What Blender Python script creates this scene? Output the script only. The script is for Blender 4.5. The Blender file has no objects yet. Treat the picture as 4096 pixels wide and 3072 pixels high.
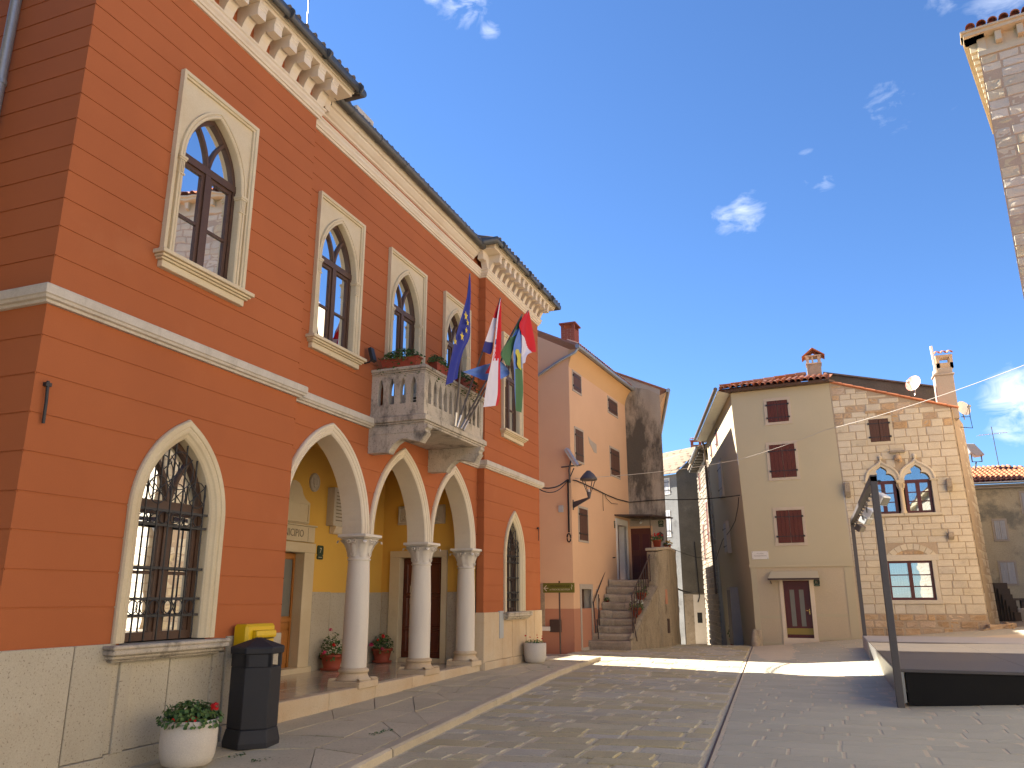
import bpy, bmesh, math, random
from mathutils import Vector, Matrix
import numpy as np
random.seed(7)
SC = bpy.context.scene
COL = SC.collection
rnd = random.random
def ru(a, b): return a + (b - a) * rnd()

# ---------------------------------------------------------------- camera
cd = bpy.data.cameras.new('camera'); cam = bpy.data.objects.new('camera', cd); COL.objects.link(cam)
cd.sensor_width = 36; cd.lens = 3150 / 4096 * 36; cd.clip_end = 500; cd.clip_start = 0.05
pitch, roll, yaw = 0.26415507, -0.00201191, 0.36570038
fw = Vector((-math.sin(yaw) * math.cos(pitch), math.cos(yaw) * math.cos(pitch), math.sin(pitch)))
rt = Vector((math.cos(yaw), math.sin(yaw), 0)); up = rt.cross(fw)
r2 = rt * math.cos(roll) + up * math.sin(roll); u2 = up * math.cos(roll) - rt * math.sin(roll)
mw = Matrix((r2, u2, -fw)).transposed().to_4x4(); mw.translation = (0, 0, 1.6)
cam.matrix_world = mw
SC.camera = cam

# ---------------------------------------------------------------- sky, sun, exposure
SUN_EL, SUN_VEC = math.radians(38), Vector((-0.984, 0.177, 0))
w = bpy.data.worlds.new('World'); SC.world = w; w.use_nodes = True
wn, wl = w.node_tree.nodes, w.node_tree.links
wn.clear()
sky = wn.new('ShaderNodeTexSky'); sky.sky_type = 'NISHITA'; sky.sun_disc = False
sky.sun_elevation = SUN_EL; sky.sun_rotation = math.atan2(SUN_VEC.x, SUN_VEC.y)
sky.altitude = 600; sky.air_density = 1.0; sky.dust_density = 0.0; sky.ozone_density = 10.0
bg = wn.new('ShaderNodeBackground'); bg.inputs['Strength'].default_value = 0.06
wo = wn.new('ShaderNodeOutputWorld')
# wisps of cloud: soft blobs round fixed sky directions, broken up by noise
tc = wn.new('ShaderNodeTexCoord')
def wmath(op, a, b=None, c=None):
    n = wn.new('ShaderNodeMath'); n.operation = op
    for i, x in enumerate((a, b, c)):
        if x is None: continue
        if isinstance(x, (int, float)): n.inputs[i].default_value = x
        else: wl.new(x, n.inputs[i])
    return n.outputs[0]
warp = wn.new('ShaderNodeTexNoise'); warp.inputs['Scale'].default_value = 14; warp.inputs['Detail'].default_value = 8; warp.inputs['Roughness'].default_value = 0.62
wl.new(tc.outputs['Generated'], warp.inputs['Vector'])
def pix_dir(u, v):
    d = r2 * ((u - 2048) / 3150) + u2 * (-(v - 1536) / 3150) + fw
    return d.normalized()
CLOUDS = [  # direction in the sky, radius, density
    (pix_dir(1850, -10), .034, 1.05), (pix_dir(1740, -30), .026, .8), (pix_dir(1960, 120), .015, .8), (pix_dir(2990, 850), .026, .95), (pix_dir(2900, 880), .020, .8),
    (pix_dir(3280, 710), .026, .62), (pix_dir(3560, 420), .036, .60), (pix_dir(3660, 400), .02, .5), (pix_dir(3230, 615), .014, .5),
    (pix_dir(4040, 70), .050, .62), (pix_dir(3760, -10), .025, .55), (pix_dir(4020, 1640), .026, 1.35), (pix_dir(4090, 1590), .036, 1.5), (pix_dir(4060, 1700), .024, 1.1),
    (pix_dir(3830, 450), .018, .4), (pix_dir(4500, 1500), .08, 1.2), (pix_dir(900, -1500), .12, .6)]
tot = None
for d, r, k in CLOUDS:
    vm = wn.new('ShaderNodeVectorMath'); vm.operation = 'DISTANCE'
    wl.new(tc.outputs['Generated'], vm.inputs[0]); vm.inputs[1].default_value = d
    q = wmath('DIVIDE', vm.outputs['Value'], r)
    g = wmath('MULTIPLY', wmath('POWER', 2.718, wmath('MULTIPLY', wmath('MULTIPLY', q, q), -1.0)), k)
    tot = g if tot is None else wmath('MAXIMUM', tot, g)
wf = wn.new('ShaderNodeTexNoise'); wf.inputs['Scale'].default_value = 24; wf.inputs['Detail'].default_value = 9; wf.inputs['Roughness'].default_value = 0.6; wf.inputs['Distortion'].default_value = 0.6
mp = wn.new('ShaderNodeMapping'); mp.inputs['Scale'].default_value = (1, 1, 1.8); mp.inputs['Rotation'].default_value = (0.3, 0.5, 0)
wl.new(tc.outputs['Generated'], mp.inputs['Vector']); wl.new(mp.outputs['Vector'], wf.inputs['Vector'])
nz = wmath('ADD', wmath('MULTIPLY', wf.outputs['Fac'], 1.5), -0.42)
mask = wmath('MULTIPLY', tot, wmath('MAXIMUM', nz, 0.0))
mask = wmath('MINIMUM', wmath('MULTIPLY', wmath('MAXIMUM', wmath('SUBTRACT', mask, 0.14), 0), 1.35), 0.9)
mixc = wn.new('ShaderNodeMixRGB'); mixc.inputs['Color2'].default_value = (7.0, 7.2, 7.6, 1)
wl.new(mask, mixc.inputs['Fac']); wl.new(sky.outputs['Color'], mixc.inputs['Color1'])
wl.new(mixc.outputs['Color'], bg.inputs['Color']); wl.new(bg.outputs['Background'], wo.inputs['Surface'])

sl = bpy.data.lights.new('sun', 'SUN'); sl.energy = 5.0; sl.angle = math.radians(0.53); sl.color = (1.0, 0.95, 0.87)
so = bpy.data.objects.new('sun', sl); COL.objects.link(so)
sd = Vector((SUN_VEC.x * math.cos(SUN_EL), SUN_VEC.y * math.cos(SUN_EL), math.sin(SUN_EL)))
so.rotation_euler = sd.to_track_quat('Z', 'Y').to_euler(); so.location = (-20, 5, 40)
vs = SC.view_settings; vs.view_transform = 'Standard'; vs.look = 'None'; vs.gamma = 1; vs.exposure = 2.05
try: vs.use_curve_mapping = False
except Exception: pass
SC.display_settings.display_device = 'sRGB'
SC.cycles.max_bounces = 8; SC.cycles.diffuse_bounces = 4; SC.cycles.glossy_bounces = 4; SC.cycles.transparent_max_bounces = 12
SC.cycles.use_denoising = True

# ---------------------------------------------------------------- materials
def mat(name, col, col2=None, rough=0.85, scale=3.0, mix=0.5, fine=60.0, fineamt=0.12, bump=0.15, bscale=None, rand=0.0, spec=0.3, stretch=None, metal=0.0, spots=None, bdist=0.01, sat=0.0, dots=None):
    m = bpy.data.materials.new(name); m.use_nodes = True
    n, l = m.node_tree.nodes, m.node_tree.links
    b = n['Principled BSDF']
    b.inputs['Roughness'].default_value = rough; b.inputs['Specular IOR Level'].default_value = spec; b.inputs['Metallic'].default_value = metal
    geo = n.new('ShaderNodeNewGeometry'); vec = geo.outputs['Position']
    if stretch:
        mpp = n.new('ShaderNodeMapping'); mpp.inputs['Scale'].default_value = stretch; l.new(vec, mpp.inputs['Vector']); svec = mpp.outputs['Vector']
    else: svec = vec
    def noise(v, s, det=6, ro=0.6):
        t = n.new('ShaderNodeTexNoise'); t.inputs['Scale'].default_value = s; t.inputs['Detail'].default_value = det; t.inputs['Roughness'].default_value = ro
        l.new(v, t.inputs['Vector']); return t.outputs['Fac']
    def ramp(f, a, c):
        t = n.new('ShaderNodeMapRange'); t.inputs['From Min'].default_value = a; t.inputs['From Max'].default_value = c; l.new(f, t.inputs['Value']); return t.outputs['Result']
    def mul(f, k):
        t = n.new('ShaderNodeMath'); t.operation = 'MULTIPLY'; l.new(f, t.inputs[0]); t.inputs[1].default_value = k; return t.outputs[0]
    def mixrgb(f, a, c, bt='MIX'):
        t = n.new('ShaderNodeMixRGB'); t.blend_type = bt
        if isinstance(f, float): t.inputs['Fac'].default_value = f
        else: l.new(f, t.inputs['Fac'])
        for i, x in ((1, a), (2, c)):
            if isinstance(x, tuple): t.inputs[i].default_value = (*x, 1)
            else: l.new(x, t.inputs[i])
        return t.outputs[0]
    c = col
    if col2: c = mixrgb(mul(ramp(noise(svec, scale), 0.35, 0.68), mix), col, col2)
    if spots:   # (colour, scale, low, high, amount)
        c = mixrgb(mul(ramp(noise(svec, spots[1], 8, 0.68), spots[2], spots[3]), spots[4]), c, spots[0])
    if dots:    # small dark pits
        c = mixrgb(mul(ramp(noise(vec, dots[1], 3, 0.5), dots[2], dots[3]), dots[4]), c, dots[0])
    if fineamt:
        f = ramp(noise(vec, fine, 4), 0.25, 0.75)
        t = n.new('ShaderNodeMapRange'); t.inputs['To Min'].default_value = 1 - fineamt; t.inputs['To Max'].default_value = 1 + fineamt; l.new(f, t.inputs['Value'])
        c = mixrgb(1.0, c, t.outputs['Result'], 'MULTIPLY')
    if rand:
        oi = n.new('ShaderNodeObjectInfo')
        t = n.new('ShaderNodeMapRange'); t.inputs['To Min'].default_value = 1 - rand; t.inputs['To Max'].default_value = 1 + rand; l.new(oi.outputs['Random'], t.inputs['Value'])
        hs = n.new('ShaderNodeHueSaturation'); hs.inputs['Saturation'].default_value = 1
        l.new(t.outputs['Result'], hs.inputs['Value'])
        if isinstance(c, tuple): hs.inputs['Color'].default_value = (*c, 1)
        else: l.new(c, hs.inputs['Color'])
        if sat:
            wnz = n.new('ShaderNodeTexWhiteNoise'); wnz.noise_dimensions = '1D'; l.new(oi.outputs['Random'], wnz.inputs['W'])
            t2 = n.new('ShaderNodeMapRange'); t2.inputs['To Min'].default_value = 1 - sat; t2.inputs['To Max'].default_value = 1 + sat; l.new(wnz.outputs['Value'], t2.inputs['Value'])
            l.new(t2.outputs['Result'], hs.inputs['Saturation'])
        c = hs.outputs['Color']
    if isinstance(c, tuple): b.inputs['Base Color'].default_value = (*c, 1)
    else: l.new(c, b.inputs['Base Color'])
    if bump:
        bp = n.new('ShaderNodeBump'); bp.inputs['Strength'].default_value = bump; bp.inputs['Distance'].default_value = bdist
        l.new(noise(vec, bscale or fine, 7, 0.65), bp.inputs['Height']); l.new(bp.outputs['Normal'], b.inputs['Normal'])
    return m
M = {}
def dm(key, *a, **k): M[key] = mat(key, *a, **k)
dm('orange_stucco', (.40, .118, .038), (.34, .098, .032), scale=.55, mix=.7, fine=90, fineamt=.06, bump=.22, bscale=160, bdist=.004, spots=((.48, .19, .08), .5, .60, .80, .35))
dm('porch_yellow', (.68, .40, .075), (.62, .345, .062), scale=.8, fine=90, fineamt=.05, bump=.12, bscale=120, bdist=.004)
dm('trim_stone', (.62, .52, .345), (.52, .40, .235), scale=1.6, mix=.55, fine=70, fineamt=.07, bump=.2, bscale=60, bdist=.004, spots=((.30, .24, .16), 2.2, .62, .85, .5))
dm('trim_clean', (.70, .60, .45), (.60, .48, .33), scale=2.0, mix=.5, fine=70, fineamt=.05, bump=.12, bscale=60, bdist=.003)
dm('grey_trim', (.56, .50, .41), (.42, .37, .29), scale=1.5, mix=.6, fine=60, fineamt=.09, bump=.3, bscale=50, bdist=.005, spots=((.17, .15, .11), 1.6, .55, .8, .6), stretch=(2.5, 2.5, .7))
dm('balcony_stone', (.55, .47, .36), (.36, .31, .24), scale=1.7, mix=.75, fine=60, fineamt=.12, bump=.4, bscale=45, bdist=.006, spots=((.055, .05, .042), 1.9, .52, .68, .85), dots=((.05, .05, .04), 42, .60, .72, .6), stretch=(1.6, 1.6, .9))
dm('plinth_stone', (.47, .415, .315), (.39, .33, .235), scale=1.3, mix=.6, fine=110, fineamt=.12, bump=.5, bscale=55, bdist=.006, spots=((.50, .30, .16), 1.4, .62, .8, .5), dots=((.17, .13, .09), 48, .60, .70, .75), rand=.07)
dm('ochre_plinth', (.58, .47, .32), (.50, .34, .19), scale=1.1, mix=.8, fine=90, fineamt=.09, bump=.35, bscale=50, bdist=.005, dots=((.2, .14, .09), 55, .62, .7, .5), rand=.06)
dm('column_stone', (.70, .63, .52), (.58, .50, .41), scale=1.4, mix=.6, fine=80, fineamt=.06, bump=.14, bscale=60, bdist=.003, stretch=(3, 3, .5), spots=((.50, .33, .2), 1.2, .66, .84, .35))
dm('polished_floor', (.50, .42, .31), (.40, .32, .22), rough=.14, scale=1.2, fine=40, fineamt=.10, bump=.03, bscale=4, spec=.6, rand=.06)
dm('brown_wood', (.085, .042, .024), (.06, .03, .018), rough=.5, scale=6, fine=40, fineamt=.15, bump=.1, stretch=(1, 1, .2), spec=.4)
dm('door_wood', (.40, .155, .030), (.27, .095, .02), rough=.4, scale=5, fine=50, fineamt=.14, bump=.1, stretch=(6, 6, .5), spec=.4)
dm('dark_door', (.115, .028, .013), (.085, .02, .01), rough=.45, scale=5, fine=50, fineamt=.12, bump=.1, stretch=(6, 6, .5), spec=.4)
dm('red_door', (.085, .012, .010), (.06, .01, .008), rough=.4, scale=4, fine=40, fineamt=.1, bump=.06, spec=.45)
dm('red_shutter', (.115, .030, .018), (.09, .024, .015), rough=.6, scale=5, fine=40, fineamt=.14, bump=.15, stretch=(4, 4, .5), rand=.09)
dm('brown_shutter', (.105, .050, .034), (.078, .038, .027), rough=.65, scale=5, fine=40, fineamt=.14, bump=.15, stretch=(4, 4, .5), rand=.09)
dm('grey_shutter', (.42, .42, .42), (.34, .34, .35), rough=.6, scale=5, fine=40, fineamt=.1, bump=.1, rand=.06)
dm('black_iron', (.018, .018, .02), (.03, .026, .022), rough=.5, scale=9, fine=60, fineamt=.2, bump=.1, spec=.45)
dm('brown_iron', (.05, .03, .024), (.07, .04, .03), rough=.55, scale=9, fine=60, fineamt=.2, bump=.1, spec=.4)
dm('gutter_metal', (.105, .105, .10), (.075, .075, .07), rough=.45, scale=2, fine=30, fineamt=.12, bump=.05, metal=.35, spec=.5)
dm('zinc_gutter', (.30, .32, .33), (.24, .25, .26), rough=.4, scale=3, fine=30, fineamt=.1, bump=.04, metal=.4, spec=.5)
dm('copper_pipe', (.16, .12, .09), (.12, .09, .07), rough=.5, scale=3, fine=30, fineamt=.1, bump=.04, metal=.3)
dm('dark_roof', (.10, .085, .075), (.14, .10, .08), rough=.85, scale=3, fine=40, fineamt=.2, bump=.4, rand=.2)
dm('clay_tile', (.33, .13, .070), (.22, .095, .06), rough=.85, scale=7, fine=50, fineamt=.2, bump=.3, rand=.30, sat=.25, spots=((.40, .34, .27), 5, .55, .7, .6))
dm('new_tile', (.50, .19, .085), (.42, .15, .07), rough=.8, scale=5, fine=40, fineamt=.12, bump=.2, rand=.18)
dm('slab_tile', (.36, .27, .18), (.26, .19, .13), rough=.9, scale=4, fine=30, fineamt=.2, bump=.4, rand=.2)
dm('concrete_pot', (.60, .54, .45), (.50, .44, .36), scale=2.2, mix=.5, fine=130, fineamt=.15, bump=.6, bscale=140, bdist=.005, dots=((.25, .2, .15), 150, .60, .7, .4))
dm('terracotta', (.30, .060, .030), (.24, .048, .025), rough=.6, scale=5, fine=40, fineamt=.1, bump=.1, rand=.08)
dm('bin_plastic', (.021, .021, .024), (.028, .027, .03), rough=.62, scale=4, fine=160, fineamt=.15, bump=.25, bscale=220, bdist=.002, spec=.35)
dm('yellow_paint', (.66, .42, .006), (.58, .37, .006), rough=.35, scale=3, fine=40, fineamt=.05, bump=.03, spec=.5)
dm('soil', (.035, .025, .018), fine=40, fineamt=.3, bump=.6)
dm('leaf', (.035, .085, .022), (.065, .13, .03), rough=.6, scale=14, mix=.8, fine=50, fineamt=.2, bump=0, spec=.35)
dm('leaf_light', (.075, .135, .030), (.11, .17, .04), rough=.6, scale=14, mix=.8, fine=50, fineamt=.2, bump=0, spec=.35)
dm('red_petal', (.55, .012, .012), (.42, .008, .012), rough=.6, scale=40, fine=60, fineamt=.1, bump=0)
dm('pink_petal', (.62, .05, .14), (.5, .03, .1), rough=.6, scale=40, fine=60, fineamt=.1, bump=0)
dm('yellow_petal', (.62, .36, .02), rough=.6, fineamt=.1, bump=0)
dm('white_petal', (.6, .6, .5), rough=.6, fineamt=.1, bump=0)
dm('old_cobble', (.485, .42, .275), (.405, .35, .225), rough=.8, scale=2.3, mix=.7, fine=60, fineamt=.14, bump=.6, bscale=26, bdist=.008, rand=.09, sat=.25, spots=((.40, .22, .10), 1.1, .64, .8, .35), dots=((.12, .1, .08), 40, .60, .72, .5))
dm('cobble_joint', (.64, .54, .35), (.52, .43, .28), rough=.95, scale=4, fine=60, fineamt=.2, bump=.6)
dm('new_paver', (.455, .415, .305), (.40, .365, .265), rough=.8, scale=2, mix=.5, fine=70, fineamt=.07, bump=.3, bscale=60, bdist=.004, rand=.055, dots=((.16, .14, .12), 60, .62, .72, .35))
dm('paver_joint', (.58, .48, .33), (.50, .42, .29), rough=.95, scale=3, fine=60, fineamt=.15, bump=.4)
dm('pavement_slab', (.54, .46, .31), (.44, .375, .25), rough=.72, scale=1.8, mix=.7, fine=50, fineamt=.11, bump=.4, bscale=24, bdist=.006, rand=.08, dots=((.12, .1, .07), 34, .60, .72, .5), spec=.35)
dm('dark_joint', (.15, .12, .085), (.26, .21, .145), rough=.95, scale=5, fine=50, fineamt=.2, bump=.4)
dm('kerb', (.52, .435, .30), (.41, .335, .225), rough=.8, scale=3, fine=50, fineamt=.12, bump=.45, bscale=30, bdist=.006, rand=.1)
dm('earth', (.33, .27, .2), (.26, .21, .16), rough=.95, scale=1, fine=30, fineamt=.2, bump=.5)
dm('pink_plaster', (.65, .41, .245), (.59, .365, .22), scale=.6, mix=.6, fine=60, fineamt=.05, bump=.2, bscale=70, bdist=.004, spots=((.68, .42, .26), .7, .6, .8, .4))
dm('pink_base', (.43, .20, .12), (.39, .175, .105), scale=.8, mix=.5, fine=60, fineamt=.06, bump=.2, bscale=70, bdist=.004)
dm('ochre_cove', (.60, .37, .17), (.56, .33, .15), scale=1, fine=60, fineamt=.05, bump=.15)
dm('stained_plaster', (.42, .345, .25), (.30, .235, .165), scale=.9, mix=.8, fine=30, fineamt=.15, bump=.5, bscale=14, bdist=.015, spots=((.05, .042, .032), .6, .45, .57, .85), stretch=(1.4, 1.4, .55))
dm('pale_plaster', (.42, .36, .29), (.35, .29, .23), scale=1.3, fine=30, fineamt=.1, bump=.3, bscale=20)
dm('rough_render', (.33, .265, .175), (.21, .165, .105), scale=2.2, mix=.9, fine=26, fineamt=.2, bump=.9, bscale=11, bdist=.03, spots=((.06, .05, .035), 2.0, .56, .70, .8), stretch=(1.5, 1.5, .5))
dm('old_step', (.40, .325, .225), (.28, .225, .155), scale=3, mix=.8, fine=30, fineamt=.2, bump=.7, bscale=16, bdist=.02, rand=.14, spots=((.06, .05, .035), 2.5, .55, .72, .6))
dm('tan_plaster', (.50, .435, .285), (.455, .395, .255), scale=.5, mix=.6, fine=90, fineamt=.05, bump=.25, bscale=110, bdist=.004)
dm('tan_pebble', (.52, .43, .285), (.475, .39, .26), scale=.7, mix=.5, fine=60, fineamt=.10, bump=.8, bscale=42, bdist=.012)
dm('mortar', (.43, .345, .24), (.36, .275, .18), scale=1.2, fine=40, fineamt=.15, bump=.5, bscale=30)
dm('ashlar', (.60, .535, .395), (.51, .44, .315), scale=1.6, mix=.7, fine=45, fineamt=.11, bump=.55, bscale=22, bdist=.012, rand=.09, sat=.15, spots=((.21, .18, .15), 1.9, .58, .74, .5))
dm('ashlar_warm', (.50, .37, .235), (.41, .275, .15), scale=1.8, mix=.8, fine=45, fineamt=.15, bump=.9, bscale=14, bdist=.03, rand=.14, sat=.2, spots=((.56, .46, .33), 2.2, .52, .68, .7))
dm('tower_stone', (.62, .515, .345), (.52, .42, .27), scale=1.4, mix=.7, fine=40, fineamt=.12, bump=.7, bscale=18, bdist=.014, rand=.11, sat=.2)
dm('tower_mortar', (.49, .36, .235), (.42, .30, .19), scale=1.4, fine=40, fineamt=.12, bump=.5, bscale=20)
dm('rubble', (.36, .31, .24), (.27, .225, .165), scale=3.5, mix=.9, fine=30, fineamt=.2, bump=.9, bscale=12, bdist=.03, rand=.16, spots=((.12, .10, .07), 4, .58, .68, .7))
dm('dark_plaster', (.125, .115, .095), (.085, .08, .066), scale=1.2, mix=.9, fine=24, fineamt=.2, bump=.4, bscale=14, spots=((.26, .24, .2), 1.3, .60, .78, .45))
dm('grey_plaster', (.25, .245, .225), (.17, .165, .15), scale=1.1, mix=.9, fine=24, fineamt=.18, bump=.4, bscale=14, spots=((.07, .066, .06), 1.4, .56, .72, .6))
dm('mossy_plaster', (.50, .43, .29), (.40, .33, .22), scale=.9, mix=.8, fine=24, fineamt=.15, bump=.35, bscale=14, spots=((.20, .185, .14), .6, .52, .62, .9))
dm('brick_red', (.27, .075, .045), (.2, .06, .04), scale=9, fine=40, fineamt=.2, bump=.4, rand=.2)
dm('white_metal', (.68, .68, .66), rough=.5, fineamt=.05, bump=0)
dm('grey_box', (.40, .41, .40), rough=.5, fineamt=.06, bump=.03)
dm('white_paint', (.70, .67, .60), (.6, .56, .49), rough=.7, scale=4, fine=40, fineamt=.07, bump=.1)
dm('frame_stone', (.54, .45, .33), (.47, .38, .27), rough=.8, scale=3, fine=50, fineamt=.1, bump=.25)
dm('stage_steel', (.30, .29, .27), (.25, .24, .22), rough=.33, scale=2, fine=30, fineamt=.08, bump=.04, metal=.55, spec=.5)
dm('stage_black', (.010, .0095, .009), (.013, .012, .011), rough=.75, scale=2, fine=60, fineamt=.15, bump=.1, spec=.2)
dm('stage_deck', (.10, .078, .058), (.08, .063, .048), rough=.5, scale=1, fine=30, fineamt=.1, bump=.1, spec=.4, rand=.10)
dm('stage_pole', (.085, .075, .072), (.07, .062, .06), rough=.5, scale=2, fine=40, fineamt=.08, bump=.04, spec=.4)
dm('platform_stone', (.42, .395, .36), (.37, .34, .31), rough=.7, scale=1.5, fine=50, fineamt=.08, bump=.2)
dm('sign_green', (.135, .135, .022), (.12, .12, .02), rough=.5, scale=3, fine=40, fineamt=.05, bump=.03)
dm('plate_green', (.016, .040, .024), rough=.4, fineamt=.05, bump=0)
dm('ink_dark', (.012, .014, .010), rough=.6, fineamt=0, bump=0)
dm('ink_cream', (.55, .50, .36), rough=.6, fineamt=0, bump=0)
dm('carved_letter', (.20, .16, .11), rough=.9, fineamt=.1, bump=0)
dm('flag_blue', (.04, .048, .25), (.035, .042, .22), rough=.7, scale=4, fine=300, fineamt=.04, bump=0, spec=.2)
dm('flag_gold', (.62, .46, .05), rough=.7, fineamt=.03, bump=0, spec=.2)
dm('flag_red', (.55, .012, .018), (.48, .01, .016), rough=.7, scale=4, fine=300, fineamt=.04, bump=0, spec=.2)
dm('flag_white', (.66, .62, .66), (.6, .56, .62), rough=.7, scale=4, fine=300, fineamt=.04, bump=0, spec=.2)
dm('flag_navy', (.03, .03, .16), rough=.7, fineamt=.04, bump=0, spec=.2)
dm('flag_green', (.075, .17, .07), (.06, .14, .06), rough=.7, scale=4, fineamt=.04, bump=0, spec=.2)
dm('flag_dark_green', (.035, .085, .04), rough=.7, fineamt=.04, bump=0, spec=.2)
dm('flag_sky', (.12, .22, .55), (.10, .19, .48), rough=.7, scale=4, fineamt=.04, bump=0, spec=.2)
dm('flag_yellow', (.52, .46, .07), rough=.7, fineamt=.04, bump=0, spec=.2)
dm('pole_grey', (.16, .13, .105), (.12, .10, .08), rough=.45, fineamt=.1, bump=0, spec=.5)
dm('steel', (.55, .53, .5), rough=.3, fineamt=.05, bump=0, metal=.8)
dm('curtain', (.62, .62, .60), (.5, .5, .48), rough=.9, scale=3, fineamt=.05, bump=.2, bscale=20, stretch=(6, 14, .2))
dm('room_dark', (.03, .03, .03), rough=.9, fineamt=0, bump=0)
dm('cable', (.012, .011, .011), rough=.6, fineamt=0, bump=0)
dm('wire_pale', (.45, .40, .33), rough=.6, fineamt=0, bump=0)
dm('dish_white', (.72, .72, .70), rough=.5, fineamt=.04, bump=0)
dm('dish_print', (.62, .50, .42), (.62, .10, .03), rough=.5, scale=5, mix=1.0, fineamt=.05, bump=0)
dm('lamp_shade', (.075, .068, .072), rough=.5, fineamt=.06, bump=0, spec=.4)
dm('lamp_inside', (.55, .42, .2), rough=.6, fineamt=.03, bump=0)
dm('brass', (.65, .45, .14), rough=.25, fineamt=0, bump=0, metal=.8)
dm('gold_kick', (.30, .22, .06), (.26, .19, .05), rough=.4, scale=3, fineamt=.05, bump=0, metal=.4)
dm('frost_glass', (.16, .155, .13), (.2, .19, .15), rough=.25, scale=2, fineamt=.04, bump=0, spec=.5)
def glass_mat():
    m = bpy.data.materials.new('window_glass'); m.use_nodes = True
    n, l = m.node_tree.nodes, m.node_tree.links; n.clear()
    o = n.new('ShaderNodeOutputMaterial'); mx = n.new('ShaderNodeMixShader'); tr = n.new('ShaderNodeBsdfTransparent'); gl = n.new('ShaderNodeBsdfGlossy')
    fr = n.new('ShaderNodeFresnel'); fr.inputs['IOR'].default_value = 1.85
    ma = n.new('ShaderNodeMath'); ma.operation = 'MULTIPLY_ADD'; ma.inputs[1].default_value = 1.7; ma.inputs[2].default_value = 0.16; ma.use_clamp = True
    tr.inputs['Color'].default_value = (.8, .84, .82, 1); gl.inputs['Roughness'].default_value = 0.015; gl.inputs['Color'].default_value = (.95, .98, 1, 1)
    tn = n.new('ShaderNodeTexNoise'); tn.inputs['Scale'].default_value = 1.6; g = n.new('ShaderNodeNewGeometry'); l.new(g.outputs['Position'], tn.inputs['Vector'])
    bp = n.new('ShaderNodeBump'); bp.inputs['Strength'].default_value = .08; bp.inputs['Distance'].default_value = .02; l.new(tn.outputs['Fac'], bp.inputs['Height']); l.new(bp.outputs['Normal'], gl.inputs['Normal'])
    l.new(fr.outputs['Fac'], ma.inputs[0]); l.new(ma.outputs[0], mx.inputs['Fac']); l.new(tr.outputs['BSDF'], mx.inputs[1]); l.new(gl.outputs['BSDF'], mx.inputs[2]); l.new(mx.outputs['Shader'], o.inputs['Surface'])
    return m
M['glass'] = glass_mat()
def palace_mat():   # far wall across the square: seen only as a reflection in the panes
    m = mat('palace_stone', (.60, .54, .44), (.5, .45, .36), scale=1.2, fine=30, fineamt=.12, bump=.3)
    n, l = m.node_tree.nodes, m.node_tree.links; b = n['Principled BSDF']
    src = b.inputs['Base Color'].links[0].from_socket
    g = n.new('ShaderNodeNewGeometry'); sx = n.new('ShaderNodeSeparateXYZ'); l.new(g.outputs['Position'], sx.inputs[0])
    cx = n.new('ShaderNodeCombineXYZ'); l.new(sx.outputs['Y'], cx.inputs['X']); l.new(sx.outputs['Z'], cx.inputs['Y'])
    br = n.new('ShaderNodeTexBrick'); br.inputs['Scale'].default_value = 1.0; br.inputs['Brick Width'].default_value = .62; br.inputs['Row Height'].default_value = .30; br.inputs['Mortar Size'].default_value = .02
    br.inputs['Color1'].default_value = (1, 1, 1, 1); br.inputs['Color2'].default_value = (.82, .8, .78, 1); br.inputs['Mortar'].default_value = (.5, .42, .34, 1)
    l.new(cx.outputs[0], br.inputs['Vector'])
    mm = n.new('ShaderNodeMixRGB'); mm.blend_type = 'MULTIPLY'; mm.inputs['Fac'].default_value = 1; l.new(src, mm.inputs[1]); l.new(br.outputs['Color'], mm.inputs[2]); l.new(mm.outputs[0], b.inputs['Base Color'])
    return m
M['palace'] = palace_mat()

# ---------------------------------------------------------------- object helpers
def tag(o, label=None, cat=None, group=None, kind=None):
    if label: o['label'] = label
    if cat: o['category'] = cat
    if group: o['group'] = group
    if kind: o['kind'] = kind
    return o
def empty(name, loc, label, cat, group=None):
    o = bpy.data.objects.new(name, None); o.empty_display_size = .2; COL.objects.link(o); o.location = loc
    return tag(o, label, cat, group)
def wloc(o):
    v = Vector(o.location)
    while o.parent: o = o.parent; v = v + Vector(o.location)
    return v
def link(name, me, parent=None, loc=(0, 0, 0)):
    o = bpy.data.objects.new(name, me); COL.objects.link(o)
    if parent: o.parent = parent
    o.location = loc
    return o
class Fr:
    """vertical working plane: u runs along it, z up, d out of it"""
    def __init__(s, o, u):
        s.o = Vector((o[0], o[1], 0)); s.u = Vector((u[0], u[1], 0)).normalized(); s.n = Vector((s.u.y, -s.u.x, 0))
    def p(s, u, z, d=0): return s.o + s.u * u + s.n * d + Vector((0, 0, z))
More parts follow.
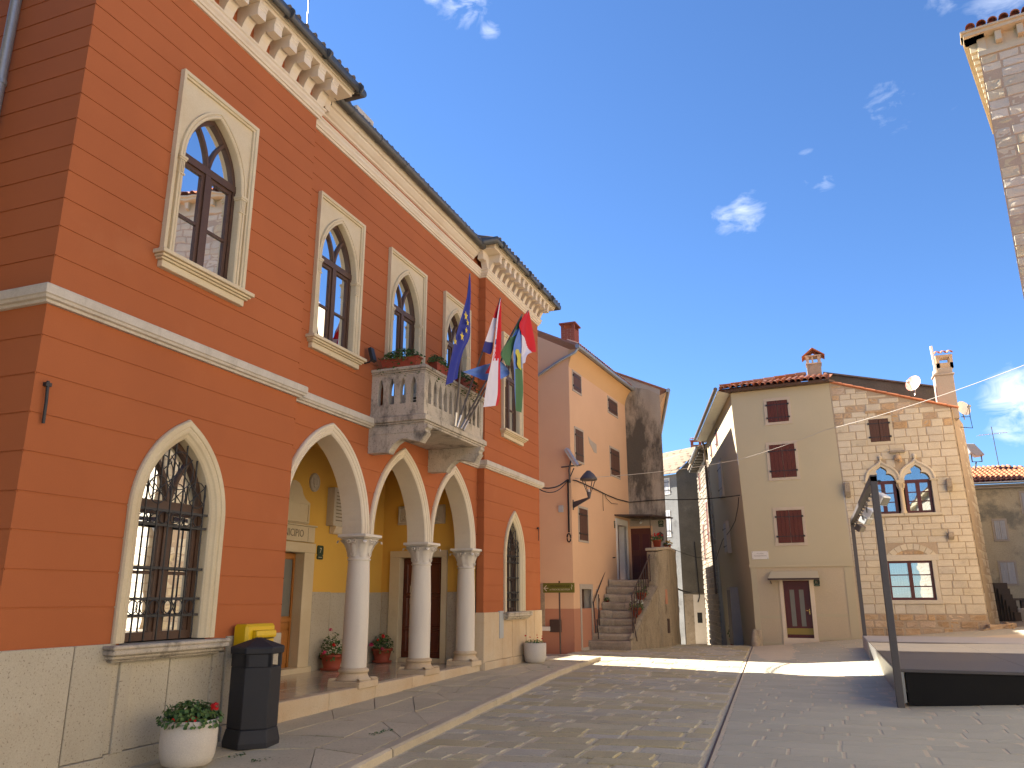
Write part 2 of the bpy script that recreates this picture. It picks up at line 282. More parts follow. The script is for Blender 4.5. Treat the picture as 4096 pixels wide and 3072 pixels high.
class MB:
    def __init__(s): s.v = []; s.f = []; s.mi = []; s.sm = []
    def add(s, vs, fs, mi=0, smooth=False):
        k = len(s.v); s.v += [tuple(x) for x in vs]
        for f in fs: s.f.append(tuple(k + i for i in f)); s.mi.append(mi); s.sm.append(smooth)
        return s
    def quad(s, a, b, c, d, mi=0): return s.add([a, b, c, d], [(0, 1, 2, 3)], mi)
    def box(s, x0, x1, y0, y1, z0, z1, mi=0):
        v = [(x, y, z) for z in (z0, z1) for y in (y0, y1) for x in (x0, x1)]
        return s.add(v, [(0, 2, 3, 1), (4, 5, 7, 6), (0, 1, 5, 4), (2, 6, 7, 3), (0, 4, 6, 2), (1, 3, 7, 5)], mi)
    def fbox(s, fr, u0, u1, z0, z1, d0, d1, mi=0):
        v = [fr.p(u, z, d) for z in (z0, z1) for d in (d0, d1) for u in (u0, u1)]
        return s.add(v, [(0, 2, 3, 1), (4, 5, 7, 6), (0, 1, 5, 4), (2, 6, 7, 3), (0, 4, 6, 2), (1, 3, 7, 5)], mi)
    def obox(s, c, ax, ay, az, mi=0):   # oriented box: centre and three half-axes
        c, ax, ay, az = map(Vector, (c, ax, ay, az))
        v = [c + ax * i + ay * j + az * k for k in (-1, 1) for j in (-1, 1) for i in (-1, 1)]
        return s.add(v, [(0, 2, 3, 1), (4, 5, 7, 6), (0, 1, 5, 4), (2, 6, 7, 3), (0, 4, 6, 2), (1, 3, 7, 5)], mi)
    def slab(s, fr, poly, d0, d1, mi=0):
        n = len(poly); v = [fr.p(u, z, d0) for u, z in poly] + [fr.p(u, z, d1) for u, z in poly]
        return s.add(v, [tuple(range(n))[::-1], tuple(range(n, 2 * n))] + [(i, (i + 1) % n, n + (i + 1) % n, n + i) for i in range(n)], mi)
    def prism(s, pts, vec, mi=0):
        n = len(pts); pts = [Vector(p) for p in pts]; vec = Vector(vec); v = pts + [p + vec for p in pts]
        return s.add(v, [tuple(range(n))[::-1], tuple(range(n, 2 * n))] + [(i, (i + 1) % n, n + (i + 1) % n, n + i) for i in range(n)], mi)
    def tube(s, pts, r, n=6, mi=0, cap=True, smooth=True):
        pts = [Vector(p) for p in pts]; rs = r if isinstance(r, (list, tuple)) else [r] * len(pts)
        rings = []; ref = None
        for i, p in enumerate(pts):
            t = (pts[min(i + 1, len(pts) - 1)] - pts[max(i - 1, 0)]).normalized()
            if ref is None: ref = Vector((0, 0, 1)) if abs(t.z) < .9 else Vector((1, 0, 0))
            a = t.cross(ref).normalized(); b = t.cross(a).normalized(); ref = b.cross(t) if False else ref
            rings.append([p + (a * math.cos(2 * math.pi * k / n) + b * math.sin(2 * math.pi * k / n)) * rs[i] for k in range(n)])
        v = [x for rg in rings for x in rg]
        f = [(i * n + k, i * n + (k + 1) % n, (i + 1) * n + (k + 1) % n, (i + 1) * n + k) for i in range(len(pts) - 1) for k in range(n)]
        s.add(v, f, mi, smooth)
        if cap: s.add(rings[0] , [tuple(range(n))[::-1]], mi); s.add(rings[-1], [tuple(range(n))], mi)
        return s
    def lathe(s, c, prof, n=20, mi=0, smooth=True, rot=0.0, sq=0.0):
        v = []
        for r, z in prof:
            for k in range(n):
                a = 2 * math.pi * k / n + rot; v.append((c[0] + r * math.cos(a), c[1] + r * math.sin(a), c[2] + z))
        f = [(i * n + k, i * n + (k + 1) % n, (i + 1) * n + (k + 1) % n, (i + 1) * n + k) for i in range(len(prof) - 1) for k in range(n)]
        s.add(v, f, mi, smooth)
        for i, rv in ((0, True), (len(prof) - 1, False)):
            if prof[i][0] > 1e-4:
                ring = v[i * n:(i + 1) * n]; s.add(ring, [tuple(range(n))[::-1] if rv else tuple(range(n))], mi)
        return s
    def sweep(s, fr, path, prof, closed=False, mi=0, smooth=False, caps=True):
        """profile (o outward of the path, d out of the wall) carried along a path of (u, z)"""
        n = len(path); nr = []
        for i in range(n):
            def nrm(a, b):
                du, dz = b[0] - a[0], b[1] - a[1]; L = math.hypot(du, dz) or 1; return (-dz / L, du / L)
            segs = []
            if i > 0 or closed: segs.append(nrm(path[i - 1], path[i]))
            if i < n - 1 or closed: segs.append(nrm(path[i], path[(i + 1) % n]))
            a = (sum(x[0] for x in segs) / len(segs), sum(x[1] for x in segs) / len(segs)); L = math.hypot(*a) or 1
            nr.append((a[0] / L / max(L, .35), a[1] / L / max(L, .35)))
        m = len(prof); v = []
        for (u, z), (nu, nz_) in zip(path, nr):
            for o, d in prof: v.append(fr.p(u + nu * o, z + nz_ * o, d))
        f = [((i * m + j), ((i + 1) % n) * m + j, ((i + 1) % n) * m + j + 1, i * m + j + 1) for i in range(n if closed else n - 1) for j in range(m - 1)]
        s.add(v, f, mi, smooth)
        if caps and not closed: s.add(v[:m], [tuple(range(m))], mi); s.add(v[-m:], [tuple(range(m))[::-1]], mi)
        return s
    def wall(s, fr, u0, u1, prof, ops=(), mi=0):
        """scan-line wall: prof = [(z, d)...] from bottom to top; ops = functions z -> (ua, ub) or None"""
        U0 = u0 if callable(u0) else (lambda z: u0); U1 = u1 if callable(u1) else (lambda z: u1)
        e = 1e-5
        for (za, da), (zb, db) in zip(prof, prof[1:]):
            if abs(zb - za) < 1e-7: a_, b_ = za, zb; ea, eb = za + e, zb + e
            else: ea, eb = za + e, zb - e
            act = []
            for o in ops:
                x, y = o(ea), o(eb)
                if x and y: act.append((x, y))
            act.sort(key=lambda q: q[0][0])
            la, lb = U0(za), U0(zb); 
            for x, y in act + [((U1(za), 0), (U1(zb), 0))]:
                if x[0] - la > 1e-4 or y[0] - lb > 1e-4: s.quad(fr.p(la, za, da), fr.p(x[0], za, da), fr.p(y[0], zb, db), fr.p(lb, zb, db), mi)
                la, lb = x[1], y[1]
        return s
    def build(s, name, m, parent=None, label=None, kind=None, loc=None, bevel=0, weld=False):
        base = wloc(parent) if parent else Vector(loc) if loc is not None else Vector((0, 0, 0))
        me = bpy.data.meshes.new(name)
        me.from_pydata([tuple(Vector(v) - base) for v in s.v], [], s.f)
        ms = m if isinstance(m, (list, tuple)) else [m]
        for x in ms: me.materials.append(M[x] if isinstance(x, str) else x)
        me.polygons.foreach_set('material_index', s.mi); me.polygons.foreach_set('use_smooth', s.sm)
        if bevel or weld:
            bm = bmesh.new(); bm.from_mesh(me); bmesh.ops.remove_doubles(bm, verts=bm.verts, dist=1e-5)
            bmesh.ops.recalc_face_normals(bm, faces=bm.faces)
            if bevel: bmesh.ops.bevel(bm, geom=[x for x in bm.edges if x.is_manifold and x.calc_face_angle(0) > .5], offset=bevel, segments=1, affect='EDGES', clamp_overlap=True)
            bm.to_mesh(me); bm.free()
        me.update()
        o = link(name, me, parent, (0, 0, 0) if parent else base)
        if label: o['label'] = label
        if kind: o['kind'] = kind
        return o
def copy_tree(o, parent=None):
    c = o.copy(); COL.objects.link(c); c.parent = parent
    for ch in list(o.children): copy_tree(ch, c)
    return c
def place_mesh(name, me, parent, wpos, scale, rot=(0, 0, 0)):
    o = link(name, me, parent, Vector(wpos) - (wloc(parent) if parent else Vector()))
    o.scale = scale; o.rotation_euler = rot
    return o
def arch_fn(c, h, z0, zs, za):
    R = (h * h + (za - zs) ** 2) / (2 * h)
    def f(z):
        if z < z0 or z > za: return None
        if z <= zs: return (c - h, c + h)
        x = R - math.sqrt(max(R * R - (z - zs) ** 2, 0)); return (c - h + x, c + h - x) if x < h else (c - 1e-6, c + 1e-6)
    return f
def arch_levels(zs, za, n=14): return [zs + (za - zs) * math.sin(i / n * math.pi / 2) for i in range(n + 1)]
def arch_path(c, h, z0, zs, za, n=12, jambs=True):
    R = (h * h + (za - zs) ** 2) / (2 * h); am = math.asin(min(1, (za - zs) / R))
    L = [(c - h + R - R * math.cos(a), zs + R * math.sin(a)) for a in [am * i / n for i in range(n + 1)]]
    Rr = [(2 * c - u, z) for u, z in L[::-1]][1:]
    p = L + Rr
    if jambs: p = [(c - h, z0)] + p + [(c + h, z0)]
    return p
def rect_fn(u0, u1, z0, z1): return lambda z: (u0, u1) if z0 < z < z1 else None
def profile(levels, grooves=(), d=0.0, gd=.010, gh=.009):
    out = []
    ev = sorted(set(round(x, 5) for x in levels)); gs = sorted(grooves)
    lo, hi = ev[0], ev[-1]
    gs = [g for g in gs if lo + gh < g < hi - gh]
    for z in ev:
        if any(abs(z - g) <= gh for g in gs) : continue
        out.append((z, d))
    for g in gs: out += [(g - gh, d), (g - gh + 1e-8, d - gd), (g + gh - 1e-8, d - gd), (g + gh, d)]
    out.sort(key=lambda t: t[0]); return out
def txt(body, size, fr, u, z, d, depth, m, parent, name='lettering', align='CENTER', sx=1.0):
    c = bpy.data.curves.new(name, 'FONT'); c.body = body; c.size = size; c.extrude = depth; c.align_x = align; c.align_y = 'CENTER'; c.resolution_u = 2
    t = bpy.data.objects.new(name, c); COL.objects.link(t)
    dg = bpy.context.evaluated_depsgraph_get(); me = bpy.data.meshes.new_from_object(t.evaluated_get(dg))
    bpy.data.objects.remove(t); bpy.data.curves.remove(c)
    base = wloc(parent)
    for v in me.vertices: v.co = fr.p(u + v.co.x * sx, z + v.co.y, d + v.co.z) - base
    me.materials.clear(); me.materials.append(M[m])
    return link(name, me, parent)
def leaf_mesh(n, fn, size, mis=1, name='foliage'):
    """n small cupped, lobed leaves; fn() -> (position, outward direction)"""
    mb = MB()
    for _ in range(n):
        p, o = fn(); p = Vector(p); o = (Vector(o) + Vector((ru(-.7, .7), ru(-.7, .7), ru(-.3, .8)))).normalized()
        a = o.cross(Vector((ru(-1, 1), ru(-1, 1), ru(-1, 1)))).normalized(); b = o.cross(a); s = size * ru(.55, 1.2); k = 7
        rim = []
        for i in range(k):
            t = 2 * math.pi * i / k; r = s * (1 if i % 2 else .78); rim.append(p + (a * math.cos(t) + b * math.sin(t)) * r + o * s * .18)
        mb.add([p] + rim, [(0, i + 1, (i + 1) % k + 1) for i in range(k)], random.randrange(mis))
    return mb
def petals(c, r, n=26):
    mb = MB(); c = Vector(c)
    for _ in range(n):
        d = Vector((ru(-1, 1), ru(-1, 1), ru(-.4, 1))).normalized(); p = c + d * r * ru(.6, 1); a = d.cross(Vector((ru(-1, 1), ru(-1, 1), ru(-1, 1)))).normalized(); b = d.cross(a); s = r * .42
        mb.add([p + a * s, p + b * s + d * s * .3, p - a * s, p - b * s + d * s * .3], [(0, 1, 2, 3)])
    return mb
def unit_stone(seed, rough=.1, bulge=.06, edge_in=(.10, .17), cr=.35, e=.06, flat=False):
    """a stone one unit long, deep and high, its -y face the dressed one"""
    r = random.Random(seed); v = []; f = []; G_ = (-.5, -.5 + e, -.16, .16, .5 - e, .5); n = 5
    for i in range(6):
        for j in range(6):
            u, z = G_[i], G_[j]; eu, ez = i in (0, n), j in (0, n)
            y = -.5 + (r.uniform(*edge_in) if eu or ez else r.uniform(0, bulge))
            if eu and ez: u *= 1 - .05 * cr; z *= 1 - .09 * cr
            elif eu: u -= math.copysign(r.uniform(0, rough) * .25, u)
            elif ez: z -= math.copysign(r.uniform(0, rough) * .4, z)
            v.append((u, y, z))
    for i in range(n):
        for j in range(n): a = i * 6 + j; f.append((a, a + 6, a + 7, a + 1))
    k = len(v); ring = [i * 6 for i in range(6)] + [n * 6 + j for j in range(1, 6)] + [i * 6 + n for i in range(n - 1, -1, -1)] + [j for j in range(n - 1, 0, -1)]
    for q in ring: v.append((v[q][0], .5, v[q][2]))
    for q in range(len(ring)): f.append((ring[q], k + q, k + (q + 1) % len(ring), ring[(q + 1) % len(ring)]))
    if flat: v = [(x, z, -y) for x, y, z in v]
    me = bpy.data.meshes.new('stone'); me.from_pydata(v, [], f); return me
def stone_set(m, k=7, seed=0, **kw):
    out = []
    for i in range(k):
        me = unit_stone(seed + i, **kw); me.materials.append(M[m]); out.append(me)
    return out
def courses(u0, u1, z0, z1, holes, hr, lr, anchors=(), top=None, left=None, right=None):
    """courses of stones over a wall face, kept clear of holes (ua, ub, za, zb)"""
    zs = sorted(set([z0, z1] + [a for a in anchors if z0 < a < z1])); rows = []
    for a, b in zip(zs, zs[1:]):
        k = max(1, round((b - a) / ((hr[0] + hr[1]) / 2))); hs = [ru(*hr) for _ in range(k)]; q = (b - a) / sum(hs); z = a
        for h in hs: rows.append((z, z + h * q)); z += h * q
    out = []
    for za, zb in rows:
        zm = (za + zb) / 2; cuts = []
        L = left(zm) if left else u0; Rr = right(zm) if right else u1
        for ha, hb, hz0, hz1 in holes:
            if hz0 < zb - .03 and hz1 > za + .03: cuts.append((ha, hb))
        cuts.sort(); spans = []; u = L
        for a, b in cuts:
            if a > u + .05: spans.append((u, a))
            u = max(u, b)
        if Rr > u + .05: spans.append((u, Rr))
        for a, b in spans:
            k = max(1, round((b - a) / ((lr[0] + lr[1]) / 2))); ls = [ru(*lr) for _ in range(k)]; q = (b - a) / sum(ls); u = a
            for x in ls:
                za2, zb2 = za, zb
                if top:
                    t = min(top(u), top(u + x * q)); zb2 = min(zb, t)
                if zb2 - za2 > .05: out.append((u, u + x * q, za2, zb2))
                u += x * q
    return out
def lay_stones(fr, rects, meshes, parent, name='stone', depth=.10, gap=.012, proud=.012, jit=.012):
    ang = math.atan2(fr.u.y, fr.u.x); base = wloc(parent)
    for a, b, z0, z1 in rects:
        me = random.choice(meshes); c = fr.p((a + b) / 2, (z0 + z1) / 2, proud + ru(-jit, jit) - depth / 2)
        o = link(name, me, parent, c - base); o.scale = (b - a - gap, depth, z1 - z0 - gap); o.rotation_euler = (0, 0, ang)
        if rnd() < .5: o.scale.x *= -1; 
# ---------------------------------------------------------------- lie of the land
def interp(x, pts):
    if x <= pts[0][0]: return pts[0][1]
    for (a, b), (c, d) in zip(pts, pts[1:]):
        if x <= c: return b + (d - b) * (x - a) / (c - a)
    return pts[-1][1]
def pz(y): return interp(y, [(0, -.2), (4, -.13), (6.5, -.07), (9, .0), (16, .12), (18.4, .11), (20, .09), (24, .05)])
def gz(x, y):
    t = min(1, max(-.3, (y - 13.8) / 15.2)); sl_ = .057 + .036 * t; x0 = .85 - 3.08 * t
    z = min(1.3, max(0, x - x0) * sl_)
    wl_ = min(1, max(0, (-2 - x) / 2.5)); far = min(1, max(0, (24 - y) / 4))
    z += wl_ * far * (pz(y) - .075)
    if y > 29.3 and x < -1.8: z -= .055 * (y - 29.3) * min(1, max(0, (-1.8 - x) / .6))
    return z
def sep(y): return -1.23 - (y - 8.44) * .058     # seam between old and new paving
def kerbx(y): return -4.52 - (y - 7) * .080
def sheet(name, xs, ys, off, m):
    mb = MB(); nx = len(xs); v = [(x(y) if callable(x) else x, y, 0) for y in ys for x in xs]; v = [(a, b, gz(a, b) + off) for a, b, _ in v]
    mb.add(v, [(j * nx + i, j * nx + i + 1, (j + 1) * nx + i + 1, (j + 1) * nx + i) for j in range(len(ys) - 1) for i in range(nx - 1)])
    o = mb.build(name, m); o['kind'] = 'structure'; return o
ysr = [-40, -20, -8, 0] + [i for i in range(2, 48)] + [52, 60, 80, 120]
sheet('ground', [-90, -50, -30, -20, -12, -8, -6, -5, -4.5, -4, -3.5, -3, -2.5, -2.2, -1.9, -1.6, -1, 0, 1, 2, 3, 4, 6, 8, 10, 14, 20, 30, 50, 90], ysr, -.075, 'earth')
oldp = sheet('old_paving', [lambda y: kerbx(y) - .05 if y < 21.2 else -7.2, -4, -3, lambda y: sep(y) - .008], [3 + .5 * i for i in range(53)], -.011, 'cobble_joint')
newp = sheet('new_paving', [lambda y: sep(y) + .008] + [-.9 + .2 * i for i in range(38)], [3 + .25 * i for i in range(104)], -.005, 'paver_joint')
# seam: a narrow metal edge let into the paving
mb = MB()
for i in range(50):
    y0, y1 = 3 + i * .52, 3 + i * .52 + .515
    mb.add([(sep(y) + dx, y, gz(sep(y), y) + dz) for y in (y0, y1) for dx, dz in ((-.010, -.02), (-.010, .003), (.0, .006), (.010, .003), (.010, -.02))], [(j, j + 1, j + 6, j + 5) for j in range(4)])
tag(mb.build('paving_seam', 'brown_iron'), kind='structure')
def lay(parent, rows, meshes, m, gapx, gapy, th, jit, tilt, limit=300):
    """rows of paving stones: the nearest ones are single parts, the rest are joined"""
    st = []
    for y0, y1, segs in rows:
        for a, b in segs: st.append((a, b, y0, y1))
    st.sort(key=lambda s: -((s[1] - s[0]) * (s[3] - s[2]) / (((s[0] + s[1]) / 2) ** 2 + ((s[2] + s[3]) / 2) ** 2) ** 1.5 if s[2] > 7.3 and abs((s[0] + s[1]) / 2 + .2 * s[2]) < .8 * s[2] else 1e-9))
    rest = MB()
    for i, (a, b, y0, y1) in enumerate(st):
        cx, cy = (a + b) / 2, (y0 + y1) / 2; z = gz(cx, cy)
        sx_, sy_ = gz(b, cy) - gz(a, cy), gz(cx, y1) - gz(cx, y0)
        rx, ry = math.atan2(sy_, y1 - y0) + ru(-tilt, tilt), -math.atan2(sx_, b - a) + ru(-tilt, tilt)
        me = random.choice(meshes); sc = (b - a - gapx, y1 - y0 - gapy, th); loc = Vector((cx, cy, z - th / 2 + ru(-jit, jit)))
        if i < limit:
            o = link('paving_stone', me, parent, loc); o.scale = sc; o.rotation_euler = (rx, ry, ru(-.006, .006))
        else:
            mt = Matrix.Translation(loc) @ Matrix.Rotation(ry, 4, 'Y') @ Matrix.Rotation(rx, 4, 'X') @ Matrix.Diagonal((*sc, 1))
            rest.add([mt @ v.co for v in me.vertices], [tuple(p.vertices) for p in me.polygons])
    if rest.f: rest.build('paving_stone', m, parent, kind='stuff')
sets = [unit_stone(100 + i, rough=.10, bulge=.07, edge_in=(.14, .24), cr=1.0, e=.05, flat=True) for i in range(9)]
for me in sets: me.materials.append(M['old_cobble'])
rows = []; y = 5.0
while y < 29.0:
    h = random.choice((.30, .36, .42, .46, .40)); x = (kerbx(y) + .02) if y < 21.2 else -7.1; segs = []; e = sep(y + h / 2) - .05
    x -= ru(0, .3); first = True
    while x < e - .12:
        l = ru(.36, .86) if rnd() < .8 else ru(.8, 1.15); l = min(l, e - x)
        if e - (x + l) < .2: l = e - x
        a = max(x, kerbx(y) + .03) if y < 21.2 else x
        if x + l - a > .1: segs.append((a, x + l))
        x += l
    rows.append((y, y + h, segs)); y += h
lay(oldp, rows, sets, 'old_cobble', .030, .012, .07, .005, .010)
sets = [unit_stone(200 + i, rough=.012, bulge=.02, edge_in=(.10, .14), cr=.15, e=.022, flat=True) for i in range(6)]
for me in sets: me.materials.append(M['new_paver'])
rows = []; y = 5.0; k = 0
while y < 28.4:
    h = (.44, .30, .36, .22, .42, .28, .38)[k % 7]; k += 1; x = sep(y + h / 2) + .05 - ru(0, .4); segs = []; xm = 4.2 if y < 13.6 else .95 + max(0, y - 25.3) * 3
    while x < xm:
        l = ru(.42, .95); a = max(x, sep(y + h / 2) + .045)
        if x + l - a > .08: segs.append((a, min(x + l, 6)))
        x += l
    rows.append((y, y + h, segs)); y += h
lay(newp, rows, sets, 'new_paver', .020, .005, .05, .0018, .0025)

# raised pavement along the town hall, with its kerb
pave = MB(); ny = 40
v = []
for j in range(ny + 1):
    y = 1 + j * (20.6 - 1) / ny
    for x in (-7.0, kerbx(y)): v.append((x, y, pz(y) - .012))
pave.add(v, [(2 * j, 2 * j + 1, 2 * j + 3, 2 * j + 2) for j in range(ny)])
pave.add([(-7.0, 20.6, pz(20.6) - .012), (kerbx(20.6), 20.6, pz(20.6) - .012), (kerbx(21), 21.1, -.02), (-7, 21.7, -.02)], [(0, 1, 2, 3)])
pavement = tag(pave.build('pavement', 'dark_joint'), kind='structure')
gy = [3.2]; 
while gy[-1] < 20.9: gy.append(gy[-1] + ru(.62, 1.25))
pt = {}
for j, y in enumerate(gy):
    xr = kerbx(y) - .17
    xs = [-6.95, -6.95 + (xr + 6.95) * ru(.26, .42), -6.95 + (xr + 6.95) * ru(.58, .76), xr]
    for i, x in enumerate(xs): pt[i, j] = (x, y + (ru(-.16, .16) if 0 < j < len(gy) - 1 else 0) + (i - 1.5) * .05)
for j in range(len(gy) - 1):
    for i in range(3):
        q = [pt[i, j], pt[i + 1, j], pt[i + 1, j + 1], pt[i, j + 1]]
        polys = [q]
        if rnd() < .42: polys = [[q[0], q[1], q[2]], [q[0], q[2], q[3]]] if rnd() < .5 else [[q[0], q[1], q[3]], [q[1], q[2], q[3]]]
        elif rnd() < .45:
            m1 = tuple((a + b) / 2 + ru(-.07, .07) for a, b in zip(q[0], q[1])); m2 = tuple((a + b) / 2 + ru(-.07, .07) for a, b in zip(q[3], q[2]))
            polys = [[q[0], m1, m2, q[3]], [m1, q[1], q[2], m2]]
        for p in polys:
            c = (sum(a for a, _ in p) / len(p), sum(b for _, b in p) / len(p)); g = .014; dz = ru(-.004, .006)
            pp = []
            for a, b in p:
                d = math.hypot(c[0] - a, c[1] - b); pp.append((a + (c[0] - a) / d * g, b + (c[1] - b) / d * g))
            # ragged edge points along each side
            full = []
            for (a, b), (a2, b2) in zip(pp, pp[1:] + pp[:1]):
                full.append((a, b))
                for t in (.33, .66):
                    x_, y_ = a + (a2 - a) * t, b + (b2 - b) * t; full.append((x_ + (c[0] - x_) * ru(0, .012), y_ + (c[1] - y_) * ru(0, .012)))
            n = len(full); top = [(a, b, pz(b) + .004 + dz) for a, b in full]; bot = [(a, b, pz(b) - .05) for a, b in full]
            MB().add(top + bot, [tuple(range(n))] + [(i2, n + i2, n + (i2 + 1) % n, (i2 + 1) % n) for i2 in range(n)]).build('paving_slab', 'pavement_slab', pavement)
y = 3.2
while y < 20.7:
    l = ru(.7, 1.5); y1 = min(y + l, 20.9); mb = MB(); a, b = y + .008, y1 - .008; o1, o2 = ru(-.015, .015), ru(-.015, .015)
    prof = ((-.16, -.12), (-.16, .006), (-.02, .012), (.012, -.006), (.022, -.12))
    vs_ = [(kerbx(q) + dx + o, q, pz(q) + dz) for q, o in ((a, o1), ((a + b) / 2, (o1 + o2) / 2 + ru(-.008, .008)), (b, o2)) for dx, dz in prof]
    mb.add(vs_, [(r * 5 + j, r * 5 + j + 1, r * 5 + j + 6, r * 5 + j + 5) for r in range(2) for j in range(4)] + [(0, 1, 2, 3, 4), (14, 13, 12, 11, 10)])
    mb.build('kerb_stone', 'kerb', pavement); y = y1
for (xa, ya), (xb, yb) in (((-5.62, 20.95), (-6.2, 21.25)), ((-6.22, 21.26), (-6.9, 21.6))):
    d = Vector((xb - xa, yb - ya, 0)); nn = Vector((d.y, -d.x, 0)).normalized()
    MB().obox(Vector(((xa + xb) / 2, (ya + yb) / 2, .0)), d * .49, nn * .08, (0, 0, .085)).build('kerb_stone', 'kerb', pavement)
# weeds in the joints
def weeds():
    q = random.choice([(-5.65, 7.4), (-5.2, 9.1), (-5.25, 9.0), (-5.95, 6.6), (-6.0, 7.5), (-5.15, 9.25), (-5.7, 17.2)])
    return (q[0] + ru(-.07, .07), q[1] + ru(-.1, .1), pz(q[1]) + ru(.0, .025)), (0, 0, 1)
tag(leaf_mesh(90, weeds, .016).build('weeds', 'leaf'), kind='stuff')

# ---------------------------------------------------------------- the town hall
TH = empty('town_hall', (-10, 12.4, 0), 'two storey terracotta stuccoed town hall with pale pointed windows, arcade and balcony', 'town hall')
XN, XM = -6.8, -6.97; Y0, Y1, Y2, Y3 = 5.1, 9.12, 16.03, 19.76
FN, FM = Fr((XN, 0), (0, 1)), Fr((XM, 0), (0, 1))
FS, FE, FP = Fr((0, Y0), (1, 0)), Fr((0, 16.0), (1, 0)), Fr((-9.28, 0), (0, 1))
FRt = Fr((0, Y2), (1, 0))
GUP = [4.88, 5.2, 5.51, 5.82, 6.12, 6.43, 6.73, 7.03, 7.31, 7.58, 7.85, 8.13, 8.42, 8.68]
GLO = [4.05, 3.67, 3.29, 2.92, 2.55, 2.20, 1.85, 1.51]
NBW, NBL, FBW, FBL = 7.07, 7.10, 17.72, 17.86
MW = [10.21, 12.53, 14.79]
ZT = 9.47
ARCH = [(10.28, 1.2), (12.62, 1.11), (14.80, 1.07)]
def hole(c, w, z0, z1): return rect_fn(c - w / 2, c + w / 2, z0, z1)
mb = MB()
lo = arch_fn(NBL, .62, 1.10, 2.5, 3.48); lv = [1.0, 1.10, 9.47, 5.46, 7.86] + arch_levels(2.5, 3.48)
mb.wall(FN, Y0, Y1, profile(lv, GUP + GLO), [lo, hole(NBW, 1.28, 5.46, 7.86)])
mb.wall(Fr((0, Y1), (-1, 0)), 6.8, 6.97, profile([0, 9.47], GUP + GLO)) if False else None
mb.wall(FS, -19, XN, profile([1.0, 9.47], GUP + GLO))
mb.quad((XN, Y1, 0), (XM, Y1, 0), (XM, Y1, 9.47), (XN, Y1, 9.47))
mb.build('near_bay_wall', 'orange_stucco', TH)
mb = MB()
lo = arch_fn(FBL, .56, 1.22, 2.5, 3.46); lv = [1.2, 1.22, 9.47, 5.46, 7.86] + arch_levels(2.5, 3.46)
mb.wall(FN, Y2, Y3, profile(lv, GUP + GLO), [lo, hole(FBW, 1.24, 5.46, 7.86)])
mb.wall(FRt, XM, XN, profile([1.28, 9.47], GUP + GLO))
mb.quad((XN, Y3, 0), (-19, Y3, 0), (-19, Y3, 9.47), (XN, Y3, 9.47)); mb.quad((-19, Y0, 0), (-19, Y3, 0), (-19, Y3, 9.47), (-19, Y0, 9.47))
mb.build('far_bay_wall', 'orange_stucco', TH)
mb = MB()
lv = [2.6, 9.47, 5.46, 7.86]
ops = [hole(c, wd - .1, 5.46 if c != MW[1] else 4.6, 7.86) for c, wd in zip(MW, (1.36, 1.46, 1.36))]; lv.append(4.6)
for c, h in ARCH:
    ops.append(arch_fn(c, h - .1, 2.6, 2.6, 4.08)); lv += arch_levels(2.6, 4.08)
mb.wall(FM, Y1, Y2, profile(lv, GUP + GLO), ops)
mb.build('arcade_wall', 'orange_stucco', TH)
mb = MB()   # inner face of the arcade wall, ceiling and side walls of the porch
mb.wall(Fr((-7.34, 0), (0, 1)), 9.2, 16.0, [(z, 0) for z in sorted(set(lv)) if 2.6 <= z <= 4.5], ops[-3:])
mb.quad((-7.34, 9.2, 4.5), (-9.28, 9.2, 4.5), (-9.28, 16, 4.5), (-7.34, 16, 4.5))
mb.wall(FP, 9.2, 16.0, [(.2, 0), (2.43, 0), (4.5, 0)], [rect_fn(12.08, 12.98, .2, 2.43)])
mb.wall(FE, -9.28, -6.98, [(.2, 0), (2.45, 0), (4.5, 0)], [rect_fn(-8.80, -7.77, .2, 2.45)])
mb.quad((-9.28, 9.2, .2), (-7.0, 9.2, .2), (-7.0, 9.2, 4.5), (-9.28, 9.2, 4.5))
mb.build('porch_wall', 'porch_yellow', TH)

# plinth: one slab of limestone after another
def plinth(fr, cuts, z0f, z1, m, name='plinth_slab', d=.03):
    for a, b in zip(cuts, cuts[1:]):
        za = z0f((a + b) / 2); mb = MB(); dd = d + ru(-.003, .003)
        if za + .17 < z1: mb.fbox(fr, a + .005, b - .005, za + .17, z1, -.1, dd)
        mb.build(name, m, TH, bevel=.006)
        MB().fbox(fr, a + .004, b - .004, za - .2, za + .165, -.1, dd + .022).build(name, m, TH, bevel=.006)
plinth(FN, [Y0 - .03, 5.93, 6.42], lambda y: pz(y), 1.15, 'plinth_stone'); plinth(FN, [8.07, 8.62, Y1 + .01], lambda y: pz(y), 1.15, 'plinth_stone')
plinth(FN, [6.42, 7.2, 8.07], lambda y: pz(y), .97, 'plinth_stone', d=.014)
for a in (6.5, 7.84):   # narrow strips below the sill
    MB().fbox(FN, a, a + .15, pz(a) + .17, .97, -.05, .045).build('plinth_strip', 'plinth_stone', TH, bevel=.006)
plinth(FS, [-19, -16, -13, -11.5, -10, -8.6, -7.6, XN + .03], lambda x: -.12, 1.15, 'plinth_stone')
plinth(FN, [Y2 - .03, 16.55, 17.05, 17.2], lambda y: pz(y), 1.28, 'ochre_plinth'); plinth(FN, [18.62, 19.2, Y3 + .03], lambda y: pz(y), 1.28, 'ochre_plinth')
plinth(FN, [17.2, 17.7, 18.15, 18.62], lambda y: pz(y), 1.12, 'ochre_plinth', d=.016)
MB().fbox(FRt, XM - .02, XN + .028, .1, 1.28, -.1, .032).build('plinth_slab', 'ochre_plinth', TH, bevel=.006)
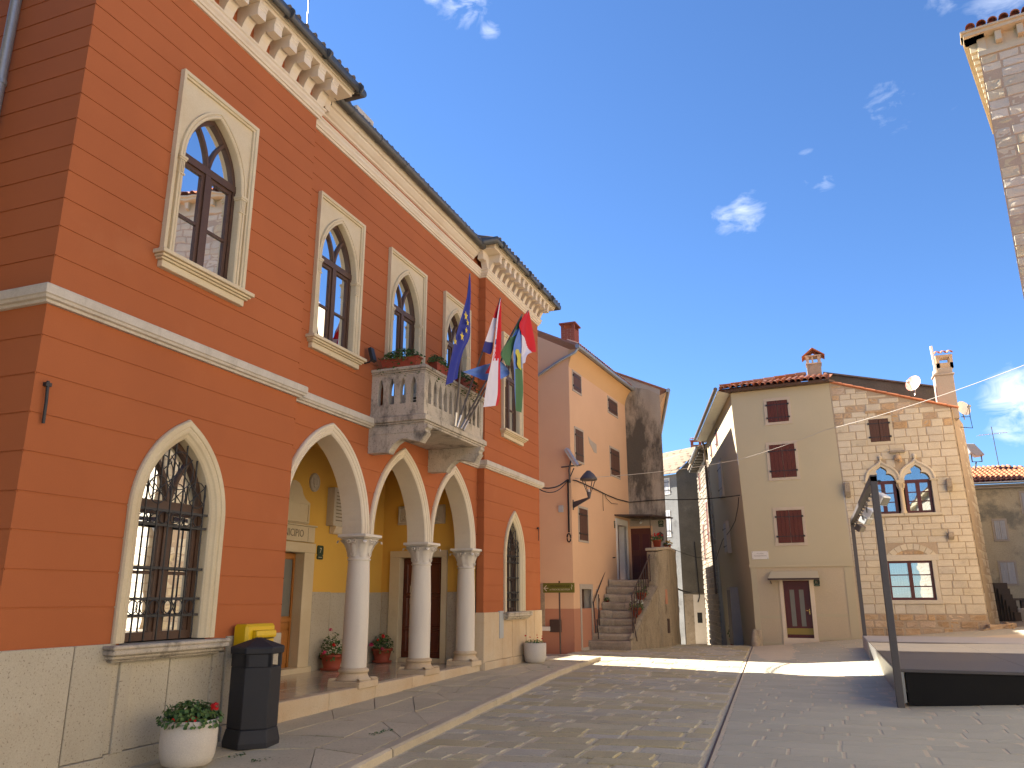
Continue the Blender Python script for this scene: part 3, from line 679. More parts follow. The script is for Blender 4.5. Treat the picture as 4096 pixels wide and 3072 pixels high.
# string course, frieze band and cornice carried round every break of the front
PLAN = [(-19, Y0), (XN, Y0), (XN, Y1), (XM, Y1), (XM, Y2), (XN, Y2), (XN, Y3), (-19, Y3)]
def plan_mould(mb, pts, prof, closed=False):
    n = len(pts); m = len(prof); v = []
    for i, p in enumerate(pts):
        ns = []
        for a, b in ((i - 1, i), (i, i + 1)):
            if 0 <= a and b < n:
                d = Vector((pts[b][0] - pts[a][0], pts[b][1] - pts[a][1])).normalized(); ns.append(Vector((d.y, -d.x)))
        s = sum(ns, Vector((0, 0))); s = s / len(ns); L = s.length; off = s / (L * L)
        for d, z in prof: v.append((p[0] + off.x * d, p[1] + off.y * d, z))
    mb.add(v, [(i * m + j, (i + 1) * m + j, (i + 1) * m + j + 1, i * m + j + 1) for i in range(n - 1) for j in range(m - 1)])
    return mb
SP = [(0, 4.37), (.045, 4.37), (.055, 4.395), (.085, 4.405), (.095, 4.43), (.11, 4.44), (.11, 4.525), (.10, 4.54), (0, 4.56)]
plan_mould(MB(), PLAN[:4], SP).build('string_course', 'grey_trim', TH)
plan_mould(MB(), [(XM, Y1), (XM, 11.4)], SP).build('string_course', 'grey_trim', TH)
plan_mould(MB(), [(XM, 13.95), PLAN[4], PLAN[5], (XN, Y3), (XN - .5, Y3)], SP).build('string_course', 'grey_trim', TH)
BP = [(0, 8.93), (.03, 8.93), (.035, 8.965), (.055, 8.97), (.06, 9.0), (.085, 9.03), (.085, 9.075), (.105, 9.09), (.105, 9.115), (0, 9.125)]
plan_mould(MB(), PLAN, BP).build('frieze_band', 'trim_clean', TH)
def eave(y0, y1):
    mb = MB(); mb.box(-19, XN + .38, y0 - .38, y1 + .38, 9.47, 9.53); mb.box(-19, XN + .405, y0 - .405, y1 + .405, 9.532, 9.575); mb.box(-19, XN + .43, y0 - .43, y1 + .43, 9.577, 9.61)
    mb.build('eaves_cornice', 'trim_clean', TH, bevel=.006)
    g = MB(); x = XN + .50; ya, yb = y0 - .50, y1 + .50
    g.tube([(-19, ya, 9.60), (x, ya, 9.60), (x, yb, 9.60), (-19, yb, 9.60)], .085, 12)
    g.build('gutter', 'gutter_metal', TH)
    t = ya + .3
    while t < yb:
        MB().tube([(x, t, 9.60), (x, t + .02, 9.60)], .091, 12).build('gutter_joint', 'gutter_metal', TH); t += .92
eave(Y0, Y1); eave(Y2, Y3)
plan_mould(MB(), [(XM, Y1 + .38), (XM, Y2 - .38)], [(0, 9.26), (.03, 9.27), (.035, 9.30), (.07, 9.32), (.13, 9.38), (.135, 9.41), (.17, 9.42), (.17, 9.50), (.19, 9.51), (.19, 9.54), (0, 9.55)]).build('eaves_cornice', 'trim_clean', TH)
MB().tube([(XM + .27, Y1 + .3, 9.55), (XM + .27, Y2 - .38, 9.55)], .082, 12).build('gutter', 'gutter_metal', TH)
t = 9.9
while t < 15.5: MB().tube([(XM + .27, t, 9.55), (XM + .27, t + .02, 9.55)], .089, 12).build('gutter_joint', 'gutter_metal', TH); t += .92
# roofs: three sheets with a row of dark tile ends along each gutter
mb = MB()
for ya, yb, xe, ze in ((Y0 - .5, Y1 + .46, XN + .46, 9.64), (Y1 + .4, Y2 - .4, XM + .24, 9.585), (Y2 - .46, Y3 + .5, XN + .46, 9.64)):
    mb.prism([(xe, ya, ze), (xe, ya, ze + .04), (-13, ya, ze + 2.2), (-19.4, ya, ze + .04), (-19.4, ya, ze)], (0, yb - ya, 0))
mb.build('roof', 'dark_roof', TH)
mb = MB()
for ya, yb, xe, ze in ((Y0 - .5, Y1 + .46, XN + .50, 9.66), (Y1 + .4, Y2 - .4, XM + .28, 9.60), (Y2 - .46, Y3 + .5, XN + .50, 9.66)):
    t = ya + .1
    while t < yb - .05:
        mb.tube([(xe + .02, t, ze), (xe - .38, t, ze + .12)], .052, 7); t += ru(.19, .22)
mb.build('roof_tile', 'dark_roof', TH, kind='stuff')
mb = MB(); mb.box(-7.75, -7.3, 10.95, 11.4, 9.8, 10.32); mb.box(-7.82, -7.23, 10.88, 11.47, 10.325, 10.42)
mb.build('roof_vent', 'grey_trim', TH)
MB().tube([(-7.0, 8.97, 9.7), (-7.0, 8.96, 11.2)], .011, 6).build('lightning_rod', 'steel', TH)
# brackets under the eaves
prof = [(0, 9.115), (.10, 9.115), (.125, 9.19), (.165, 9.26), (.22, 9.305), (.225, 9.265), (.35, 9.265), (.35, 9.38), (.362, 9.395), (.362, 9.425), (.375, 9.44), (.375, 9.468), (0, 9.468)]
def bracket(y, wd): return MB().prism([(XN + d, y - wd / 2, z) for d, z in prof], (0, wd, 0))
b0 = bracket(9.045, .17).build('bracket', 'trim_clean', TH)
for k in range(1, 12): c = b0.copy(); COL.objects.link(c); c.location.y = -.353 * k
b0 = bracket(16.10, .14).build('bracket', 'trim_clean', TH)
for k in range(1, 12): c = b0.copy(); COL.objects.link(c); c.location.y = .3245 * k
MB().prism([(-6.86 , Y2 - d, z) for d, z in prof], (.14, 0, 0)).build('bracket', 'trim_clean', TH)
MB().prism([(-6.95 , Y1 + d, z) for d, z in prof], (.14, 0, 0)).build('bracket', 'trim_clean', TH)
for k in range(8): MB().prism([(XN - .1 - .35 * k, Y0 - d, z) for d, z in prof], (.15, 0, 0)).build('bracket', 'trim_clean', TH)

# windows
def curtain(fr, u0, u1, z0, z1, d):
    mb = MB(); n = 22; v = []
    for i in range(n + 1):
        u = u0 + (u1 - u0) * i / n
        for z in (z0, z1): v.append(fr.p(u, z, d + .018 * math.sin(i * 1.9) + ru(-.004, .004)))
    mb.add(v, [(2 * i, 2 * i + 2, 2 * i + 3, 2 * i + 1) for i in range(n)], smooth=True); return mb
def room(fr, u0, u1, z0, z1, d0, d1):
    mb = MB(); p = fr.p
    mb.quad(p(u0, z0, d1), p(u1, z0, d1), p(u1, z1, d1), p(u0, z1, d1))
    for a, b in (((u0, z0), (u1, z0)), ((u1, z0), (u1, z1)), ((u1, z1), (u0, z1)), ((u0, z1), (u0, z0))): mb.quad(p(*a, d0), p(*b, d0), p(*b, d1), p(*a, d1))
    return mb
def sash(parent, fr, c, h, z0, zs, za, d, bars, m='brown_wood', curt=None, tz=None):
    zt = zs if tz is None else tz; s = MB()
    s.sweep(fr, arch_path(c, h + .01, z0, zs, za), [(0, d + .045), (-.06, d + .045), (-.06, d - .03), (0, d - .03)])
    s.fbox(fr, c - h, c + h, zt - .035, zt + .065, d - .03, d + .055); s.fbox(fr, c - .045, c + .045, z0, zt - .035, d - .03, d + .052); s.fbox(fr, c - h + .05, c + h - .05, z0, z0 + .09, d - .028, d + .048)
    for sg in (-1, 1):
        a, b = (c - h + .055, c - .045) if sg < 0 else (c + .045, c + h - .055)
        for q in (a, b): s.fbox(fr, q - .001 if q == a else q - .05, q + .05 if q == a else q + .001, z0 + .09, zt - .035, d - .015, d + .03)
        s.fbox(fr, a + .05, b - .05, zt - .085, zt - .036, d - .014, d + .029)
        for zb in bars: s.fbox(fr, a + .05, b - .05, zb - .018, zb + .018, d - .012, d + .025)
    R = (h * h + (za - zs) ** 2) / (2 * h); pl = []
    for i in range(9):   # the mullion forks into two arcs
        a = (math.asin(min(1, (za - zs) / R))) * i / 8 * .74; x = R - R * math.cos(a); z = zs + R * math.sin(a) * .98
        pl.append((x, max(z, zt + .05)))
    pl = [(x, z) for x, z in pl if x < h]
    for sg in (-1, 1): s.sweep(fr, [(c + sg * x, z) for x, z in pl], [(-.02, d - .02), (-.02, d + .04), (.02, d + .04), (.02, d - .02), (-.02, d - .02)])
    s.build('sash_frame', m, parent)
    for sg in (-1, 1):
        a, b = (c - h + .1, c - .09) if sg < 0 else (c + .09, c + h - .1); zz = [z0 + .085] + list(bars) + [zt - .08]
        for za_, zb_ in zip(zz, zz[1:]): MB().fbox(fr, a - .01, b + .01, za_, zb_, d - .004, d + .004).build('pane', 'glass', parent)
    ap = [p for p in arch_path(c, h - .03, zt + .05, max(zs, zt + .05), za - .05, 10)]
    MB().slab(fr, ap, d - .004, d + .004).build('pane', 'glass', parent)
    room(fr, c - h - .3, c + h + .3, z0 - .3, za + .3, d - .06, d - 1.0).build('interior', 'room_dark', parent)
    if curt:
        for a, b in curt: curtain(fr, c + a, c + b, z0 + .02, za + .1, d - .16).build('curtain', 'curtain', parent)
def upper_window(fr, c, wd, zsill, door=False, curt=None, label=None):
    h, zs, za, zt = .51, 6.80, 7.63, 7.90
    W = MB()
    W.sweep(fr, [(c - wd / 2 + .07, zsill), (c - wd / 2 + .07, zt - .07), (c + wd / 2 - .07, zt - .07), (c + wd / 2 - .07, zsill)], [(0, .002), (0, .035), (.022, .04), (.028, .06), (.07, .065), (.07, -.01)])
    W.wall(fr, c - wd / 2 + .06, c + wd / 2 - .06, [(z, .006) for z in sorted([zsill, zt - .06] + arch_levels(zs, za))], [arch_fn(c, h, zsill - .01, zs, za)])
    W.sweep(fr, arch_path(c, h, zsill, zs, za), [(0, -.17), (0, .024), (.012, .036), (.036, .036), (.044, .026), (.052, .026), (.056, .04), (.084, .04), (.09, .004)])
    w_ = W.build('window', 'trim_stone', TH, label=label)
    for sg in (-1, 1):
        im = MB(); e = c + sg * h; a, b = sorted((e - sg * .022, e + sg * .105)); im.fbox(fr, a, b, zs - .05, zs - .02, -.16, .058); im.fbox(fr, a + .008, b - .008, zs - .075, zs - .051, -.16, .05)
        for q in range(3): uu = e + sg * (.018 + q * .026); im.fbox(fr, uu - .008, uu + .008, zs - .24, zs - .08, .02, .046)
        im.fbox(fr, a + .012, b - .012, zs - .262, zs - .242, .0, .046)
        im.build('impost', 'trim_stone', w_)
    if not door:
        s = MB(); s.fbox(fr, c - wd / 2 - .085, c + wd / 2 + .085, zsill - .05, zsill, -.17, .165); s.fbox(fr, c - wd / 2 - .055, c + wd / 2 + .055, zsill - .08, zsill - .051, -.1, .13); s.fbox(fr, c - wd / 2 - .035, c + wd / 2 + .035, zsill - .105, zsill - .081, -.1, .10); s.fbox(fr, c - wd / 2, c + wd / 2, zsill - .19, zsill - .106, -.1, .07)
        s.build('sill', 'trim_stone', w_, bevel=.006)
    sash(w_, fr, c, h, zsill, zs, za, -.12, [zsill + (zs - zsill) * .48] if not door else [zsill + .55, zsill + 1.35], curt=curt, tz=zs + .06)
upper_window(FN, NBW, 1.41, 5.46, curt=[(-.5, -.02), (.12, .5)])
upper_window(FM, MW[0], 1.34, 5.46, curt=[(-.52, -.1), (.15, .5)])
upper_window(FM, MW[1], 1.46, 4.60, door=True)
upper_window(FM, MW[2], 1.32, 5.46, curt=[(-.5, .0)])
upper_window(FN, FBW, 1.36, 5.46, curt=[(-.4, .45)])
def lower_window(fr, c, h, z0, zs, za, sw, zb):
    W = MB(); W.sweep(fr, arch_path(c, h, z0, zs, za, 16), [(0, -.22), (0, -.03), (.018, -.008), (.05, .012), (.066, .03), (.10, .042), (.12, .034), (.13, .048), (.185, .052), (.20, .03), (.20, -.01)])
    w_ = W.build('window', 'trim_stone', TH)
    s = MB(); s.fbox(fr, c - sw, c + sw, zb + .125, zb + .165, -.24, .19); s.fbox(fr, c - sw + .01, c + sw - .01, zb + .07, zb + .124, -.1, .185); s.fbox(fr, c - sw + .04, c + sw - .04, zb + .03, zb + .069, -.1, .14); s.fbox(fr, c - sw + .075, c + sw - .075, zb, zb + .029, -.1, .10)
    s.build('sill', 'balcony_stone', w_, bevel=.012)
    sash(w_, fr, c, h, z0, zs, za, -.19, [z0 + .72], curt=[(-h * .9, h * .42)], tz=zs + .1)
    g = MB(); d = -.06; p = fr.p; f = arch_fn(c, h, z0, zs, za); hw = h - .005
    zb5 = [z0 + .26, z0 + .44, z0 + .77, zs - .11, zs + .05]
    for zz in zb5: g.fbox(fr, c - hw, c + hw, zz - .014, zz + .014, d - .012, d + .012)
    n = 6; us = [c - h + 2 * h * (i + .5) / n for i in range(n)]
    for u in us:
        zt = za - .03
        while f(zt) and not f(zt)[0] < u < f(zt)[1]: zt -= .01
        g.fbox(fr, u - .0075, u + .0075, z0 + .005, zt, d + .004, d + .019)
    def ring(u, z, ru_, rz, a0=0, a1=2 * math.pi, r=.0065): g.tube([p(u + ru_ * math.cos(a0 + (a1 - a0) * i / 16), z + rz * math.sin(a0 + (a1 - a0) * i / 16), d + .026) for i in range(17)], r, 5)
    st = us[1] - us[0]
    for i in range(n + 1): 
        u = us[0] + (i - .5) * st
        if c - hw + .05 < u < c + hw - .05:
            ring(u, (zb5[0] + zb5[1]) / 2, st * .40, .075); ring(u, (zb5[3] + zb5[4]) / 2, st * .42, .066)
    for k, (u, z, r) in enumerate(((c, zs + .52, .20), (c - .30, zs + .27, .14), (c + .30, zs + .27, .14))):
        ring(u, z, r, r * 1.1)
        for sg in (-1, 1): g.tube([p(u - r * .85, z - sg * r * .75, d + .03), p(u + r * .85, z + sg * r * .75, d + .03)], .0065, 5)
    g.build('grille', 'black_iron', w_)
lower_window(FN, NBL, .53, 1.15, 2.5, 3.39, .85, .97)
lower_window(FN, FBL, .47, 1.27, 2.5, 3.36, .80, 1.10)

# arcade: moulded arches on three columns
for c, h in ARCH:
    hi = h - .17
    A = MB(); A.sweep(FM, arch_path(c, hi, 2.6, 2.602, 4.06, 18, jambs=False), [(0, -.37), (0, .0), (.02, .02), (.045, .03), (.06, .02), (.068, .035), (.10, .047), (.115, .035), (.122, .05), (.155, .055), (.17, .03), (.17, -.02)], smooth=False)
    A.build('arch', 'trim_clean', TH)
def column(y):
    c = (-7.11, y, 0); z0 = .25
    sh = MB().lathe(c, [(.197, z0 + .27), (.20, .9), (.197, 1.4), (.187, 1.85), (.174, 2.19)], 26)
    col = sh.build('column', 'column_stone', TH)
    b = MB(); b.box(c[0] - .29, c[0] + .29, y - .29, y + .29, z0 - .02, z0 + .085)
    b.lathe(c, [(.285, z0 + .086), (.275, z0 + .105), (.245, z0 + .13), (.225, z0 + .165), (.215, z0 + .20), (.235, z0 + .205), (.245, z0 + .225), (.24, z0 + .25), (.215, z0 + .262), (.205, z0 + .275)], 26)
    for sx_ in (-1, 1):
        for sy_ in (-1, 1): b.obox((c[0] + sx_ * .235, y + sy_ * .235, z0 + .105), (.04 * sx_, .04 * sy_, 0), (.022, -.022, 0), (-.012 * sx_, -.012 * sy_, .02))
    b.build('column_base', 'ochre_plinth', col, bevel=.01)
    k = MB(); n = 32; prof_ = [(.178, 2.18), (.192, 2.19), (.192, 2.21), (.176, 2.215), (.178, 2.27), (.19, 2.34), (.215, 2.42), (.25, 2.49), (.275, 2.515)]; v = []
    for i, (r, z) in enumerate(prof_):
        sq = max(0, (i - 4) / 4) * .75
        for j in range(n):
            a = 2 * math.pi * j / n; ca, sa = math.cos(a), math.sin(a); rr = r * ((1 - sq) + sq * min(1.22, 1 / max(abs(ca), abs(sa)) * .93)); v.append((c[0] + rr * ca, y + rr * sa, z))
    k.add(v, [(i * n + j, i * n + (j + 1) % n, (i + 1) * n + (j + 1) % n, (i + 1) * n + j) for i in range(len(prof_) - 1) for j in range(n)], smooth=True)
    for q in range(8):   # upright leaves, long ones curling out under the corners
        a = math.pi / 4 * q; corner = q % 2; ca, sa = math.cos(a), math.sin(a); t = Vector((-sa, ca, 0)); e = Vector((ca, sa, 0)); base = Vector((c[0], y, 0)); pts = []
        for r, z, hw in ([(.185, 2.24, .035), (.20, 2.33, .055), (.245, 2.43, .06), (.315, 2.50, .05), (.365, 2.495, .04), (.375, 2.455, .022)] if corner else [(.187, 2.25, .02), (.20, 2.33, .045), (.222, 2.41, .05), (.25, 2.455, .04), (.268, 2.45, .02)]):
            pts.append((base + e * r + Vector((0, 0, z)), hw))
        vv = []; 
        for pnt, hw in pts: vv += [pnt - t * hw - e * .012, pnt + e * .012, pnt + t * hw - e * .012]
        k.add(vv, [(i * 3 + j, i * 3 + j + 1, i * 3 + j + 4, i * 3 + j + 3) for i in range(len(pts) - 1) for j in range(2)], smooth=True)
        if not corner:
            for sg in (-1, 1): k.tube([base + e * .255 + t * sg * (.055 + .03 * math.cos(b_)) + Vector((0, 0, 2.485 + .028 * math.sin(b_))) for b_ in [i * .7 for i in range(9)]], .009, 5)
            k.tube([base + e * .20 + t * (.04 * math.cos(b_)) + Vector((0, 0, 2.30 + .05 * math.sin(b_))) for b_ in [math.pi + i * .45 for i in range(8)]], .007, 5)
    k.build('capital', 'column_stone', col)
    ab = MB(); ab.box(c[0] - .215, c[0] + .215, y - .215, y + .215, 2.516, 2.53); ab.box(c[0] - .235, c[0] + .235, y - .235, y + .235, 2.531, 2.55); ab.box(c[0] - .265, c[0] + .265, y - .265, y + .265, 2.551, 2.60)
    ab.build('abacus', 'column_stone', col, bevel=.008)
for y in (11.5, 13.73, 15.80): column(y)
# porch floor of polished slabs and the step before it
xs = [-9.28, -8.5, -7.75, -6.98]; ysl = [9.16, 10.3, 11.5, 12.6, 13.7, 14.9, 16.0]
for i in range(3):
    for j in range(6):
        zt = .25 + (ysl[j] - 12) * .006
        MB().box(xs[i] + .003, xs[i + 1] - .003, ysl[j] + .003, ysl[j + 1] - .003, .1, .25).build('floor_slab', 'polished_floor', TH, bevel=.003)
cuts = [9.10, 10.45, 11.75, 13.0, 14.35, 16.0]
for a, b in zip(cuts, cuts[1:]): MB().box(-7.0, -6.85, a + .004, b - .004, -.1, .262).build('step_slab', 'ochre_plinth', TH, bevel=.012)
# wainscot slabs
for a, b in ((9.25, 10.2), (10.2, 11.2), (11.2, 11.75), (13.33, 13.95), (13.95, 14.65), (14.65, 15.35), (15.35, 15.97)): MB().fbox(FP, a + .004, b - .004, .2, 1.70 + ru(-.01, .01), -.05, .035).build('wainscot_slab', 'plinth_stone', TH, bevel=.005)
for a, b in ((-9.25, -9.06), (-7.63, -7.32), (-7.32, -6.99)): MB().fbox(FE, a + .004, b - .004, .2, 1.71, -.05, .035).build('wainscot_slab', 'plinth_stone', TH, bevel=.005)
# entrance door in the back wall
dr = MB(); dr.fbox(FP, 11.75, 12.08, .2, 2.43, -.25, .05); dr.fbox(FP, 12.98, 13.31, .2, 2.43, -.25, .05); dr.fbox(FP, 11.73, 13.33, 2.43, 2.615, -.25, .055); dr.fbox(FP, 11.7, 13.36, .2, .345, -.25, .09)
door = dr.build('door', 'trim_stone', TH, bevel=.006)
lf = MB(); lf.fbox(FP, 12.09, 12.97, .345, 2.42, -.24, -.17)
for a, b in ((12.09, 12.53), (12.53, 12.97)):
    for za, zb in ((.42, 1.0), (1.06, 1.15)): lf.fbox(FP, a + .07, b - .07, za, zb, -.17, -.15)
    lf.fbox(FP, a + .005, a + .06, .35, 2.41, -.17, -.145); lf.fbox(FP, b - .06, b - .005, .35, 2.41, -.17, -.145); lf.fbox(FP, a + .061, b - .061, 2.32, 2.40, -.17, -.146); lf.fbox(FP, a + .061, b - .061, 1.16, 1.24, -.17, -.146)
lf.build('door_leaf', 'door_wood', door)
for a, b in ((12.16, 12.46), (12.60, 12.90)): MB().fbox(FP, a, b, 1.26, 2.30, -.168, -.16).build('pane', 'frost_glass', door)
lt = MB(); lt.fbox(FP, 11.8, 13.26, 2.63, 2.92, -.05, .06); lt.fbox(FP, 11.76, 13.3, 2.925, 2.955, -.05, .09)
lint = lt.build('lintel', 'trim_stone', TH, bevel=.006)
txt('MUNICIPIO', .20, FP, 12.46, 2.775, .061, .003, 'carved_letter', lint, 'lettering', sx=.86)
MB().fbox(FP, 13.03, 13.036, 2.65, 2.90, .06, .063).build('joint', 'carved_letter', lint)
tb = MB(); bell = [(-.51, 2.97), (.51, 2.97), (.51, 3.38), (.46, 3.40), (.36, 3.45), (.28, 3.53), (.23, 3.64), (.14, 3.73), (0, 3.77), (-.14, 3.73), (-.23, 3.64), (-.28, 3.53), (-.36, 3.45), (-.46, 3.40), (-.51, 3.38)]
tb.slab(FP, [(12.53 + a, z) for a, z in bell], -.05, .05)
tbl = tb.build('memorial_tablet', 'trim_stone', TH)
MB().sweep(FP, [(12.07, 3.02), (12.07, 3.34), (12.99, 3.34), (12.99, 3.02), (12.07, 3.02)], [(0, .05), (0, .07), (.03, .075), (.035, .05)]).build('moulding', 'trim_stone', tbl)
ov = MB(); ov.slab(FP, [(13.2 + .165 * math.cos(a), 3.81 + .185 * math.sin(a)) for a in [2 * math.pi * i / 28 for i in range(28)]], -.03, .03)
ovo = ov.build('oval_medallion', 'grey_trim', TH); mb = MB()
mb.tube([FP.p(13.2 + .145 * math.cos(a), 3.81 + .165 * math.sin(a), .03) for a in [2 * math.pi * i / 28 for i in range(29)]], .014, 6)
mb.slab(FP, [(13.13, 3.92), (13.27, 3.92), (13.27, 3.80), (13.24, 3.73), (13.2, 3.70), (13.16, 3.73), (13.13, 3.80)], .028, .045); mb.sweep(FP, [(13.16, 3.76), (13.16, 3.87), (13.24, 3.87), (13.24, 3.76)], [(-.008, .045), (-.008, .056), (.008, .056), (.008, .045)])
mb.build('shield', 'grey_trim', ovo)
pl = MB(); pl.fbox(FP, 13.70, 14.36, 3.0, 3.77, -.05, .17); plo = pl.build('stone_plaque', 'grey_trim', TH, bevel=.006)
pb = MB(); pb.prism([FP.p(13.84, z, d) for d, z in ((0, 2.85), (.08, 2.85), (.11, 2.88), (.125, 2.93), (.15, 2.965), (.15, 2.998), (0, 2.998))], FP.u * .38); pb.build('bracket', 'trim_clean', plo)
mb = MB()
for k in range(9):
    z = 3.66 - k * .07; mb.fbox(FP, 13.78, 13.78 + ru(.35, .5), z, z + .02, .17, .1725)
for u, z in ((14.1, 3.5), (14.12, 3.33), (14.15, 3.18)): mb.fbox(FP, u, u + .07, z, z + .06, .17, .178)
mb.build('inscription', 'carved_letter', plo)
for a in (-8.9, -8.17):
    r = MB().fbox(FE, a, a + .45, 3.18, 3.60, -.03, .04).build('relief_panel', 'grey_trim', TH, bevel=.01); mb = MB()
    mb.sweep(FE, [(a + .05, 3.23), (a + .05, 3.55), (a + .40, 3.55), (a + .40, 3.23), (a + .05, 3.23)], [(-.01, .04), (0, .06), (.02, .06), (.03, .04)])
    for q in range(5): mb.tube([FE.p(a + .12 + .05 * q + .03 * math.cos(t), 3.32 + .03 * (q % 3) + .05 * math.sin(t), .045) for t in [i * .6 for i in range(10)]], .012, 5)
    mb.build('relief_carving', 'grey_trim', r)
dr = MB(); dr.fbox(FE, -9.05, -8.80, .2, 2.45, -.2, .06); dr.fbox(FE, -7.77, -7.64, .2, 2.45, -.2, .06); dr.fbox(FE, -9.05, -7.64, 2.452, 2.60, -.2, .063); dr.fbox(FE, -8.8, -7.77, .2, .33, -.2, .02)
door = dr.build('door', 'trim_stone', TH, bevel=.006)
lf = MB(); lf.fbox(FE, -8.79, -7.78, .33, 2.44, -.19, -.13)
for a, b in ((-8.79, -8.285), (-8.285, -7.78)):
    for za, zb in ((.45, .9), (.98, 1.6), (1.68, 2.32)): lf.sweep(FE, [(a + .1, za), (a + .1, zb), (b - .1, zb), (b - .1, za), (a + .1, za)], [(-.02, -.13), (0, -.105), (.02, -.105), (.03, -.13)])
lf.build('door_leaf', 'dark_door', door)
nt = MB().fbox(FE, -8.62, -8.44, 1.45, 1.85, -.129, -.126).build('notice', 'ink_cream', door)
# wall cabinet door, wall anchors, downpipe
MB().fbox(FN, 16.86, 17.1, .72, 1.30, .0, .045).build('meter_cabinet', 'grey_box', TH, bevel=.006)
for y, za, zb in ((5.22, 3.20, 3.61), (19.55, 3.0, 3.35)):
    a = MB(); a.tube([FN.p(y + .015, za, .03), FN.p(y, (za + zb) / 2, .045), FN.p(y - .005, zb, .035)], .016 if y < 10 else .009, 6); a.fbox(FN, y - .03, y + .03, zb - .05, zb - .015, 0, .05); a.build('wall_anchor', 'black_iron', TH)
dp = MB(); dp.tube([(-8.0, Y0 - .07, 0), (-8.0, Y0 - .07, 8.9), (-8.0, Y0 - .40, 9.35), (-8.0, Y0 - .48, 9.6)], .055, 10)
for z in (1.2, 3.4, 7.1, 8.3): dp.tube([(-8.0, Y0 - .07, z), (-8.0, Y0 - .07, z + .05)], .064, 10)
dp.build('downpipe', 'zinc_gutter', TH)

# balcony
BA = MB(); BY0, BY1, BX = 11.36, 13.98, -5.88
BA.box(XM, BX, BY0, BY1, 4.445, 4.535); BA.box(XM, BX - .03, BY0 + .03, BY1 - .03, 4.41, 4.444); BA.box(XM, BX - .05, BY0 + .05, BY1 - .05, 4.375, 4.409); BA.box(XM, BX - .02, BY0 + .02, BY1 - .02, 4.536, 4.555)
bal = BA.build('balcony', 'balcony_stone', TH, bevel=.008)
def balustrade(fr, u0, u1, cs, hw, inner):
    mb = MB(); zs, za = 5.0, 5.225; ops_ = [arch_fn(c, hw, 4.765, zs, za) for c in cs]; lv_ = sorted([4.556, 4.765, 5.285] + arch_levels(zs, za, 7)); th = .11
    for d in (0, -th): mb.wall(fr, u0, u1, [(z, d) for z in lv_], ops_)
    for c in cs: mb.sweep(fr, arch_path(c, hw, 4.765, zs, za, 7) + [(c - hw, 4.765)], [(0, -th), (0, 0)], caps=False)
    mb.fbox(fr, u0, u1, 4.556, 4.62, -.02, .02); mb.quad(fr.p(u1, 4.556, 0), fr.p(u1, 4.556, -th), fr.p(u1, 5.285, -th), fr.p(u1, 5.285, 0)); mb.quad(fr.p(u0, 4.556, 0), fr.p(u0, 4.556, -th), fr.p(u0, 5.285, -th), fr.p(u0, 5.285, 0))
    mb.build('balustrade', 'balcony_stone', bal)
FBl, FBf, FBr = Fr((0, 11.42), (1, 0)), Fr((-5.95, 0), (0, 1)), Fr((0, 13.92), (-1, 0))
balustrade(FBl, XM, -6.071, [-6.79, -6.575, -6.36, -6.155], .058, 0)
balustrade(FBf, 11.541, 13.799, [11.62 + .2085 * k for k in range(11)], .06, 0)
balustrade(FBr, 6.071, 6.97, [6.79, 6.575, 6.36, 6.155], .05, 0)
for ya_ in (11.41, 13.80): MB().box(-6.07, -5.94, ya_, ya_ + .13, 4.556, 5.284).build('corner_post', 'balcony_stone', bal, bevel=.006)
r = MB()
for zz, e, h_ in ((5.286, .01, .03), (5.317, .03, .03), (5.348, .05, .055)):
    r.box(XM, BX - .07 + e, BY0 + .06 - e, BY0 + .19 + e, zz, zz + h_ - .001); r.box(BX - .20 - e, BX - .07 + e, BY0 + .191 + e, BY1 - .191 - e, zz, zz + h_ - .001); r.box(XM, BX - .07 + e, BY1 - .19 - e, BY1 - .06 + e, zz, zz + h_ - .001)
r.build('handrail', 'balcony_stone', bal, bevel=.008)
cp = [(-6.98, 3.94), (-6.70, 3.94), (-6.58, 3.925), (-6.54, 4.0), (-6.47, 4.08), (-6.38, 4.135), (-6.27, 4.15), (-6.2, 4.13), (-6.08, 4.10), (-5.99, 4.075), (-5.885, 4.225), (-5.875, 4.235), (-5.90, 4.245), (-5.90, 4.285), (-5.86, 4.32), (-5.86, 4.373), (-6.98, 4.373)]
for y in (11.39, 13.62):
    c = MB().prism([(x, y, z) for x, z in cp], (0, .19, 0)); c.box(-6.97, -5.92, y - .008, y + .198, 4.25, 4.262)
    for q in range(4): c.prism([(x + .012, y + .03 + q * .038, z - .004) for x, z in ((-5.985, 4.095), (-5.905, 4.21), (-5.92, 4.22), (-6.0, 4.105))], (0, .016, 0))
    c.build('corbel', 'balcony_stone', bal)
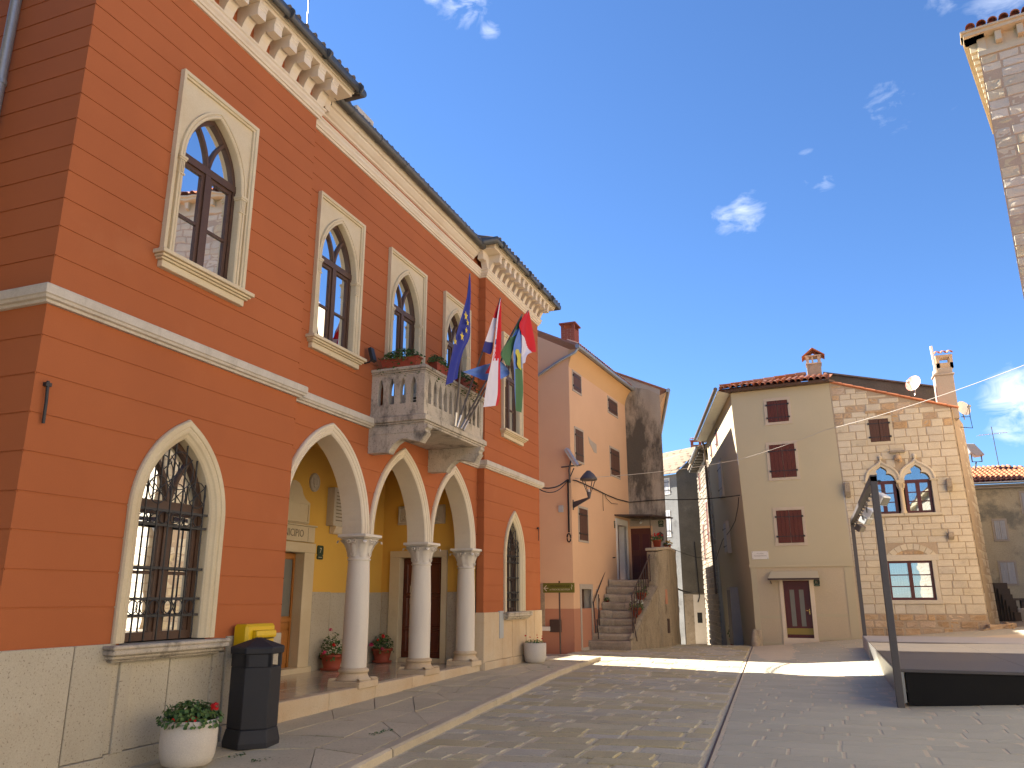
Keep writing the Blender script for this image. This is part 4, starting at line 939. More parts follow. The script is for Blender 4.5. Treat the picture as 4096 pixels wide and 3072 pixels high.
# ---------------------------------------------------------------- helpers for the houses
def shutter_window(parent, fr, u0, u1, z0, z1, m, leaves=2, fw=.09, d=.0, frame='frame_stone', single=False, hinge=True):
    W = MB()
    for a, b, c_, e in ((u0 - fw, u1 + fw, z1, z1 + fw), (u0 - fw * 1.1, u1 + fw * 1.1, z0 - fw * .9, z0), (u0 - fw, u0, z0, z1), (u1, u1 + fw, z0, z1)): W.fbox(fr, a, b, c_, e, -.1, d + .022)
    w_ = W.build('window', frame, parent)
    n = leaves
    for i in range(n):
        a, b = u0 + (u1 - u0) * i / n + .006, u0 + (u1 - u0) * (i + 1) / n - .006; k = 3
        L = MB()
        for q in range(k): L.fbox(fr, a + (b - a) * q / k + .002, a + (b - a) * (q + 1) / k - .002, z0 + .008, z1 - .008, d - .01, d + .03 + ru(0, .003))
        s = L.build('shutter', m, w_)
        if hinge:
            e = a if i == 0 else b
            for zz in (z0 + (z1 - z0) * .2, z0 + (z1 - z0) * .8):
                H = MB().fbox(fr, a + .01 if i else a - .03, b - .01 if i == 0 else b + .03, zz - .014, zz + .014, d + .034, d + .042); H.fbox(fr, e - .05 if i == 0 else e, e if i == 0 else e + .05, zz - .03, zz + .03, d + .02, d + .06)
                H.build('hinge', 'black_iron', s)
    return w_
def tile_mesh(m, r=.085, L=.42, r2=None):
    mb = MB(); n = 7; v = []
    for y, rr in ((0, r), (L, r2 or r * .8)):
        for k in range(n + 1): a = math.pi * k / n; v.append((rr * math.cos(a), y, rr * math.sin(a)))
    for y, rr in ((0, r - .016), (L, (r2 or r * .8) - .016)):
        for k in range(n + 1): a = math.pi * k / n; v.append((rr * math.cos(a), y, rr * math.sin(a)))
    q = n + 1; f = [(k, k + 1, q + k + 1, q + k) for k in range(n)] + [(2 * q + k + 1, 2 * q + k, 3 * q + k, 3 * q + k + 1) for k in range(n)] + [(k + 1, k, 2 * q + k, 2 * q + k + 1) for k in range(n)]
    me = bpy.data.meshes.new('roof_tile'); me.from_pydata(v, [], f); me.materials.append(M[m]); return me
def tile_at(me, parent, pos, upv, side):
    """tile whose length runs along upv (up the slope)"""
    y = Vector(upv).normalized(); x = Vector(side).normalized(); z = x.cross(y).normalized(); x = y.cross(z)
    o = link('roof_tile', me, parent, Vector(pos) - wloc(parent)); o.rotation_euler = Matrix((x, y, z)).transposed().to_euler(); return o
def brick_stack(parent, x0, x1, y0, y1, z0, z1, m='brick_red', name='chimney', mort='mortar'):
    mb = MB(); mb.box(x0 + .012, x1 - .012, y0 + .012, y1 - .012, z0, z1); c = mb.build(name, mort, parent); b = MB(); z = z0; r = 0
    while z < z1 - .03:
        h = min(.075, z1 - z)
        for (ax, a0, a1) in (('x', x0, x1), ('y', y0, y1)):
            t = a0 - (.12 if r % 2 else 0)
            while t < a1 - .01:
                e = min(t + .235, a1); s = max(t, a0)
                if e - s > .03:
                    if ax == 'x':
                        b.box(s + .004, e - .004, y0 - ru(0, .004), y0 + .05, z + .004, z + h - .006); b.box(s + .004, e - .004, y1 - .05, y1 + ru(0, .004), z + .004, z + h - .006)
                    else:
                        b.box(x0 - ru(0.001, .004), x0 + .05, s + .006, e - .006, z + .004, z + h - .006); b.box(x1 - .05, x1 + ru(.001, .004), s + .006, e - .006, z + .004, z + h - .006)
                t += .24
        z += h; r += 1
    b.build('brick', m, c, kind='stuff'); return c

# ---------------------------------------------------------------- pink house beside the steps
PK = empty('pink_house', (-8.5, 27, 0), 'salmon pink plastered three storey house with small brown shuttered windows', 'house')
FK = Fr((-7.2, 24.05), (.37, 4.9)); FKs = Fr((0, 24.05), (1, 0))
mb = MB(); ops = [rect_fn(.68, 1.58, -.1, 1.84), rect_fn(4.58, 5.68, 2.2, 4.16)]
mb.wall(FK, 0, 6.16, [(1.25, 0), (1.84, 0), (2.2, 0), (4.16, 0), (8.98, 0)], ops)
mb.add([(-7.2, 24.05, 1.25), (-7.2, 24.05, 9.0), (-7.05, 24.05, 9.5), (-8.4, 24.05, 10.22), (-13.5, 24.05, 12.9), (-13.5, 24.05, 1.25)], [(0, 1, 2, 3, 4, 5)])
mb.quad((-13.5, 24.05, 0), (-13.5, 30, 0), (-13.5, 30, 12.9), (-13.5, 24.05, 12.9))
mb.build('wall', 'pink_plaster', PK)
mb = MB(); mb.wall(FK, -.005, 6.16, [(-.2, .004), (1.25, .004)], ops); mb.fbox(FKs, -13.5, -7.2, -.2, 1.25, -.05, .004); mb.build('wall_base', 'pink_base', PK)
mb = MB(); cv = [(0, 8.96), (.015, 9.06), (.05, 9.2), (.11, 9.34), (.19, 9.46), (.28, 9.54)]   # plastered cove under the eaves
v = [FK.p(u, z, d) for u in [6.16 * i / 12 for i in range(13)] for d, z in cv]
mb.add(v, [(i * 6 + j, i * 6 + 6 + j, i * 6 + 7 + j, i * 6 + 1 + j) for i in range(12) for j in range(5)], smooth=True)
mb.add([FK.p(0, z, d) for d, z in cv] + [FK.p(0, 9.54, 0)], [(0, 1, 2, 3, 4, 5, 6)]); mb.build('eaves_cove', 'ochre_cove', PK)
g = MB().tube([FK.p(u, 9.60 + .01 * math.sin(u * 1.3), .36) for u in [-.12 + .5 * i for i in range(14)]], .075, 10); g.tube([FK.p(-.02, 9.56, .36), FK.p(-.06, 9.40, .26), (-7.45, 24.0, 9.20), (-8.3, 23.98, 8.72), (-11, 23.98, 7.2)], .048, 8)
gt = g.build('gutter', 'zinc_gutter', PK)
for k in range(6): MB().tube([FK.p(.5 + k, 9.605, .36), FK.p(.52 + k, 9.605, .36)], .081, 10).build('gutter_joint', 'zinc_gutter', gt)
mb = MB(); mb.prism([FK.p(-.08, 9.62, .34), FK.p(-.08, 9.67, .34), FK.p(-.08, 12.98, -6.2), FK.p(-.08, 12.9, -6.2)], FK.u * 6.3); mb.build('roof', 'clay_tile', PK)
tm = tile_mesh('clay_tile', .08, .45); upv = FK.p(0, 3.3, -6.54) - FK.p(0, 0, 0)
for k in range(33): tile_at(tm, PK, FK.p(.0 + k * .186, 9.665 + ru(0, .012), .36), upv, FK.u)
for a in ((.36, 1.08, 8.28, 8.88), (4.02, 5.08, 8.30, 8.82), (.44, 1.15, 5.92, 6.96), (4.07, 5.10, 5.94, 6.92), (.62, 1.39, 3.36, 4.38)): shutter_window(PK, FK, *a, 'brown_shutter', leaves=1, fw=.07, frame='pale_plaster', d=.0)
d = MB(); d.fbox(FK, .56, .68, 0, 1.84, -.1, .02); d.fbox(FK, 1.58, 1.70, 0, 1.84, -.1, .02); d.fbox(FK, .54, 1.72, 1.842, 1.99, -.1, .022); d.fbox(FK, .68, 1.58, -.05, .08, -.3, .03)
for a, b in (((.68, 0), (.68, 1.84)), ((1.58, 0), (1.58, 1.84)), ((.68, 1.84), (1.58, 1.84))): d.quad(FK.p(*a, 0), FK.p(*b, 0), FK.p(*b, -.3), FK.p(*a, -.3))
dd = d.build('door', 'pale_plaster', PK); L = MB()
for q in range(5): L.fbox(FK, .68 + .18 * q + .003, .68 + .18 * q + .177, .0, 1.84, -.29, -.245 + ru(0, .004))
L.build('door_leaf', 'brown_wood', dd)
d = MB(); d.fbox(FK, 4.42, 4.58, 2.2, 4.16, -.1, .02); d.fbox(FK, 5.68, 5.84, 2.2, 4.16, -.1, .02); d.fbox(FK, 4.40, 5.86, 4.162, 4.38, -.1, .022)
for a, b in (((4.58, 2.2), (4.58, 4.16)), ((5.68, 2.2), (5.68, 4.16)), ((4.58, 4.16), (5.68, 4.16))): d.quad(FK.p(*a, 0), FK.p(*b, 0), FK.p(*b, -.34), FK.p(*a, -.34))
dd = d.build('door', 'white_paint', PK); MB().fbox(FK, 4.58, 5.68, 2.2, 4.16, -.36, -.30).build('door_leaf', 'dark_door', dd)
MB().fbox(FK, 2.1, 2.22, 1.2, 1.85, -.05, .012).build('blocked_opening', 'pale_plaster', PK)
MB().slab(FK, [(1.70, 6.93), (1.98, 6.84), (2.55, 6.78), (2.55, 6.46), (2.30, 6.46), (1.84, 6.70)], -.02, .006).build('bare_stone_patch', 'pale_plaster', PK)
w_ = MB(); w_.fbox(FKs, -8.5, -8.13, .72, 2.0, -.1, .03); wo_ = w_.build('window', 'old_step', PK); MB().fbox(FKs, -8.6, -8.26, .75, 1.82, -.1, .034).build('shutter', 'brown_iron', wo_); MB().fbox(FKs, -8.7, -7.95, .60, .72, -.05, .12).build('sill', 'white_paint', wo_)
mb = MB().fbox(FKs, -7.97, -7.60, .56, .93, 0, .05); mo = mb.build('gas_cabinet', 'brown_iron', PK, bevel=.006); MB().fbox(FKs, -7.94, -7.63, .59, .90, .05, .056).build('cabinet_door', 'brown_iron', mo)
# chimney: bricks one by one round an open top
ch = brick_stack(PK, -8.0, -7.5, 25.85, 26.45, 9.85, 10.95); mb = MB()
for x in (-8.0, -7.60):
    for y in (25.85, 26.35): mb.box(x, x + .10, y, y + .10, 10.951, 11.12)
mb.box(-8.06, -7.44, 25.79, 26.51, 11.121, 11.17); mb.build('chimney_cap', 'brick_red', ch)
# ---------------------------------------------------------------- grey gable house behind the steps
GH = empty('grey_gable_house', (-6.2, 30.2, 0), 'stained grey gable house rising behind the stone steps', 'house')
FG = Fr((0, 30.2), (1, 0)); AD = Vector((-.22, .975, 0)).normalized()
mb = MB(); R0 = Vector((-5.33, 30.2, -.2)); dl = AD * 10
mb.add([(-9.5, 30.2, -.2), (-5.33, 30.2, -.2), (-5.33, 30.2, 9.28), (-5.45, 30.2, 9.56), (-9.5, 30.2, 11.45)], [(0, 1, 2, 3, 4)])
mb.add([R0, R0 + dl, R0 + dl + Vector((0, 0, 9.5)), R0 + Vector((0, 0, 9.5))], [(0, 1, 2, 3)]); mb.build('wall', 'stained_plaster', GH)
mb = MB(); mb.fbox(FG, -6.78, -5.33, 2.1, 4.42, -.05, .012); mb.build('plaster_panel', 'pale_plaster', GH)
mb = MB(); mb.add([FG.p(-9.5, 11.46, .012), FG.p(-5.30, 9.50, .012), FG.p(-5.32, 9.28, .012), FG.p(-5.8, 9.56, .012), FG.p(-6.4, 9.70, .012), FG.p(-6.75, 10.0, .012), FG.p(-9.5, 11.2, .012)], [(0, 1, 2, 3, 4, 5, 6)]); mb.build('verge_plaster', 'pale_plaster', GH)
mb = MB(); a = [Vector((-5.03, 30.1, 9.42)), Vector((-5.03, 30.1, 9.47)), Vector((-10, 30.1, 11.76)), Vector((-10, 30.1, 11.68))]; mb.prism(a, AD * 10); mb.build('roof', 'clay_tile', GH)
g = MB().tube([Vector((-4.96, 30.1, 9.42)) + AD * t for t in (0, 5, 10)], .08, 10); g.build('gutter', 'zinc_gutter', GH)
mb = MB(); mb.prism([(-5.33, 30.19, 9.27), (-5.05, 30.19, 9.38), (-5.33, 30.19, 8.9)], AD * 10); mb.build('eaves_cove', 'ochre_cove', GH)
d = MB(); d.fbox(FG, -6.72, -5.92, 2.2, 4.12, -.03, .02); do = d.build('door', 'dark_door', GH); mb = MB(); mb.fbox(FG, -6.78, -6.70, 2.2, 4.12, 0, .05); mb.fbox(FG, -5.94, -5.86, 2.2, 4.12, 0, .05); mb.fbox(FG, -6.78, -5.86, 4.122, 4.2, 0, .05); mb.build('door_frame', 'pink_plaster', do)
mb = MB()
for zz in (2.5, 3.3):
    for sg in (-1, 1): mb.fbox(FG, -6.32 + sg * .19 - .13, -6.32 + sg * .19 + .13, zz, zz + .6, .02, .032)
mb.build('door_panel', 'red_door', do)
cp = [(-6.98, 28.35, 4.46), (-5.5, 28.35, 4.40), (-5.06, 30.18, 4.44), (-6.76, 30.18, 4.50)]
MB().add(cp + [(x, y, z + .045) for x, y, z in cp], [(0, 1, 2, 3), (4, 5, 6, 7), (0, 1, 5, 4), (1, 2, 6, 5), (2, 3, 7, 6), (3, 0, 4, 7)]).build('canopy', 'brown_iron', GH)
MB().tube([(-5.6, 28.45, 3.1), (-5.6, 28.45, 4.40)], .012, 6).tube([(-5.2, 29.4, 3.1), (-5.2, 29.4, 4.42)], .012, 6).build('canopy_post', 'brown_iron', GH)
cm = MB().tube([(-6.26, 30.12, 4.36), (-6.26, 30.0, 4.34), (-6.25, 29.9, 4.30)], .04, 8); cm.build('camera_housing', 'white_metal', GH)
# stone steps with their landing wall
ST = empty('stone_staircase', (-6.3, 26.6, 0), 'worn grey stone outdoor steps climbing to a landing with rendered side wall', 'steps')
zr_ = [.27, .48, .70, .93, 1.17, 1.43, 1.69, 1.94, 2.18]
def xw(y): return -7.2 + (y - 24.05) * .0755
def xc(y): return -5.83 + (y - 25.45) * .20
for k, z in enumerate(zr_):
    y0 = 25.38 + .245 * k + (0 if k else -.12); y1 = 25.38 + .245 * (k + 1) + .1; zb = zr_[k - 1] if k else -.15
    a, b = xw(y0) + .03 - (.04 if k == 0 else 0), xc(y0) + .02 + (.1 if k == 0 else 0); cut = [a, a + (b - a) * (1 if k in (0, 1, 7, 8) else ru(.3, .6)), b]
    for p, q in zip(cut, cut[1:]):
        if q - p < .05: continue
        n = 7; v = []
        for i in range(n + 1):
            x = p + .004 + (q - p - .008) * i / n; sag = -.022 * math.sin(math.pi * (x - a) / (b - a)); j = ru(-.012, .012)
            v += [(x, y0 + .012 + j, zb - .005), (x, y0 - .008 + j, zb + (z - zb) * .6), (x, y0 + .005 + j, z - .03 + sag), (x, y0 + .035 + j, z + sag), (x, y1, z + sag * .6), (x, y1, zb - .02)]
        mb = MB().add(v, [(i * 6 + t, (i + 1) * 6 + t, (i + 1) * 6 + t + 1, i * 6 + t + 1) for i in range(n) for t in range(5)] + [tuple(range(6))[::-1], tuple(n * 6 + t for t in range(6))])
        mb.build('step_stone', 'old_step', ST)
MB().add([(xw(27.5), 27.45, 2.17), (-5.4, 27.45, 2.17), (-5.4, 30.2, 2.17), (-6.74, 30.2, 2.17)], [(0, 1, 2, 3)]).build('landing', 'old_step', ST)
mb = MB()   # sloping cheek, rough plastered: a displaced sheet over a solid core
def cheek_top(y): return .30 + (y - 25.45) * 1.0 if y < 27.1 else 3.06 + min(.17, (y - 27.1) * .2)
path = [(-5.83, 25.42), (-5.70, 25.52), (-5.55, 25.95), (-5.40, 26.4), (-5.28, 26.75), (-5.17, 27.09)]
def ribbon(mb, pts, z0, ztop, n=9, amp=.018):
    v = []
    for (x, y), zt in zip(pts, ztop):
        for i in range(n + 1): v.append((x + ru(-amp, amp), y + ru(-amp, amp), z0 + (zt - z0) * i / n))
    mb.add(v, [(i * (n + 1) + j, (i + 1) * (n + 1) + j, (i + 1) * (n + 1) + j + 1, i * (n + 1) + j + 1) for i in range(len(pts) - 1) for j in range(n)], smooth=True)
ribbon(mb, path, -.15, [cheek_top(y) for _, y in path])
path2 = [(-5.5, 27.1), (-5.39, 27.08), (-5.28, 27.08), (-5.17, 27.09), (-5.08, 27.33), (-4.98, 27.6), (-4.90, 27.84), (-4.92, 28.4), (-4.97, 29.2), (-5.03, 30.2)]
ribbon(mb, path2, -.15, [3.06] * 4 + [3.1, 3.16, 3.2, 3.2, 3.2, 3.2], 14)
mb.add([(xc(25.45), 25.42, .32), (-5.70, 25.52, .33), (-5.17, 27.09, 1.96), (-5.5, 27.1, 1.97)], [(0, 1, 2, 3)]); mb.add([(-5.83, 25.42, -.1), (-5.83, 25.42, .32), (-5.5, 27.1, 1.97), (-5.5, 27.1, -.1)], [(0, 1, 2, 3)])
mb.add([(-5.5, 27.1, 0), (-5.5, 27.1, 3.06), (-5.4, 30.2, 3.1), (-5.4, 30.2, 0)], [(0, 1, 2, 3)])
sw = mb.build('side_wall', 'rough_render', ST)
mb = MB(); tp = [(-5.54, 27.05), (-5.15, 27.05), (-4.86, 27.83), (-5.02, 30.18), (-5.42, 30.18)]
mb.add([(x, y, 3.1 + (.0 if y < 27.5 else .08)) for x, y in tp] + [(x, y, 3.2 + (.0 if y < 27.5 else .08)) for x, y in tp], [(0, 1, 2, 3, 4), (5, 6, 7, 8, 9)] + [(i, (i + 1) % 5, 5 + (i + 1) % 5, 5 + i) for i in range(5)]); mb.build('coping', 'old_step', ST, bevel=.02)
for (x, y, z, h_) in ((-5.01, 27.55, 1.6, .24), (-4.985, 27.6, .66, .23)):
    dv = Vector((.345, .94, 0)).normalized(); nv = Vector((dv.y, -dv.x, 0)); MB().obox((x, y, z), dv * .065, nv * .03, (0, 0, h_)).build('niche', 'brown_iron' if z < 1 else 'pink_base', ST)
def rail(name, pts, extra=()):
    mb = MB().tube(pts, .021, 8)
    for p in extra: mb.tube(p, .016, 6)
    return mb.build(name, 'brown_iron', ST)
rail('handrail', [(-6.93, 25.55, .48), (-7.0, 25.6, 1.42), (-6.98, 27.9, 2.93), (-6.84, 28.1, 2.95)], [[(-6.92, 26.0, .6), (-6.93, 26.0, 1.68)], [(-6.86, 25.6, .3), (-6.9, 25.6, .9)], [(-6.9, 25.62, .5), (-6.88, 25.9, 1.55)]])
bars = [[(-5.74 + .021 * i * 2, 25.62 + .18 * i, .58 + .19 * i), (-5.74 + .021 * i * 2, 25.62 + .18 * i, 1.62 + .165 * i)] for i in range(9)]
rail('handrail', [(-5.74, 25.62, .5), (-5.74, 25.62, 1.64), (-5.40, 27.06, 2.96)], bars + [[(-5.74, 25.62, .85), (-5.40, 27.06, 2.2)], [(-5.62, 25.6, .25), (-5.74, 25.62, .95)]])
# ---------------------------------------------------------------- tan house
TN = empty('tan_house', (-.6, 29, 0), 'tall beige plastered house with red brown double shutters and tiled roof', 'house')
FT = Fr((-2.23, 29.0), (1, -.07))
lean0, lean1 = (lambda z: -.034 * z), (lambda z: 3.27 - .022 * z)
mb = MB(); mb.wall(FT, lean0, lean1, [(2.62, 0), (8.82, 0)]); mb.build('wall', 'tan_plaster', TN)
mb = MB(); mb.wall(FT, lean0, lean1, [(-.2, .012), (.27, .012), (2.12, .012), (2.56, .012)], [rect_fn(.94, 1.79, .25, 2.12)])
mb.build('lower_wall', 'tan_pebble', TN)
mb = MB(); mb.fbox(FT, -.1, 3.22, 2.56, 2.68, -.05, .05)
for a, b in ((-.06, .12), (2.92, 3.18)): mb.fbox(FT, a, b, .05, 2.555, 0, .028)
for a, b, zb in ((.13, .82, .92), (1.93, 2.90, .98)): mb.fbox(FT, a, b, zb - .03, zb + .06, 0, .022)
for a, b, zb in ((.13, .82, .08), (1.93, 2.90, .25)): mb.fbox(FT, a, b, zb - .03, zb + .05, 0, .022)
mb.build('plaster_band', 'tan_plaster', TN)
mb = MB(); NA = 12; rowp = []
for i in range(NA + 1):
    s = 9.55 * i / NA; b = Vector((-2.23, 29.0, 0)) + AD * s; t = Vector((-2.53, 29.02, 0)) + AD * s * 1.0
    rowp.append([Vector((b.x + (t.x - b.x) * z / 8.8, b.y, z)) for z in (-1.2, 0, 2.6, 5.5, 8.85)])
mb.add([p for r in rowp for p in r], [(i * 5 + j, i * 5 + 5 + j, i * 5 + 6 + j, i * 5 + 1 + j) for i in range(NA) for j in range(4)]); mb.build('alley_wall', 'tan_plaster', TN)
FA = Fr((-2.44, 29.0), (.22, -.975))
for a in ((-5.7, -5.06, 7.80, 8.6), (-8.08, -7.55, 7.75, 8.5)): shutter_window(TN, FA, *a, 'red_shutter', leaves=1, fw=.06, d=.05)
for a in ((-5.69, -4.7, 5.67, 7.1), (-5.24, -4.4, 3.35, 4.5)): shutter_window(TN, FA, *a, 'grey_shutter', leaves=1, fw=.07, d=.05)
d = MB(); d.fbox(FA, -4.9, -3.75, -.2, 1.95, -.2, .16); do = d.build('door', 'pale_plaster', TN); MB().fbox(FA, -4.8, -3.85, -.2, 1.85, -.1, .165).build('door_leaf', 'brown_wood', do)
for a, b, c_, e in ((.94, 1.65, 7.58, 8.36), (.89, 1.74, 5.60, 6.77), (.93, 1.77, 3.36, 4.47)): shutter_window(TN, FT, a, b, c_, e, 'red_shutter', leaves=2, fw=.10)
d = MB(); d.fbox(FT, .83, .94, .05, 2.12, -.15, .035); d.fbox(FT, 1.79, 1.92, .05, 2.12, -.15, .035); d.fbox(FT, .80, 1.94, 2.121, 2.25, -.15, .036); d.fbox(FT, .82, 1.93, .02, .27, -.2, .05)
do = d.build('door', 'trim_clean', TN)
L = MB(); L.fbox(FT, .945, 1.785, .27, 2.12, -.14, -.09); L.fbox(FT, .945, 1.785, .27, .36, -.09, -.07); L.build('door_leaf', 'red_door', do); MB().fbox(FT, .95, 1.78, .38, .58, -.09, -.078).build('kick_plate', 'gold_kick', do)
for a in (1.13, 1.43): MB().fbox(FT, a, a + .145, .64, 1.82, -.09, -.086).build('pane', 'frost_glass', do)
h = MB(); h.fbox(FT, 1.70, 1.725, 1.02, 1.2, -.09, -.075); h.tube([FT.p(1.71, 1.14, -.07), FT.p(1.71, 1.14, -.03), FT.p(1.60, 1.14, -.025)], .009, 6); h.build('door_handle', 'brass', do)
can = MB(); can.add([FT.p(.53, 2.16, .42), FT.p(2.15, 2.16, .42), FT.p(2.1, 2.40, .03), FT.p(.6, 2.40, .03)] + [FT.p(.53, 2.19, .42), FT.p(2.15, 2.19, .42), FT.p(2.1, 2.425, .03), FT.p(.6, 2.425, .03)], [(0, 1, 2, 3), (4, 5, 6, 7), (0, 1, 5, 4), (1, 2, 6, 5), (3, 0, 4, 7)])
co = can.build('door_canopy', 'tan_plaster', TN); mb = MB(); mb.fbox(FT, .52, 2.16, 2.13, 2.19, .42, .44)
for u in (.58, 2.08): mb.tube([FT.p(u, 2.02, .02), FT.p(u, 2.15, .40)], .015, 6)
mb.build('canopy_rail', 'brown_iron', co)
# eaves, gutters, hip roof
mb = MB(); mb.prism([FT.p(-.48, 8.80, .28), FT.p(-.48, 8.87, .30), FT.p(-.3, 8.87, 0), FT.p(-.3, 8.80, 0)], FT.u * 3.58); mb.build('eaves_board', 'brown_wood', TN)
mb = MB(); A_ = Vector((-2.95, 28.75, 8.88)); mb.add([A_, A_ + AD * 9.7, Vector((-2.55, 29, 8.78)) + AD * 9.7, Vector((-2.55, 29, 8.78))], [(0, 1, 2, 3)]); mb.build('soffit', 'white_paint', TN)
g = MB().tube([Vector((-3.02, 28.72, 8.93)) + AD * t for t in (0, 3.3, 6.6, 9.6)], .075, 8); g.tube([Vector((-2.75, 29, 8.9)) + AD * 9.45, Vector((-2.66, 29, 8.6)) + AD * 9.5, Vector((-2.56, 29, 2.2)) + AD * 9.4, Vector((-2.6, 29, 1.75)) + AD * 9.1], .055, 8); g.build('gutter', 'copper_pipe', TN)
eA, eB, rC, rD = Vector((-2.9, 28.72, 8.90)), FT.p(3.1, 8.88, .30), Vector((1.1, 31, 9.72)), Vector((.1, 31, 9.70))
mb = MB(); mb.add([eA, eB, rC, rD], [(0, 1, 2, 3)]); E_ = eA + AD * 10; mb.add([eA, rD, rD + AD * 8, E_], [(0, 1, 2, 3)]); mb.build('roof', 'clay_tile', TN)
tm2 = tile_mesh('clay_tile', .10, .48); su = (eB - eA).normalized(); nrm = su.cross((rC - eB)).normalized(); upn = nrm.cross(su).normalized()
if upn.z < 0: upn = -upn
Ltot = (eB - eA).length; k = 0; u = .1
while u < Ltot:
    for r in range(6):
        p = eA + su * u + upn * (r * .38 - .06)
        t = (p - eA).dot(su); hmax = (rD - eA).dot(upn) * min(1, t / max((rD - eA).dot(su), .1))
        if r * .38 < hmax - .05 or r == 0: tile_at(tm2, TN, p + Vector((0, 0, .03 + ru(-.01, .012) - r * .008)), upn + Vector((ru(-.03, .03), ru(-.03, .03), 0)), su)
    u += .205
for r in range(8):
    p = eA + (rD - eA) * (r / 8); tile_at(tm2, TN, p + Vector((0, 0, .10)), rD - eA, Vector((1, 1, 0)))
chm = MB(); chm.box(.19, .70, 30.85, 31.3, 9.4, 10.16); ch = chm.build('chimney', 'stained_plaster', TN, bevel=.01); mb = MB()
for x in (.19, .60):
    for y in (30.85, 31.2): mb.box(x, x + .10, y, y + .10, 10.161, 10.42)
mb.box(.385, .445, 30.87, 30.93, 10.161, 10.42); mb.box(.16, .73, 30.82, 31.33, 10.12, 10.16); mb.box(.15, .74, 30.81, 31.34, 10.42, 10.46); mb.build('chimney_pier', 'ashlar_warm', ch)
rf = MB(); rf.prism([(.04, 30.75, 10.42), (.445, 30.75, 10.74), (.86, 30.75, 10.44), (.86, 30.75, 10.40), (.445, 30.75, 10.68), (.04, 30.75, 10.37)], (0, .65, 0)); rf.lathe((.445, 31.07, 10.70), [(.10, 0), (.10, .06), (.05, .1), (.0, .11)], 8); rf.build('chimney_roof', 'clay_tile', ch)
mb = MB(); mb.fbox(FT, .012, .56, 2.84, 3.11, 0, .02); sg = mb.build('name_plaque', 'white_paint', TN); txt('TRG - PIAZZA', .038, FT, .286, 3.03, .021, .001, 'carved_letter', sg, 'lettering'); txt('Tommaso Bembo', .058, FT, .286, 2.955, .021, .001, 'carved_letter', sg, 'lettering')
b = MB()
for u in (.035, .535):
    for z in (2.865, 3.085): b.fbox(FT, u - .009, u + .009, z - .009, z + .009, .02, .027)
b.build('screw', 'black_iron', sg)
# ---------------------------------------------------------------- stone house
SH = empty('stone_house', (2.7, 28.77, 0), 'pale ashlar stone house with twin ogee windows', 'house')
FH = Fr((0, 28.77), (1, 0))
shl, shr, sht = (lambda z: 1.03 - .021 * z), (lambda z: 4.65 - .025 * z), (lambda u: 8.82 - .331 * (u - .85))
mb = MB(); gops = [rect_fn(1.95, 2.56, 6.6, 7.4), rect_fn(1.72, 3.66, 4.2, 5.32), rect_fn(1.97, 3.29, 1.48, 2.70)]
def g_top(c): return lambda z: (c - .42, c + .42) if 5.32 <= z <= 5.55 else (c - .2, c + .2) if 5.55 < z < 5.85 else None
mb.wall(FH, shl, shr, [(z, -.012) for z in (-.2, 1.48, 2.70, 4.2, 5.32, 5.55, 5.85, 6.6, 7.4, 7.62)], gops + [g_top(2.155), g_top(3.19)])
mb.wall(FH, shl, (lambda z: max(shl(z) + .001, .85 + (8.82 - z) / .331)), [(7.62, -.012), (8.8, -.012)])
FHs = Fr((4.65, 28.77), (.25, .97)); mb.add([(4.655 + .02, 28.79, -.2), (4.65 + .80, 28.77 + 3.1, -.2), (4.46 + .80, 28.77 + 3.1, 7.6), (4.465 + .02, 28.79, 7.6)], [(0, 1, 2, 3)]); mb.build('wall', 'mortar', SH)
mw_ = stone_set('ashlar', 9, 300, rough=.07, bulge=.07, edge_in=(.14, .22), cr=.5, e=.05); ww_ = stone_set('ashlar_warm', 7, 320, rough=.16, bulge=.14, edge_in=(.18, .30), cr=1.2, e=.09); rr_ = stone_set('rubble', 4, 350, rough=.25, bulge=.2, edge_in=(.2, .35), cr=1.3, e=.1)
holes = [(1.84, 2.66, 6.5, 7.5), (1.62, 3.74, 4.1, 5.34), (1.72, 2.60, 5.34, 5.72), (2.74, 3.64, 5.34, 5.72), (1.98, 2.33, 5.72, 6.0), (3.0, 3.38, 5.72, 6.0), (1.86, 3.42, 1.36, 2.9), (1.95, 3.5, 2.9, 3.26), (2.6, 2.9, 5.5, 6.0)]
def split(rects):
    a = [q for q in rects if q[3] < 1.1 or (q[2] > 7.0 and rnd() < .4)]; return a, [q for q in rects if q not in a]
rc = courses(1, 4.6, .18, 8.8, holes, (.19, .28), (.2, .56), anchors=(1.05, 1.36, 2.9, 3.26, 4.1, 5.34, 5.72, 6.0, 6.5, 7.5), top=lambda u: sht(u) - .03, left=lambda z: shl(z) + .015, right=lambda z: shr(z) - .01)
warm, cool = split(rc)
side = courses(0, 3.2, .4, 7.5, [], (.22, .32), (.3, .6), left=lambda z: .01)
NS = 296 - len(warm) - len(side); cool.sort(key=lambda r: -(r[1] - r[0]) * (r[3] - r[2]))
lay_stones(FH, cool[:NS], mw_, SH, depth=.12, gap=.009, proud=.004, jit=.006); lay_stones(FH, warm, ww_, SH, depth=.16, gap=.016, proud=.012, jit=.012)
st = MB()
for a, b, z0, z1 in cool[NS:]:
    me = random.choice(mw_); mt = Matrix.Translation(FH.p((a + b) / 2, (z0 + z1) / 2, ru(-.06, -.053))) @ Matrix.Diagonal((b - a - .009, .12, z1 - z0 - .009, 1)); st.add([mt @ v.co for v in me.vertices], [tuple(q.vertices) for q in me.polygons])
st.build('stone', 'ashlar', SH, kind='stuff')
for q in side: lay_stones(Fr((4.655 - .025 * (q[2] + q[3]) / 2, 28.77), (.25, .97)), [q], mw_, SH, depth=.12, gap=.012, proud=.004, jit=.006)
